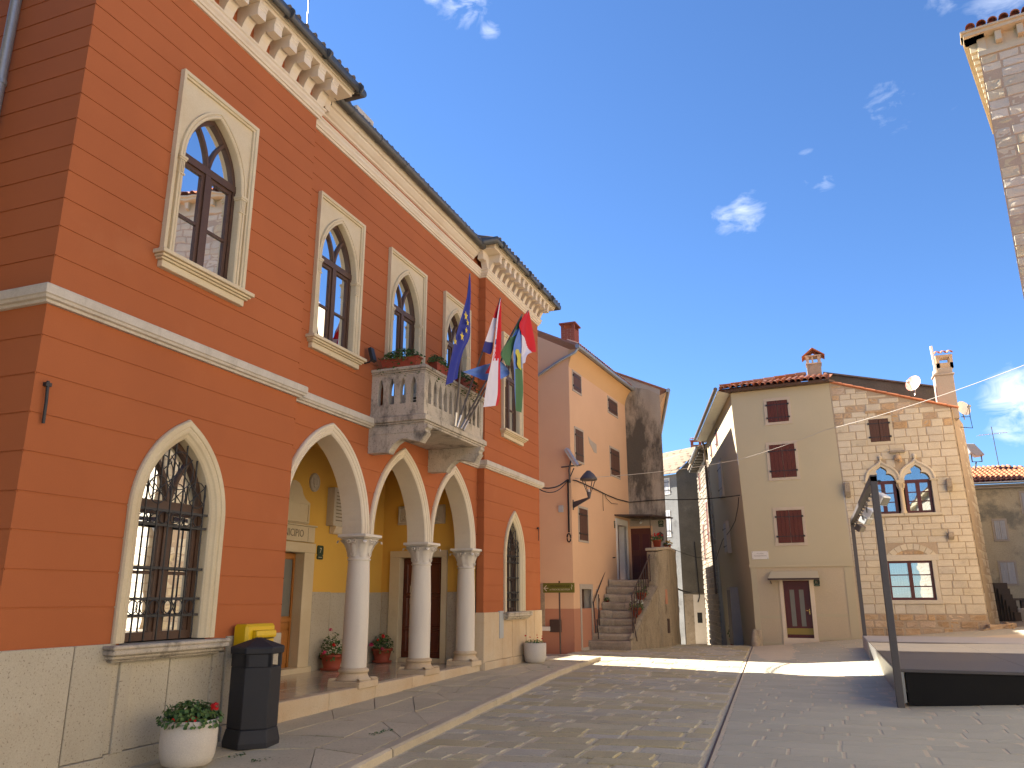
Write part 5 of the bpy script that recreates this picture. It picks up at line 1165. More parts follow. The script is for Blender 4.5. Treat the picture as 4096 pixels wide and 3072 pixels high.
for k in range(9):   # relieving arch
    a0, a1 = math.radians(147 - k * 12.6), math.radians(147 - (k + 1) * 12.6 + 1.2); c = (2.73, 2.32); r0, r1 = .74, .92
    MB().slab(FH, [(c[0] + r * math.cos(a), c[1] + r * math.sin(a)) for r, a in ((r0, a0), (r1, a0), (r1, a1), (r0, a1))], -.1, .008 + ru(0, .006)).build('voussoir', 'ashlar', SH)
for a, b in ((2.2, 2.5), (2.51, 2.8), (2.81, 3.1)): MB().fbox(FH, a, b - .015, 2.895, 3.0, -.1, .0).build('stone', 'ashlar_warm', SH)
shutter_window(SH, FH, 1.95, 2.56, 6.62, 7.40, 'brown_shutter', leaves=2, fw=.10, d=-.03, frame='ashlar')
MB().fbox(FH, 1.88, 2.45, 7.62, 7.70, -.05, .03).build('relieving_stone', 'ashlar_warm', SH)
# ground floor window
W = MB(); W.fbox(FH, 1.86, 3.50, 2.70, 2.885, -.15, .014); W.fbox(FH, 3.29, 3.42, 1.48, 2.70, -.15, .012); W.fbox(FH, 1.85, 1.97, 1.48, 2.70, -.15, .012); W.fbox(FH, 1.84, 3.46, 1.36, 1.48, -.15, .03); w_ = W.build('window', 'ashlar', SH, bevel=.008)
s = MB(); d0, d1 = -.15, -.08
s.fbox(FH, 1.97, 3.29, 2.63, 2.70, d0, d1); s.fbox(FH, 1.97, 3.29, 1.48, 1.56, d0, d1); s.fbox(FH, 1.97, 2.05, 1.56, 2.63, d0, d1); s.fbox(FH, 3.21, 3.29, 1.56, 2.63, d0, d1); s.fbox(FH, 2.58, 2.69, 1.56, 2.63, d0, d1 + .01)
for z in (1.90, 2.26): s.fbox(FH, 2.05, 2.58, z - .018, z + .018, d0 + .01, d1 - .01); s.fbox(FH, 2.69, 3.21, z - .018, z + .018, d0 + .01, d1 - .01)
s.build('sash_frame', 'red_door', w_)
for a, b in ((2.05, 2.58), (2.69, 3.21)):
    for za, zb in ((1.56, 1.882), (1.918, 2.242), (2.278, 2.63)): MB().fbox(FH, a, b, za, zb, -.122, -.116).build('pane', 'glass', w_)
room(FH, 1.7, 3.5, 1.3, 2.9, -.16, -.8).build('interior', 'room_dark', w_); curtain(FH, 2.0, 2.55, 1.5, 2.7, -.2).build('curtain', 'curtain', w_); curtain(FH, 2.75, 3.25, 1.5, 2.7, -.2).build('curtain', 'curtain', w_)
# twin ogee windows
def trefoil(c): 
    half = [(-.385, 4.215), (-.385, 5.27), (-.375, 5.36), (-.34, 5.44), (-.28, 5.50), (-.21, 5.53), (-.14, 5.53), (-.155, 5.57), (-.165, 5.62), (-.15, 5.67), (-.11, 5.71), (-.05, 5.745), (0, 5.79)]
    return [(c + x, z) for x, z in half], [(c - x, z) for x, z in half[::-1]]
def ogee(c):
    half = [(-.515, 5.30), (-.505, 5.40), (-.475, 5.51), (-.42, 5.62), (-.34, 5.70), (-.24, 5.77), (-.14, 5.83), (-.06, 5.88), (0, 5.96)]
    return [(c + x, z) for x, z in half], [(c - x, z) for x, z in half[::-1]]
TW = MB(); TW.fbox(FH, 1.58, 2.66, 4.125, 4.21, -.2, .06); TW.fbox(FH, 2.67, 3.80, 4.125, 4.21, -.2, .06); TW.fbox(FH, 3.59, 3.74, 4.211, 5.25, -.15, .02); TW.fbox(FH, 3.56, 3.80, 5.251, 5.31, -.15, .045); TW.fbox(FH, 1.62, 1.77, 4.211, 5.25, -.15, .02); TW.fbox(FH, 1.56, 1.79, 5.251, 5.31, -.15, .045)
tw = TW.build('window', 'ashlar', SH, bevel=.006)
for c in (2.155, 3.19):
    Lp, Rp = trefoil(c); Lo, Ro = ogee(c)
    hd = MB(); hd.slab(FH, [(c - .45, 5.30)] + Lo[1:] + Lp[::-1][:-1], -.12, .012); hd.slab(FH, Ro[:-1] + [(c + .45, 5.30)] + Rp[::-1][1:] if False else [(c + (c - x), z) for x, z in ([(c - .45, 5.30)] + Lo[1:] + Lp[::-1][:-1])][::-1], -.12, .012)
    hd.sweep(FH, Lo + Ro[1:], [(-.045, .0), (-.045, .035), (-.015, .055), (.02, .05), (.04, .0)]); hd.lathe(FH.p(c, 5.97, .02), [(.02, 0), (.05, .05), (.075, .10), (.06, .15), (.02, .18), (0, .19)], 8); hd.build('window_head', 'ashlar', tw)
    s = MB(); d0, d1 = -.19, -.13; s.fbox(FH, c - .39, c + .39, 5.20, 5.31, d0, d1); s.fbox(FH, c - .39, c + .39, 4.215, 4.30, d0, d1); s.fbox(FH, c - .39, c - .30, 4.30, 5.2, d0, d1); s.fbox(FH, c + .30, c + .39, 4.30, 5.2, d0, d1); s.fbox(FH, c - .06, c + .06, 4.30, 5.2, d0, d1 + .01)
    for z in (4.60, 4.90): s.fbox(FH, c - .30, c - .06, z - .016, z + .016, d0 + .01, d1 - .01); s.fbox(FH, c + .06, c + .30, z - .016, z + .016, d0 + .01, d1 - .01)
    s.build('sash_frame', 'red_door', tw)
    for a, b in ((c - .30, c - .06), (c + .06, c + .30)):
        for za, zb in ((4.30, 4.584), (4.616, 4.884), (4.916, 5.2)): MB().fbox(FH, a, b, za, zb, -.165, -.16).build('pane', 'glass', tw)
    MB().fbox(FH, c - .39, c + .39, 5.31, 5.85, -.165, -.16).build('pane', 'glass', tw)
    curtain(FH, c - .38, c + .38, 4.2, 5.25, -.24).build('curtain', 'curtain', tw)
room(FH, 1.5, 3.9, 4.0, 6.1, -.2, -1.0).build('interior', 'room_dark', tw)
cl = MB(); cl.lathe(FH.p(2.68, 0, -.02), [(.10, 4.21), (.10, 4.26), (.08, 4.30), (.075, 4.33), (.07, 4.96), (.085, 4.985), (.085, 5.0), (.075, 5.02), (.085, 5.08), (.105, 5.16), (.12, 5.2)], 14); cl.fbox(FH, 2.56, 2.80, 5.20, 5.30, -.14, .09)
for q in range(6): a = math.pi * q / 3; cl.tube([FH.p(2.68 + .085 * math.cos(a), 5.03, -.02 + .085 * math.sin(a)), FH.p(2.68 + .115 * math.cos(a), 5.13, -.02 + .115 * math.sin(a)), FH.p(2.68 + .12 * math.cos(a), 5.18, -.02 + .125 * math.sin(a))], .018, 5)
cl.build('colonnette', 'trim_stone', tw)
for a, b, za, zb in ((4.0, 4.16, 4.86, 5.25), (3.84, 4.0, 3.33, 3.56), (.96, 1.14, 4.79, 5.28)):
    MB().prism([FH.p(a, z, d) for d, z in ((0, za), (.07, za), (.20, za + (zb - za) * .35), (.22, zb), (0, zb))], FH.u * (b - a)).build('corbel', 'rubble', SH, bevel=.015)
MB().fbox(FH, 2.46, 2.94, 6.20, 6.275, 0, .11).build('ledge', 'rubble', SH, bevel=.01)
ln = MB(); ln.lathe(FH.p(2.69, 5.93, .10), [(0, 0), (.08, .01), (.12, .08), (.10, .16), (.05, .20), (0, .21)], 9); ln.lathe(FH.p(2.74, 5.86, .17), [(0, 0), (.05, .01), (.065, .06), (.04, .10), (0, .11)], 8); ln.lathe(FH.p(2.64, 5.98, .15), [(0, 0), (.04, .02), (.05, .06), (0, .1)], 7); ln.build('carved_head', 'ashlar_warm', SH)
# verge, wall of the taller part behind, chimney
vt = tile_mesh('new_tile', .07, .40)
for k in range(11): u = .9 + k * .345; tile_at(vt, SH, FH.p(u + .33, sht(u + .33) - .0, .03), FH.p(0, .331, 0) - FH.p(1, 0, 0), (0, 1, 0))
mb = MB(); mb.prism([(.8, 31, 9.72), (4.45, 31, 8.82), (4.45, 31, 6), (.8, 31, 6)], (0, 6, 0)); mb.build('rear_wall', 'dark_plaster', SH)
mb = MB(); mb.prism([(.75, 30.9, 9.73), (4.5, 30.9, 8.82), (4.5, 30.9, 8.87), (.75, 30.9, 9.79)], (0, 6, 0)); mb.build('roof', 'dark_roof', SH)
mb = MB(); mb.prism([FH.p(.85, 8.80, .05), FH.p(4.5, 7.60, .05), FH.p(4.5, 7.64, .05), FH.p(.85, 8.84, .05)], (0, 2.4, 0)); mb.build('lean_to_roof', 'new_tile', SH)
c = MB(); c.box(4.18, 4.74, 29.1, 29.6, 7.3, 8.80); c.box(4.14, 4.78, 29.06, 29.64, 8.801, 8.86); c.box(4.20, 4.74, 29.12, 29.6, 8.861, 9.06); ch = c.build('chimney', 'pale_plaster', SH, bevel=.01); mb = MB()
for x in (4.30, 4.70):
    for y in (29.15, 29.47): mb.box(x, x + .10, y, y + .10, 9.061, 9.50)
mb.box(4.30, 4.80, 29.15, 29.57, 9.061, 9.24); mb.box(4.29, 4.81, 29.14, 29.58, 9.44, 9.52); mb.build('chimney_pier', 'ashlar_warm', ch)
ct = tile_mesh('new_tile', .085, .35)
for k in range(3): tile_at(ct, ch, (4.36 + k * .19, 29.05, 9.55), (0, .34, .12), (1, 0, 0))
MB().tube([(4.24, 29.1, 8.9), (4.20, 29.1, 9.85)], .045, 8).build('flue_pipe', 'white_metal', ch)
# ---------------------------------------------------------------- rubble house up the alley, and the house at its end
RH = empty('rubble_alley_house', (-5, 41.5, 0), 'sunlit rubble stone house along the alley past the downpipe', 'house')
FR_ = Fr((-2.44, 29.0), (.22, -.975)); mb = MB(); mb.wall(FR_, -16.4, -9.56, [(-1.5, 0), (8.45, 0)]); e0 = FR_.p(-16.4, 0, 0); mb.quad(e0 + Vector((0, 0, -1.5)), e0 + Vector((4, 1, -1.5)), e0 + Vector((4, 1, 8.4)), e0 + Vector((0, 0, 8.4))); mb.build('wall', 'mortar', RH)
st = MB()
for a, b, z0, z1 in courses(-16.4, -9.6, -1.2, 8.4, [(-15.3, -14.4, 7.0, 8.2)], (.18, .30), (.2, .5)):
    me = random.choice(rr_); mt = Matrix.Translation(FR_.p((a + b) / 2, (z0 + z1) / 2, ru(-.02, .01))) @ Matrix.Rotation(math.atan2(FR_.u.y, FR_.u.x), 4, 'Z') @ Matrix.Diagonal((b - a - .03, .1, z1 - z0 - .03, 1))
    st.add([mt @ v.co for v in me.vertices], [tuple(p.vertices) for p in me.polygons])
st.build('stone', 'rubble', RH, kind='stuff')
for a in ((-15.2, -14.5, 7.1, 8.1), (-12.2, -11.5, 4.2, 6.2), (-14.6, -14.0, 3.4, 5.3), (-11.0, -10.3, 6.9, 8.0)): shutter_window(RH, FR_, *a, 'red_shutter', leaves=1, fw=.08, d=.03)
for k in range(8): MB().fbox(FR_, -16.5 + k * .87, -16.5 + k * .87 + .5, 8.36, 8.50, -.1, .44).build('eaves_corbel', 'dark_plaster', RH)
mb = MB(); mb.prism([FR_.p(-9.6, 8.52, .50), FR_.p(-9.6, 8.60, .52), FR_.p(-9.6, 10.2, -4), FR_.p(-9.6, 10.1, -4)], -FR_.u * 7.0); mb.build('roof', 'slab_tile', RH)
MB().tube([FR_.p(-9.6, 8.58, .56), FR_.p(-14.2, 8.56, .56)], .07, 8).build('gutter', 'zinc_gutter', RH)
EH = empty('alley_end_house', (-7.4, 46, 0), 'dark grey rendered house closing the far end of the alley', 'house')
FL, FD = Fr((-7.4, 46), (.86, -.5)), Fr((-7.4, 46), (.99, .12))
mb = MB(); mb.wall(FL, -6, 0, [(-1.6, 0), (8.5, 0)]); mb.build('side_wall', 'grey_plaster', EH)
mb = MB(); mb.add([FD.p(0, -1.6), FD.p(4, -1.6), FD.p(4, 8.6), FD.p(1.5, 9.95), FD.p(0, 8.55)], [(0, 1, 2, 3, 4)]); mb.build('wall', 'dark_plaster', EH)
mb = MB(); mb.fbox(FD, .05, 1.9, -1.4, 1.75, 0, .02); mb.build('rubble_base', 'rubble', EH)
mb = MB(); mb.fbox(FD, .55, 1.15, -.9, 1.7, 0, .035); po = mb.build('plaster_panel', 'white_paint', EH); MB().fbox(FD, .72, .98, .2, .75, .035, .04).build('hatch', 'room_dark', po)
mb = MB(); p0, p1, p2, p3 = FL.p(.1, 8.50, .25), FL.p(-6, 8.6, .25), FL.p(-6, 10.2, -2.2), FD.p(1.5, 10.0, .1); mb.prism([p0, p1, p2, p3], (0, 0, .09)); mb.build('roof', 'slab_tile', EH)
st = MB()
for r in range(9):
    for k in range(12):
        a = (k + (r % 2) * .5) / 12; q = p0 + (p1 - p0) * a; t = p3 + (p2 - p3) * a; c_ = q + (t - q) * (r / 9) + Vector((0, 0, .10)); e = (p1 - p0) / 12 * .47; f_ = (t - q) / 9 * .6
        st.obox(c_ + Vector((0, 0, ru(0, .03))), e, f_, (0, 0, .02))
st.build('roof_slab', 'slab_tile', EH, kind='stuff')
ch = brick_stack(EH, -6.55, -5.98, 46.6, 47.1, 9.4, 10.25); mb = MB()
for x in (-6.55, -6.08):
    for y in (46.6, 47.0): mb.box(x, x + .1, y, y + .1, 10.251, 10.5)
mb.box(-6.6, -5.93, 46.55, 47.15, 10.501, 10.53); mb.build('chimney_pier', 'brick_red', ch)
for k in range(4): tile_at(ct, ch, (-6.5 + k * .17, 46.5, 10.55), (0, .3, .10), (1, 0, 0))
for a in ((-1.05, -.6, 7.45, 8.25), (-1.15, -.68, 5.0, 6.35), (-1.2, -.75, 2.3, 3.9)): shutter_window(EH, FL, *a, 'grey_shutter', leaves=2, fw=.09, frame='white_paint')
d = MB(); d.fbox(FL, -1.3, -.62, -1.0, 1.2, -.05, .05); do = d.build('door', 'white_paint', EH); MB().fbox(FL, -1.2, -.72, -1.0, 1.08, 0, .06).build('door_leaf', 'door_wood', do); MB().fbox(FL, -1.0, -.93, -.6, .9, .06, .065).build('pane', 'frost_glass', do)
# ---------------------------------------------------------------- ochre house far right
OH = empty('ochre_house', (7, 36, 0), 'blotchy ochre plastered house with orange tile roof and closed grey shutters', 'house')
FO = Fr((0, 36), (1, 0)); mb = MB(); mb.wall(FO, 4.6, 10.5, [(.2, 0), (5.86, 0)]); mb.build('wall', 'mossy_plaster', OH)
mb = MB(); mb.fbox(FO, 4.6, 10.5, 5.72, 5.80, -.05, .10); mb.fbox(FO, 4.6, 10.5, 5.801, 5.86, -.05, .2); mb.build('eaves_cornice', 'pale_plaster', OH)
MB().tube([(4.5, 35.68, 5.92), (10.6, 35.68, 5.90)], .05, 8).build('gutter', 'zinc_gutter', OH)
ra, rb, rc_, rd_ = Vector((4.4, 35.72, 5.95)), Vector((10.6, 35.72, 5.93)), Vector((7.6, 39, 6.99)), Vector((4.4, 39, 6.99))
mb = MB(); mb.add([ra, rb, rc_, rd_], [(0, 1, 2, 3)]); mb.add([rb, Vector((10.6, 43, 5.9)), Vector((7.6, 40, 6.99)), rc_], [(0, 1, 2, 3)]); mb.build('roof', 'new_tile', OH)
st = MB(); nx, nr = 34, 9
for r in range(nr):
    for k in range(nx):
        x = 4.45 + k * .18; t = r / nr; lim = 10.6 - 3.0 * t
        if x > lim: continue
        a = Vector((x, 35.70 + 3.28 * t, 5.97 + 1.04 * t)); b = Vector((x, 35.70 + 3.28 * (t + 1.15 / nr), 5.955 + 1.04 * (t + 1.15 / nr))); st.tube([a, b], [.075 + ru(-.005, .005), .062], 6, cap=False)
st.build('roof_tile', 'new_tile', OH, kind='stuff')
for a in ((6.47, 6.85, 3.72, 4.46), (6.45, 6.93, 2.05, 2.86), (7.55, 8.0, 4.75, 5.5)): shutter_window(OH, FO, *a, 'grey_shutter', leaves=2, fw=.07, frame='pale_plaster', hinge=False)
mb = MB()
for k in range(6): mb.box(6.02 + .055 * k, 6.45 + .01 * k, 35.2 - .25 * k, 35.99, .5, 2.08 - .21 * k)
mb.build('outside_steps', 'dark_roof', OH)
bn = MB(); bn.box(6.42, 6.95, 34.9, 35.3, 1.44, 1.52); bn.box(6.5, 6.6, 34.95, 35.25, .6, 1.44); bn.box(6.76, 6.86, 34.95, 35.25, .6, 1.44); tag(bn.build('stone_bench', 'dark_roof', loc=(6.7, 35.1, .7)), 'dark bench slab in front of the ochre house', 'bench')
bx = MB(); bx.box(6.45, 6.85, 34.1, 34.5, .5, 1.17); bx.box(6.72, 7.2, 33.6, 34.0, .5, 1.2); tag(bx.build('stone_block', 'platform_stone', loc=(6.8, 34, .7), bevel=.02), 'low pale stone block below the bench at the far right', 'block')
# boulders at the foot of the stone house corner
for i, (x, y, z, s) in enumerate(((4.72, 28.55, .62, .24), (4.98, 28.7, .66, .2), (5.22, 29.0, .72, .17), (4.5, 28.5, .55, .19), (5.1, 28.4, .62, .14))):
    me = random.choice(ww_); o = place_mesh('foundation_stone', me, SH, (x, y, z), (s * 1.8, s * 1.5, s * 1.2), (ru(-.2, .2), ru(-.2, .2), ru(-.4, .4)))
# ---------------------------------------------------------------- tall stone tower house at the right edge
TW_ = empty('stone_tower', (7, 24, 0), 'tall rough limestone building with bracketed eaves cut by the right edge', 'tower')
FW = Fr((5.4, 22), (.985, -.17)); LD = Vector((.292, .956, 0)).normalized()
mb = MB(); mb.wall(FW, 0, 6, [(0, -.012), (15.95, -.012)]); q = Vector((5.4, 22.0, 0)); mb.add([q, q + LD * 12, q + LD * 12 + Vector((0, 0, 15.95)), q + Vector((0, 0, 15.95))], [(0, 1, 2, 3)]); mb.build('wall', 'tower_mortar', TW_)
ts = stone_set('tower_stone', 8, 400, rough=.14, bulge=.14, edge_in=(.16, .28), cr=1.0, e=.07)
rc = courses(0, 1.9, 0, 15.93, [], (.24, .33), (.34, .72)); rc.sort(key=lambda r: -r[2]); lay_stones(FW, rc[:298], ts, TW_, depth=.16, gap=.016, proud=.008, jit=.014)
st = MB()
for a, b, z0, z1 in rc[298:] + courses(1.9, 6, 0, 15.93, [], (.26, .34), (.4, .8)):
    me = random.choice(ts); mt = Matrix.Translation(FW.p((a + b) / 2, (z0 + z1) / 2, ru(-.06, -.05))) @ Matrix.Rotation(math.atan2(FW.u.y, FW.u.x), 4, 'Z') @ Matrix.Diagonal((b - a - .03, .14, z1 - z0 - .03, 1)); st.add([mt @ v.co for v in me.vertices], [tuple(p.vertices) for p in me.polygons])
st.build('stone', 'tower_stone', TW_, kind='stuff')
mb = MB(); mb.fbox(FW, -.02, 6, 15.95, 16.10, -.1, .03); mb.fbox(FW, 0, 6, 16.101, 16.5, -.2, -.01)
FWl = Fr((5.4, 22), (-LD.x, -LD.y)); mb.fbox(FWl, -6.2, .0, 16.101, 16.5, -.2, -.01); mb.build('frieze', 'trim_stone', TW_)
ev = MB(); ev.fbox(FW, -.31, 6, 16.50, 16.60, -.2, .30); ev.fbox(FWl, -5.8, .2, 16.50, 16.60, -.2, .29); ev.fbox(FW, -.37, 6, 16.601, 16.66, -.2, .36); ev.fbox(FWl, -5.8, .2, 16.601, 16.66, -.2, .35); ev.build('eaves_cornice', 'trim_stone', TW_)
for k in range(8): MB().fbox(FW, .42 + k * .51, .57 + k * .51, 16.2, 16.49, 0, .2).build('bracket', 'trim_stone', TW_, bevel=.01)
for k in range(18): MB().fbox(FWl, -5.7 + k * .32, -5.56 + k * .32, 16.22, 16.49, 0, .2).build('bracket', 'trim_stone', TW_, bevel=.01)
tt = tile_mesh('clay_tile', .12, .6)
for k in range(14): tile_at(tt, TW_, FW.p(-.12 + k * .262, 16.68, .40), FW.p(0, .42, -1) - FW.p(0, 0, 0), FW.u)
mb = MB(); mb.add([FW.p(-.3, 16.66, .35), FW.p(6, 16.66, .35), FW.p(6, 18.4, -4), FW.p(1.6, 18.4, -4)], [(0, 1, 2, 3)]); mb.build('roof', 'clay_tile', TW_)
# palace across the square (out of the picture; the panes mirror it) and unseen houses added to block light
PL = empty('stone_palace', (12, 2, 0), 'long sunlit stone building across the square, mirrored in the town hall panes', 'building')
mb = MB(); mb.box(7.6, 16, -18, 21.3, -.2, 8.6); mb.build('wall', 'palace', PL); mb = MB(); mb.box(7.3, 16.3, -18.3, 21.3, 8.6, 8.8); mb.build('eaves_cornice', 'trim_stone', PL); mb = MB(); mb.prism([(7.2, -18.4, 8.81), (16.4, -18.4, 8.81), (11.8, -18.4, 10.6)], (0, 39.7, 0)); mb.build('roof', 'clay_tile', PL)
for y in (-14, -10, -6, -2, 2, 6.5, 11, 15.5):
    MB().box(7.52, 7.7, y, y + 1.0, 5.2, 6.8).build('window', 'brown_shutter', PL)
BH = empty('added_rear_house', (-26, 17, 0), 'unseen plain house added behind the town hall to bound the sunlit strip', 'house'); mb = MB(); mb.box(-33, -20.5, 9, 24.35, 0, 11); mb.prism([(-33.3, 8.7, 11), (-20.2, 8.7, 11), (-26.7, 8.7, 13.5)], (0, 15.4, 0)); mb.build('wall', 'tan_plaster', BH)  # unseen block added to cut the near edge of the sunlit strip

LH = empty('added_lane_house', (-12, -2, 0), 'unseen plain house added across the lane to darken the town hall side wall', 'house'); mb = MB(); mb.box(-22, -6.6, -12, 2.2, -.3, 9.6); mb.prism([(-22.3, -12.2, 9.6), (-22.3, 2.5, 9.6), (-22.3, -4.8, 12)], (16, 0, 0)); mb.build('wall', 'stained_plaster', LH)  # out of view, added to keep sky light off the town hall's side wall

LL = empty('added_alley_house', (-9, 42, 0), 'unseen low house added behind the grey gable house to shade the rubble wall', 'house'); b0_ = Vector((-5.33, 30.2, -1.5)) + AD * 10.02; mb = MB(); mb.prism([b0_, b0_ + AD * 4.2, b0_ + AD * 4.2 + Vector((-4, -.9, 0)), b0_ + Vector((-4, -.9, 0))], (0, 0, 6.7)); mb.build('wall', 'pale_plaster', LL)  # hidden mass added, its height set to shade the foot of the rubble wall
# ---------------------------------------------------------------- planters and pots
def dome(c, rx, ry, rz, low=-.2):
    def f():
        while True:
            a, b, d = ru(-1, 1), ru(-1, 1), ru(low, 1); q = a * a + b * b + d * d
            if .25 < q < 1: return (c[0] + a * rx, c[1] + b * ry, c[2] + d * rz), (a, b, d + .2)
    return f
def planter(x, y, z, r, h, label, nleaf, rz, flowers, spread=1.15, lsize=.026):
    P = empty('concrete_planter', (x, y, z), label, 'planter', 'round concrete planters by the town hall')
    MB().lathe((x, y, z), [(0, .002), (r * .72, .0), (r * .86, .03), (r * .95, .10), (r * .985, .2), (r * 1.0, h), (r * .93, h + .005), (r * .92, h - .05), (0, h - .05)], 40).build('pot', 'concrete_pot', P)
    MB().lathe((x, y, z), [(0, h - .048), (r * .92, h - .048)], 20).build('soil', 'soil', P)
    leaf_mesh(nleaf, dome((x, y, z + h - .02), r * spread, r * spread, rz), lsize, 2).build('foliage', ['leaf', 'leaf_light'], P, kind='stuff')
    for fx, fy, fz, fr_ in flowers: petals((x + fx, y + fy, z + h + fz), fr_).build('flower', 'red_petal', P)
    st = MB()
    for _ in range(int(nleaf / 14)):
        a, q = ru(0, 6.28), ru(.2, .9) * r; st.tube([(x + q * .5 * math.cos(a), y + q * .5 * math.sin(a), z + h - .04), (x + q * math.cos(a), y + q * math.sin(a), z + h + ru(.04, rz * .8))], .004, 4)
    st.build('stem', 'leaf', P, kind='stuff')
    return P
planter(-6.25, 7.0, pz(7) + .005, .282, .44, 'concrete planter with dense red geraniums next to the black litter bin', 820, .20, [(.27, .03, .12, .045), (.18, -.16, .02, .036), (.02, -.25, .02, .026), (.24, -.08, .0, .022), (.13, -.20, -.02, .028)])
tag(leaf_mesh(26, lambda: ((-6.15 + ru(-.18, .3), 6.9 + ru(-.25, .35), pz(7) + .46 + ru(.14, .26)), (ru(-.4, .4), -.4, 1)), .03).build('geranium_sprig', 'leaf'), kind='stuff') if False else None
planter(-6.48, 18.4, pz(18.4) + .005, .265, .44, 'concrete planter with sparse small red flowers beyond the arcade', 170, .10, [(-.2, -.1, .16, .025), (-.08, -.12, .13, .018), (.1, -.1, .12, .016), (.2, -.05, .10, .024), (.02, .1, .17, .015), (.14, .12, .15, .016)], .98, .018)
def clay_pot(x, y, label, top, fl):
    P = empty('flower_pot', (x, y, .25), label, 'flower pot', 'terracotta pots inside the porch')
    MB().lathe((x, y, .25), [(0, .004), (.20, .004), (.215, .025), (.215, .04), (.165, .041), (.155, .05), (.20, .23), (.205, .235), (.225, .236), (.23, .29), (.212, .292), (.205, .26), (0, .26)], 28).build('pot', 'terracotta', P)
    leaf_mesh(420, dome((x, y, .52), .25, .25, top), .024, 2).build('foliage', ['leaf', 'leaf_light'], P, kind='stuff')
    for fx, fy, fz, r, m in fl: petals((x + fx, y + fy, .52 + fz), r).build('flower', m, P)
clay_pot(-8.98, 13.72, 'terracotta pot of tall pink geranium near the wooden door with a yellow leafed sprig', .42, [(-.03, -.05, .47, .035, 'pink_petal'), (.12, -.15, .2, .035, 'red_petal'), (-.02, -.24, .06, .045, 'pink_petal'), (.17, .1, .3, .02, 'red_petal')])
clay_pot(-9.0, 15.66, 'terracotta pot of bushy pink geranium in the far porch corner', .34, [(.1, -.15, .27, .045, 'red_petal'), (-.15, -.2, .1, .05, 'pink_petal'), (.12, -.2, .02, .04, 'pink_petal'), (-.0, -.2, .2, .03, 'red_petal')])
# litter bin
BN = empty('litter_bin', (-6.27, 8.02, pz(8)), 'black hexagonal litter bin with pitched lid before the yellow postbox', 'litter bin')
cx, cy, z0 = -6.27, 8.02, pz(8)
def hexr(r, z, rot=.74): return [(cx + r * math.cos(rot + math.pi / 3 * k), cy + r * math.sin(rot + math.pi / 3 * k), z0 + z) for k in range(6)]
def loft(rings, cap=True):
    mb = MB(); n = len(rings[0]); mb.add([p for r in rings for p in r], [(i * n + k, i * n + (k + 1) % n, (i + 1) * n + (k + 1) % n, (i + 1) * n + k) for i in range(len(rings) - 1) for k in range(n)])
    if cap: mb.add(rings[0], [tuple(range(n))[::-1]]); mb.add(rings[-1], [tuple(range(n))])
    return mb
loft([hexr(.315, .0), hexr(.32, .06), hexr(.285, .20)]).build('base', 'bin_plastic', BN, bevel=.01)
loft([hexr(.283, .20), hexr(.283, .86)]).build('body', 'bin_plastic', BN, bevel=.008)
hx0 = hexr(.283, .862)
for k in range(6):   # corner posts round the openings
    mb = MB()
    a, b = Vector(hx0[k]), Vector(hx0[(k + 1) % 6]); inn = Vector((cx, cy, a.z))
    for p, q in ((a, b), (b, a)): s = p + (q - p) * .13; mb = MB().prism([p, s, s + (inn - s) * .1, p + (inn - p) * .1], (0, 0, .138)).build('post', 'bin_plastic', BN)
for k in (3, 4): a, b = Vector(hx0[k]), Vector(hx0[(k + 1) % 6]); inn = Vector((cx, cy, a.z)); MB().prism([a, b, b + (inn - b) * .08, a + (inn - a) * .08], (0, 0, .137)).build('side_panel', 'bin_plastic', BN)
loft([hexr(.305, .998), hexr(.31, 1.075), hexr(.03, 1.175)]).build('lid', 'bin_plastic', BN, bevel=.012)
loft([hexr(.25, .80), hexr(.25, .862)]).build('liner_rim', 'black_iron', BN)
# postbox
PB = empty('postbox', (-6.67, 8.42, .92), 'yellow wall postbox with hooded slot behind the litter bin', 'postbox')
mb = MB(); v = []
mb.box(-6.765, -6.55, 8.15, 8.70, .90, 1.285); mb.build('body', 'yellow_paint', PB, bevel=.03)
FB = Fr((-6.55, 0), (0, 1)); mb = MB().prism([FB.p(8.26, z, d) for z, d in ((1.215, 0), (1.205, .055), (1.145, .065), (1.12, .05), (1.115, .0))], FB.u * .38); mb.build('slot_hood', 'yellow_paint', PB, bevel=.006)
MB().fbox(FB, 8.30, 8.61, 1.108, 1.116, .0, .052).build('slot', 'ink_dark', PB)
txt('Hrvatska pošta', .042, FB, 8.25, 1.035, .001, .0008, 'ink_dark', PB, 'lettering', 'LEFT'); mb = MB()
for k, z in enumerate((1.005, .99, .97, .94, .925)): mb.fbox(FB, 8.29, 8.62, z, z + .004, .0, .002)
mb.build('printed_line', 'ink_dark', PB); txt('HP', .055, FB, 8.62, 1.04, .001, .0008, 'ink_dark', PB, 'lettering')
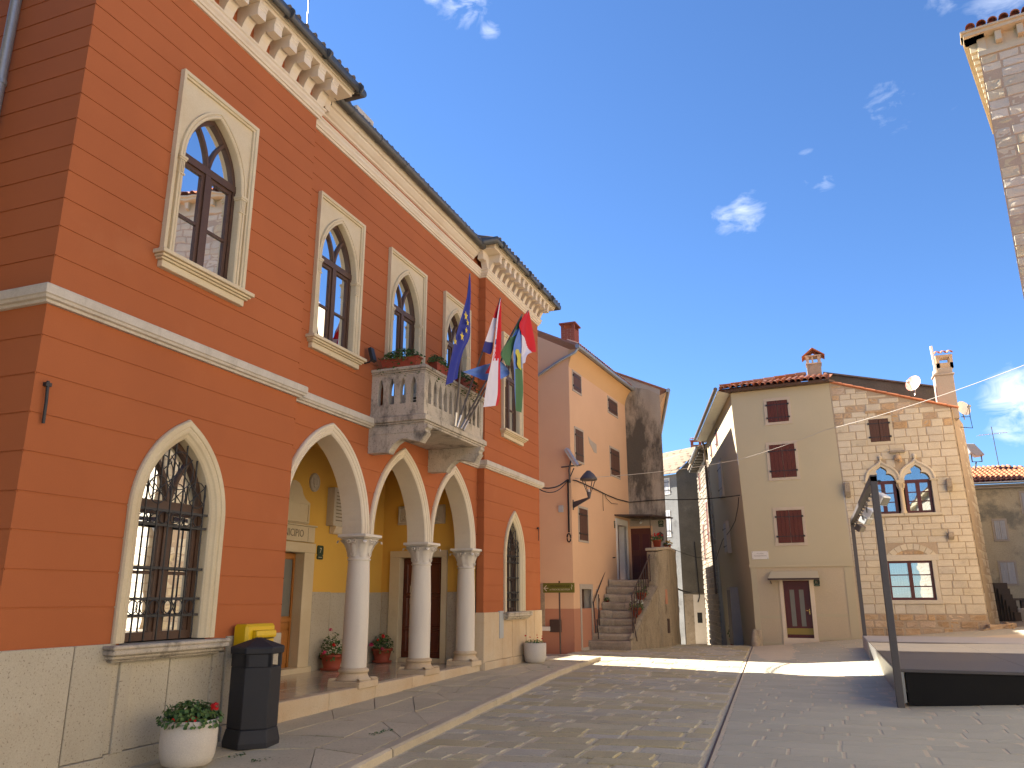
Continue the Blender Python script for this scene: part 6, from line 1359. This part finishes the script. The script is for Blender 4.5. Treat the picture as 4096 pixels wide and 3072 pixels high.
# house number plates
def plate(fr, u, z, w_, h_, text, label, two=True, extra=None):
    P = empty('number_plate', fr.p(u, z, .03), label, 'number plate'); c = .022
    poly = [(u - w_ / 2 + c, z + h_ / 2), (u + w_ / 2 - c, z + h_ / 2), (u + w_ / 2, z + h_ / 2 - c), (u + w_ / 2, z - h_ * .12), (u + w_ / 2 - c, z - h_ * .18), (u + w_ / 2 - c * .2, z - h_ * .26), (u + w_ / 2, z - h_ / 2 + c), (u + w_ / 2 - c, z - h_ / 2), (u - w_ / 2 + c, z - h_ / 2), (u - w_ / 2, z - h_ / 2 + c), (u - w_ / 2 + c * .2, z - h_ * .26), (u - w_ / 2 + c, z - h_ * .18), (u - w_ / 2, z - h_ * .12), (u - w_ / 2, z + h_ / 2 - c)]
    MB().slab(fr, poly, .0 + (extra or 0), .018 + (extra or 0)).build('plate', 'plate_green', P)
    txt(text, h_ * .52, fr, u, z + h_ * .13, .019 + (extra or 0), .001, 'ink_cream', P, 'lettering')
    MB().fbox(fr, u - w_ * .3, u + w_ * .3, z - h_ * .36, z - h_ * .33, .018 + (extra or 0), .02 + (extra or 0)).build('printed_line', 'ink_cream', P)
plate(FP, 13.54, 2.46, .20, .27, '7', 'dark green number plate with 7 on the yellow porch wall', extra=.002)
plate(FG, -5.53, 4.27, .20, .24, '20', 'dark green number plate beside the dark door above the steps', extra=.014)
plate(FT, 2.03, 2.03, .19, .21, '22', 'dark green number plate right of the tan house door', extra=.014)
plate(FK, 4.28, 4.13, .10, .26, '19', 'narrow dark number plate beside the white framed doorway on the pink wall')
plate(FL, -.42, .95, .16, .32, '5', 'small dark number plate beside the wooden door far up the alley')
# balcony flower boxes
def flower_box(c, hx, hy, label, n, trail):
    x, y, z = c; P = empty('flower_box', c, label, 'flower box', 'terracotta flower boxes on the balcony rail')
    bx = MB(); b, t = .8, 1.0; v = [(x + sx_ * hx * k, y + sy_ * hy * k, z + zz) for zz, k in ((0, .86), (.16, 1.0)) for sx_, sy_ in ((-1, -1), (1, -1), (1, 1), (-1, 1))]
    bx.add(v, [(3, 2, 1, 0), (4, 5, 6, 7)] + [(i, (i + 1) % 4, 4 + (i + 1) % 4, 4 + i) for i in range(4)]); bx.box(x - hx * 1.05, x + hx * 1.05, y - hy * 1.05, y + hy * 1.05, z + .142, z + .168); bx.build('box', 'terracotta', P)
    f = dome((x, y, z + .16), hx * 1.1, hy * 1.6, .19, -.1)
    def g():
        if rnd() < trail:
            s = random.choice((-1, 1)); return (x + ru(-1, 1) * hx * 1.2, y + s * ru(.8, 1.5) * hy if hy < hx else y + ru(-1, 1) * hy * 1.1, z + ru(-.18, .2)) if hy < hx else (x + ru(.7, 2.0) * hx, y + ru(-1, 1) * hy * 1.15, z + ru(-.2, .15)), (0, 0, 1)
        return f()
    leaf_mesh(n, g, .024, 2).build('foliage', ['leaf', 'leaf_light'], P, kind='stuff')
    return P
flower_box((-6.44, 11.47, 5.405), .36, .085, 'terracotta box of leafy green plants on the near short side of the balcony', 700, .22)
flower_box((-6.02, 12.1, 5.405), .085, .26, 'terracotta box of green plants behind the blue starred flag', 420, .1)
flower_box((-6.02, 13.25, 5.405), .085, .34, 'terracotta box trailing yellowing leaves behind the flag poles', 520, .35)
AC = empty('air_conditioner', (-6.5, 11.9, 4.56), 'white air conditioner case standing on the balcony floor', 'air conditioner')
MB().box(-6.80, -6.24, 11.78, 12.06, 4.6, 5.02).build('case', 'white_metal', AC, bevel=.012); mb = MB()
for k in range(6): mb.box(-6.50, -6.27, 11.772, 11.782, 4.66 + k * .052, 4.69 + k * .052)
mb.build('vent_slot', 'ink_dark', AC)
FL_ = empty('floodlight', (-6.9, 11.12, 5.55), 'black floodlight on the wall beside the balcony', 'floodlight')
MB().obox((-6.83, 11.16, 5.60), (.03, .0, .012), (0, .06, .0), (-.035, 0, .12)).build('lamp_body', 'black_iron', FL_, bevel=.006); MB().tube([(-6.97, 11.14, 5.46), (-6.86, 11.14, 5.47), (-6.84, 11.15, 5.56)], .014, 6).build('bracket', 'black_iron', FL_)
# ---------------------------------------------------------------- flags
FLG = {'EU': (-5.4, [(11.971, 7.195), (11.894, 6.791), (11.685, 6.384), (11.463, 5.971), (11.229, 5.424), (11.088, 5.035), (11.061, 4.872)], [(12.02, 7.206), (12.055, 6.85), (12.073, 6.501), (12.086, 6.067), (11.798, 5.705), (11.617, 5.387), (11.526, 5.125)]),
'HRA': (-5.33, [(13.259, 7.171), (12.976, 6.766), (12.664, 6.294), (12.422, 5.89), (12.604, 5.896)], [(13.273, 7.176), (13.141, 6.823), (12.958, 6.351), (12.87, 6.013), (12.781, 5.906)]),
'HRB': (-5.3, [(13.179, 7.137), (13.02, 6.759), (12.885, 6.279), (12.797, 5.988), (12.694, 5.735), (12.541, 5.403), (12.418, 5.097), (12.34, 4.808)], [(13.208, 7.152), (13.2, 6.782), (13.193, 6.375), (13.185, 6.103), (13.168, 5.858), (13.193, 5.555), (13.209, 5.251), (13.104, 5.013)]),
'GRC': (-5.4, [(14.646, 7.307), (14.121, 6.727), (13.609, 6.297), (13.473, 6.086), (13.709, 6.021)], [(14.703, 7.316), (14.587, 7.08), (14.5, 6.827), (14.119, 6.351), (13.988, 6.002)]),
'GRD': (-5.38, [(14.448, 6.991), (14.068, 6.491), (14.014, 6.181), (14.038, 5.897), (14.062, 5.52), (14.122, 5.173)], [(14.549, 7.045), (14.5, 6.662), (14.496, 6.419), (14.519, 6.025), (14.568, 5.643), (14.48, 5.165)]),
'BLU': (-5.5, [(11.971, 5.373), (12.661, 5.658), (13.191, 5.868), (13.763, 6.056), (14.22, 5.958)], [(12.089, 5.391), (12.581, 5.434), (12.883, 5.459), (13.667, 5.679), (14.23, 5.938)]),
'RED': (-5.35, [(14.875, 7.484), (14.38, 7.026), (14.476, 6.813), (14.45, 6.482), (14.414, 6.272), (14.44, 6.156)], [(14.993, 7.525), (15.175, 7.16), (15.358, 6.75), (15.162, 6.65), (14.837, 6.494), (14.72, 6.308)])}
def poly_at(p, t):
    q = t * (len(p) - 1); i = min(int(q), len(p) - 2); f = q - i; g = lambda k: p[max(0, min(len(p) - 1, k))]
    return tuple(.5 * (2 * g(i)[j] + (g(i + 1)[j] - g(i - 1)[j]) * f + (2 * g(i - 1)[j] - 5 * g(i)[j] + 4 * g(i + 1)[j] - g(i + 2)[j]) * f * f + (3 * g(i)[j] - g(i - 1)[j] - 3 * g(i + 1)[j] + g(i + 2)[j]) * f ** 3) for j in (0, 1))
def cloth_point(key, s, t, dx=0, amp=.035, k=2.2, ph=0.):
    x, L, R = FLG[key]; a, b = poly_at(L, t), poly_at(R, t); y, z = a[0] + (b[0] - a[0]) * s, a[1] + (b[1] - a[1]) * s
    w_ = amp * math.sin(2 * math.pi * (k * s + .35 * t) + ph) * min(1, 3 * t + .1); x2 = x + dx + w_
    f = x2 / x; return Vector((x2, y, 1.6 + (z - 1.6)))
def cloth(parent, key, fn, mats, ns=18, nt=36, dx=0, **kw):
    mb = MB(); v = [cloth_point(key, i / ns, j / nt, dx, **kw) for j in range(nt + 1) for i in range(ns + 1)]; mb.v = [tuple(p) for p in v]
    for j in range(nt):
        for i in range(ns):
            a = j * (ns + 1) + i; mb.f.append((a, a + 1, a + ns + 2, a + ns + 1)); mb.mi.append(fn((i + .5) / ns, (j + .5) / nt)); mb.sm.append(True)
    return mb.build('cloth', mats, parent)
def pole(parent, base, tip): 
    b, t = Vector(base), Vector(tip); MB().tube([b, t], [.019, .015], 8).build('pole', 'pole_grey', parent); MB().tube([b - (t - b).normalized() * .02, b + (t - b).normalized() * .22], .027, 8).build('pole_socket', 'steel', parent)
G = 'flags on poles at the balcony'
E1 = empty('flag', (-5.86, 12.44, 4.55), 'dark blue flag with gold stars, leftmost on the balcony', 'flag', G); pole(E1, (-5.85, 12.442, 4.56), (-5.40, 12.0, 7.21))
cloth(E1, 'EU', lambda s, t: 0, ['flag_blue'], amp=.03, k=1.7)
for (y, z), sz in zip([(11.743, 6.309), (11.821, 6.211), (11.771, 6.053), (11.598, 5.89), (11.335, 5.72)], (.088, .066, .062, .09, .066)):
    pts = []
    for k in range(10): a = math.pi / 2 + math.pi * k / 5 + .12; r = sz if k % 2 == 0 else sz * .42; pts.append((-5.352, y + r * math.cos(a) * .92, z + r * math.sin(a)))
    MB().prism(pts, (.004, 0, 0)).build('star', 'flag_gold', E1)
E2 = empty('flag', (-5.86, 12.53, 4.55), 'red white and blue striped flag with chequered shield and long hanging fold', 'flag', G); pole(E2, (-5.85, 12.532, 4.55), (-5.31, 13.26, 7.19))
cloth(E2, 'HRA', lambda s, t: 0 if t < .30 else 1 if t < .62 else 2, ['flag_red', 'flag_white', 'flag_navy'], amp=.012, k=1)
def hr(s, t):
    if s > (.50 if t < .52 else .74): return 0
    if .30 < t < .56 and s > .05:
        if t < .37: return 2
        return 0 if (int(s * 9) + int(t * 34)) % 2 else 1
    return 1
cloth(E2, 'HRB', hr, ['flag_red', 'flag_white', 'flag_navy'], dx=.02, amp=.022, k=1.3)
E3 = empty('flag', (-5.86, 12.69, 4.55), 'green and blue flag with a yellow goat emblem, hanging limp', 'flag', G); pole(E3, (-5.85, 12.693, 4.55), (-5.38, 14.66, 7.34))
cloth(E3, 'GRC', lambda s, t: 1 if .28 < t < .42 and s > .3 else 0, ['flag_green', 'flag_sky', 'flag_dark_green'], amp=.02, k=1.2)
cloth(E3, 'GRD', lambda s, t: 0 if t > .56 and s > .16 else 1, ['flag_green', 'flag_sky'], dx=.03, amp=.022, k=1.1)
goat = [(.30, .28), (.62, .30), (.72, .36), (.92, .40), (.95, .47), (.9, .58), (.55, .545), (.38, .50), (.46, .43), (.36, .38), (.18, .33)]
MB().prism([cloth_point('GRD', s, t, .045, amp=0) for s, t in goat], (.004, 0, 0)).build('goat_emblem', 'flag_yellow', E3)
cloth(E3, 'BLU', lambda s, t: 1 if .50 < t < .62 and s < .6 else 0, ['flag_sky', 'flag_red'], amp=.015, k=1)
E4 = empty('flag', (-5.86, 12.81, 4.55), 'small red and white flag, rightmost on the balcony', 'flag', G); pole(E4, (-5.85, 12.808, 4.55), (-5.34, 14.93, 7.52))
cloth(E4, 'RED', lambda s, t: 0 if t < .40 or (t < .62 and s > .45 + (t - .4) * 2.0) else 1, ['flag_red', 'flag_white'], amp=.03, k=1.2)
# ---------------------------------------------------------------- street lamp on the pink house
LP = empty('street_lamp', (-7.15, 24.25, 4.45), 'grey conical wall lantern on a bracket at the pink house', 'street lamp')
b0, a1 = FK.p(.12, 4.42, .0), Vector((-6.58, 23.9, 4.58))
MB().obox(b0 + FK.n * .01, FK.u * .03, FK.n * .012, (0, 0, .16)).build('wall_plate', 'lamp_shade', LP)
dv = (a1 - b0); sv = Vector((dv.y, -dv.x, 0)).normalized() * .022
p = [b0 + Vector((0, 0, -.11)), b0 + Vector((0, 0, .085)), a1 + Vector((0, 0, .03)), a1 + Vector((0, 0, -.02))]; MB().prism([q - sv for q in p], sv * 2).build('arm', 'lamp_shade', LP)
c = (a1.x, a1.y, a1.z); MB().lathe(c, [(.03, -.02), (.045, .02), (.075, .16), (.07, .18), (.03, .19)], 12).build('lamp_socket', 'lamp_shade', LP)
for k in range(4):
    a = math.pi / 4 + k * math.pi / 2; MB().tube([(c[0] + .06 * math.cos(a), c[1] + .06 * math.sin(a), c[2] + .15), (c[0] + .255 * math.cos(a), c[1] + .255 * math.sin(a), c[2] + .60)], .013, 6).build('stay', 'lamp_shade', LP)
MB().lathe(c, [(.26, .555), (.275, .57), (.265, .62), (.16, .76), (.08, .83), (.06, .855), (.035, .86), (0, .862)], 24).build('lamp_shade', 'lamp_shade', LP); MB().lathe(c, [(0, .60), (.235, .57)], 20).build('reflector', 'lamp_inside', LP); MB().lathe(c, [(.02, .18), (.03, .22), (.028, .26), (0, .28)], 10).build('bulb', 'white_metal', LP)
FD2 = empty('floodlight', (-7.25, 23.95, 5.6), 'grey floodlight tilted up on the corner of the pink house', 'floodlight')
MB().obox((-7.12, 23.86, 5.88), (.16, .02, -.27), (.02, .12, .0), (.035, 0, .02)).build('lamp_body', 'grey_box', FD2, bevel=.02); MB().obox((-7.07, 23.86, 5.90), (.17, .02, -.285), (.02, .13, .0), (.01, 0, .006)).build('lamp_rim', 'steel', FD2)
MB().tube([(-7.22, 23.98, 5.1), (-7.22, 23.92, 5.5), (-7.14, 23.88, 5.8)], .03, 8).tube([(-7.5, 24.0, 5.62), (-6.8, 23.9, 5.64)], .022, 6).tube([(-7.2, 23.98, 5.3), (-7.05, 23.9, 5.55)], .018, 6).build('bracket', 'stage_pole', FD2)
jb = MB().fbox(FKs, -7.62, -7.47, 4.19, 4.40, 0, .06); tag(jb.build('junction_box', 'grey_box', loc=(-7.55, 24.0, 4.3)), 'small grey junction box on the side wall of the pink house', 'junction box')
# signpost
SP_ = empty('direction_sign', (-7.4, 23.3, .02), 'olive green direction sign with white arrow on a thin brown post', 'sign')
MB().tube([(-7.35, 23.1, 0), (-7.35, 23.1, 2.06)], .026, 8).build('post', 'brown_iron', SP_)
FSg = Fr((-7.35, 23.06), (.985, -.17)); MB().fbox(FSg, -.52, .52, 1.72, 2.0, 0, .03).build('sign_board', 'sign_green', SP_)
txt('CESTA MASLINOVA ULJA', .074, FSg, -.30, 1.905, .031, .001, 'ink_dark', SP_, 'lettering', 'LEFT', sx=.80); txt("LA STRADA DELL'OLIO D'OLIVA", .070, FSg, -.30, 1.81, .031, .001, 'ink_cream', SP_, 'lettering', 'LEFT', sx=.68)
mb = MB(); mb.sweep(FSg, [(-.34, 1.85), (-.48, 1.85)], [(-.011, .031), (-.011, .034), (.011, .034), (.011, .031)]); mb.sweep(FSg, [(-.40, 1.935), (-.485, 1.85), (-.40, 1.77)], [(-.013, .031), (-.013, .0345), (.013, .0345), (.013, .031)]); mb.build('arrow', 'ink_cream', SP_)
mb = MB()
for k in range(7): a = -1 + k * .35; mb.tube([FSg.p(.44, 1.80 + k * .018, .032), FSg.p(.44 + .03 * math.sin(a * 3), 1.84 + k * .02, .033)], .004, 4)
mb.build('olive_twig', 'ink_cream', SP_)
# ---------------------------------------------------------------- flower pots on the steps and the landing wall
def pot(c, r, h, label, group, m, n, rz, fl, lm=('leaf', 'leaf_light')):
    x, y, z = c; P = empty('flower_pot', c, label, 'flower pot', group); MB().lathe(c, [(0, .002), (r * .72, .002), (r * .95, h * .85), (r * 1.05, h * .86), (r * 1.07, h), (r * .95, h), (r * .9, h * .9), (0, h * .9)], 18).build('pot', 'terracotta', P)
    leaf_mesh(n, dome((x, y, z + h * .95), r * 1.45, r * 1.45, rz), .026, 2).build('foliage', list(lm), P, kind='stuff')
    for k in range(fl): a = ru(0, 6.28); petals((x + r * ru(.3, 1.3) * math.cos(a), y - abs(r * ru(.3, 1.2) * math.sin(a)), z + h + rz * ru(.3, 1.0)), ru(.025, .045), 14).build('flower', m, P)
    return P
pot((-5.66, 26.75, 1.44), .17, .30, 'terracotta pot with spiky green plant high on the steps behind the rail', 'pots on the steps', 'red_petal', 160, .45, 0)
pot((-5.74, 26.25, .94), .18, .32, 'terracotta pot with pale flecked plant halfway up the steps', 'pots on the steps', 'white_petal', 220, .28, 12, ('leaf_light', 'leaf'))
pot((-6.86, 26.85, 1.43), .07, .06, 'small green tuft in a pot at the wall side of the steps', 'pots on the steps', 'red_petal', 90, .12, 0)
pot((-5.30, 28.0, 3.28), .16, .24, 'clay pot with bright red flowers on the landing wall', 'pots on the landing wall', 'red_petal', 220, .22, 16)
pot((-5.22, 29.6, 3.28), .13, .16, 'small pot of yellow flowers at the right end of the landing wall', 'pots on the landing wall', 'yellow_petal', 120, .14, 8)
lb = empty('letter_box', (-5.4, 30.15, 3.75), 'small dark house shaped letter box beside the dark door', 'letter box')
MB().prism([FG.p(-5.66, 3.66, .02), FG.p(-5.46, 3.66, .02), FG.p(-5.46, 3.88, .02), FG.p(-5.56, 3.97, .02), FG.p(-5.66, 3.88, .02)], FG.n * .1).build('case', 'brown_iron', lb)
# ---------------------------------------------------------------- dishes and aerials
def dish(c, r, aim, label, m):
    D = empty('satellite_dish', c, label, 'satellite dish'); a = Vector(aim).normalized(); x = a.cross(Vector((0, 0, 1))).normalized(); y = x.cross(a); v = []; n = 28
    for i, (rr, dd) in enumerate(((.0, -.16), (.4, -.135), (.75, -.065), (1.0, 0))):
        for k in range(n): t = 2 * math.pi * k / n; v.append(Vector(c) + (x * math.cos(t) * .92 + y * math.sin(t)) * rr * r + a * dd * r)
    mb = MB().add(v, [(i * n + k, i * n + (k + 1) % n, (i + 1) * n + (k + 1) % n, (i + 1) * n + k) for i in range(3) for k in range(n)], smooth=True); mb.build('reflector', m, D)
    MB().tube([Vector(c) - y * r * .95, Vector(c) + a * r * .9 - y * r * .3], .012, 6).build('feed_arm', 'steel', D); MB().obox(Vector(c) + a * r * .95 - y * r * .28, x * .03, y * .03, a * .06).build('receiver', 'grey_box', D); MB().tube([Vector(c) - a * r * .16, Vector(c) - a * r * .5 - y * r * .3, Vector(c) - a * r * .5 - y * r * 1.4], .018, 6).build('mast', 'steel', D)
dish((3.52, 29.3, 8.66), .29, (-.55, -.75, .30), 'red and white printed satellite dish above the stone gable', 'dish_print')
dish((4.93, 29.3, 7.66), .26, (.45, -.85, .25), 'plain white satellite dish at the right corner of the stone house', 'dish_white')
tag(MB().tube([(4.8, 29.2, 7.35), (5.06, 29.2, 7.33), (5.08, 29.2, 6.95), (4.7, 29.0, 6.97)], .014, 6).tube([(5.06, 29.2, 7.33), (5.07, 29.2, 7.75)], .014, 6).build('iron_frame', 'black_iron', loc=(5.0, 29.2, 7.0)), 'thin black iron frame under the white satellite dish', 'bracket')
def aerial(x, y, z0, z1, rods, label, tilt=(1, 0, .12)):
    A = empty('tv_aerial', (x, y, z0), label, 'aerial'); MB().tube([(x, y, z0), (x - .05, y, z1)], .016, 6).build('mast', 'stage_pole', A); t = Vector(tilt).normalized(); s = t.cross(Vector((0, 0, 1))).normalized(); c = Vector((x - .03, y, z1 - .32)); L = .62
    mb = MB().tube([c - t * L, c + t * L], .010, 5)
    for k in range(rods): q = c - t * L + t * (2 * L * k / (rods - 1)); mb.tube([q - s * (.2 - k * .008), q + s * (.2 - k * .008)], .006, 4)
    mb.build('boom', 'steel', A)
aerial(7.55, 39, 6.95, 8.75, 11, 'television aerial on the ridge of the orange roof', (1, .3, .10))
A = empty('tv_aerial', (-.66, 31, 9.3), 'short tilted aerial stub on the tan house roof left of the chimney', 'aerial'); MB().tube([(-.86, 31, 9.58), (-.48, 31, 9.84)], .022, 6).build('boom', 'steel', A); MB().tube([(-.72, 31, 9.1), (-.72, 31, 9.68)], .014, 5).build('mast', 'steel', A)
F3 = empty('floodlight', (6.4, 38.6, 6.9), 'large tilted floodlight in front of the orange tiled ridge', 'floodlight')
MB().prism([(6.25, 38.2, 7.95), (6.62, 38.2, 7.92), (6.95, 38.2, 7.42), (6.62, 38.2, 7.38), (6.42, 38.2, 7.55)], (0, .5, 0)).build('lamp_body', 'grey_box', F3, bevel=.02); MB().tube([(6.45, 38.3, 7.5), (6.45, 38.3, 7.15), (6.82, 38.3, 7.15), (6.82, 38.3, 7.45)], .03, 6).tube([(6.6, 38.3, 7.15), (6.45, 38.3, 6.6)], .03, 6).build('bracket', 'stage_pole', F3)
# ---------------------------------------------------------------- stage with its lighting frame, and the stone platform behind
SG = empty('stage', (3, 18, .1), 'low black fronted stage with steel side panels and dark deck', 'stage')
sx0, sy0, sy1, sx1, zt = .86, 13.86, 21.9, 8.5, .54
MB().box(sx0 + .16, sx1, sy0 + .02, sy0 + .06, .03, zt - .045).build('front_panel', 'stage_black', SG); MB().box(sx0 + .14, sx1, sy0 + .5, sy1 - .1, .0, .04).build('underframe', 'stage_black', SG)
MB().box(sx0 + .02, sx0 + .14, sy0, sy0 + .03, .06, zt - .02).build('corner_post', 'stage_steel', SG, bevel=.004); MB().box(sx0 + .10, sx1, sy0 - .01, sy0 + .07, zt - .044, zt).build('front_rail', 'stage_pole', SG, bevel=.004)
ys_ = [sy0 + .03, 15.6, 17.3, 18.9, 20.4, sy1]
for a, b in zip(ys_, ys_[1:]): MB().add([(sx0 + .10, a + .005, .05), (sx0 + .10, b - .005, .05), (sx0, b - .005, zt), (sx0, a + .005, zt)] + [(sx0 + .12, a + .005, .05), (sx0 + .12, b - .005, .05), (sx0 + .02, b - .005, zt), (sx0 + .02, a + .005, zt)], [(0, 1, 2, 3), (4, 5, 6, 7), (0, 1, 5, 4), (1, 2, 6, 5), (2, 3, 7, 6), (3, 0, 4, 7)]).build('side_panel', 'stage_steel', SG)
for i in range(4):
    for j in range(4): MB().box(sx0 + .03 + i * 1.9 + .004, sx0 + .03 + (i + 1) * 1.9 - .004, sy0 + .08 + j * 1.99 + .004, sy0 + .08 + (j + 1) * 1.99 - .004, zt - .04, zt).build('deck_panel', 'stage_deck', SG)
pf = MB(); pf.box(sx0 + .02, 7.5, 21.95, 25.35, -.1, .53); tag(pf.build('stone_platform', 'platform_stone', bevel=.015), kind='structure')
FRM = empty('lighting_frame', (.9, 19, .1), 'dark steel post and beam lighting frame along the left of the stage', 'lighting frame')
MB().box(.85, .955, 13.74, 13.85, .0, 3.45).build('post', 'stage_pole', FRM, bevel=.006); MB().box(.90, 1.0, 25.2, 25.3, .52, 3.74).build('post', 'stage_pole', FRM, bevel=.006)
a, b = Vector((.905, 13.74, 3.42)), Vector((.95, 25.3, 3.70)); MB().prism([a + Vector((-.05, 0, -.05)), a + Vector((.05, 0, -.05)), a + Vector((.05, 0, .05)), a + Vector((-.05, 0, .05))], b - a).build('beam', 'stage_pole', FRM)
mb = MB(); n = 90; v = [a + (b - a) * (i / n) + Vector((.065 + .03 * math.cos(i * .9), 0, -.06 + .03 * math.sin(i * .9))) for i in range(n + 1)]; mb.tube(v, .016, 5); mb.build('cable_wrap', 'black_iron', FRM)
def spot(t, label, m='white_metal'):
    c = a + (b - a) * t + Vector((.16, 0, -.22)); S = empty('spotlight', c, label, 'spotlight', 'spotlights under the stage frame beam'); d = Vector((.55, -.35, -.45)).normalized(); s = d.cross(Vector((0, 0, 1))).normalized(); u = s.cross(d)
    MB().obox(c, s * .13, u * .09, d * .09).build('lamp_body', m, S, bevel=.015); MB().obox(c + d * .092, s * .11, u * .07, d * .006).build('lens', 'frost_glass', S); k = MB()
    for sg in (-1, 1): k.tube([c + s * .14 * sg, c + s * .14 * sg + Vector((0, 0, .16)), a + (b - a) * t + Vector((.04, 0, -.05))], .010, 5)
    k.build('yoke', 'black_iron', S)
spot(.12, 'spotlight nearest the tall front post of the stage frame'); spot(.42, 'pale spotlight in the middle of the stage frame beam'); spot(.62, 'dark framed spotlight past the middle of the beam', 'grey_box'); spot(.93, 'small dark spotlight at the far end of the beam', 'stage_pole')
# ---------------------------------------------------------------- wires
def sag(p, q, s, n=16): p, q = Vector(p), Vector(q); return [p + (q - p) * (i / n) - Vector((0, 0, 4 * s * (i / n) * (1 - i / n))) for i in range(n + 1)]
tag(MB().tube(sag((-7.02, 23.9, 5.22), (-2.4, 28.8, 6.30), .1) + sag((-2.4, 28.8, 6.30), (.55, 28.6, 7.11), .05)[1:] + sag((.55, 28.6, 7.11), (5.6, 21.9, 7.25), .12)[1:], .009, 5).build('overhead_wire', 'wire_pale', loc=(0, 27, 6)), 'pale thin wire strung from the pink house past the tan house to the right', 'wire')
cb = MB(); cb.tube(sag((-6.8, 19.8, 4.42), (-7.3, 23.97, 5.20), .12), .022, 6).tube(sag((-6.8, 19.8, 4.36), (-7.3, 23.97, 5.16), .2), .014, 6)
pts = [(-7.3, 23.97, 5.2)] + [tuple(FK.p(u, z, .05)) for u, z in ((.3, 5.22), (1.2, 5.20), (2.4, 5.15), (3.4, 5.10), (4.6, 5.08), (6.1, 5.12))] + [(-6.0, 30.12, 5.15), (-5.3, 30.1, 5.16)] + [tuple(p) for p in sag((-5.3, 30.1, 5.16), (-2.46, 28.95, 5.06), .06)[1:]]
cb.tube(pts, .018, 6).tube([(-7.28, 23.97, 5.2), (-7.28, 23.97, 3.55)], .03, 6).tube([(-7.28 + .06 * math.sin(t), 23.95, 3.38 + .13 * math.cos(t)) for t in [i * .5 for i in range(14)]], .022, 6)
cb.tube([tuple(FK.p(u, z, .05)) for u, z in ((3.2, 5.1), (3.3, 4.98), (3.9, 4.85), (4.6, 4.9))], .010, 5).tube([tuple(FK.p(3.0, z, .03)) for z in (5.12, 4.5)], .008, 5)
tag(cb.build('cable_bundle', 'cable', loc=(-7, 24, 5)), 'black cable bundle looping along the pink house and across the alley', 'cable')
c2 = MB(); c2.tube([tuple(FA.p(u, z, .06)) for u, z in ((-.1, 5.0), (-.5, 4.7), (-1.5, 4.3), (-3, 4.1), (-6, 3.9), (-9.3, 3.2))], .014, 5).tube(sag((-5.2, 30.6, 3.35), tuple(FA.p(-9.2, 3.3, .1)), .12), .010, 5)
tag(c2.build('wall_cable', 'cable', loc=(-3, 31, 4)), 'thin dark cable drooping along the alley side of the tan house', 'cable')
c3 = MB(); c3.tube(sag((-5.2, 31, 1.9), tuple(FD.p(.8, 1.9, .06)), .1), .03, 6).tube([tuple(FD.p(u, z, .06)) for u, z in ((.8, 4.6), (.85, 3.2), (.9, 1.6), (.8, 1.3))], .03, 6)
tag(c3.build('alley_cable', 'cable', loc=(-6.5, 45, 2)), 'thick black cable at the far end of the alley', 'cable')
mw = leaf_mesh(160, dome((-3.55, 34.6, .1), .28, .28, .75), .05, 2); P = empty('potted_bush', (-3.55, 34.6, -.35), 'dark leafy bush in a pot at the alley wall', 'potted bush'); mw.build('foliage', ['leaf', 'leaf'], P, kind='stuff'); MB().lathe((-3.55, 34.6, -.4), [(0, 0), (.2, 0), (.25, .35), (0, .34)], 14).build('pot', 'terracotta', P)
gs = MB(); gs.prism([(-2.30, 28.72, -.02), (-2.12, 28.86, .0), (-2.14, 28.93, .5), (-2.30, 28.88, .52)], (.04, .03, 0)); gs.lathe((-2.32, 28.82, -.05), [(.15, 0), (.13, .3), (.09, .48), (.04, .58), (0, .6)], 9)
tag(gs.build('corner_stone', 'old_step', loc=(-2.3, 28.85, 0)), 'small guard stone at the foot of the tan house corner', 'guard stone')
for o in list(bpy.data.objects):
    if o.type == 'MESH' and o.parent is None and 'kind' not in o and 'category' not in o: o['kind'] = 'structure'
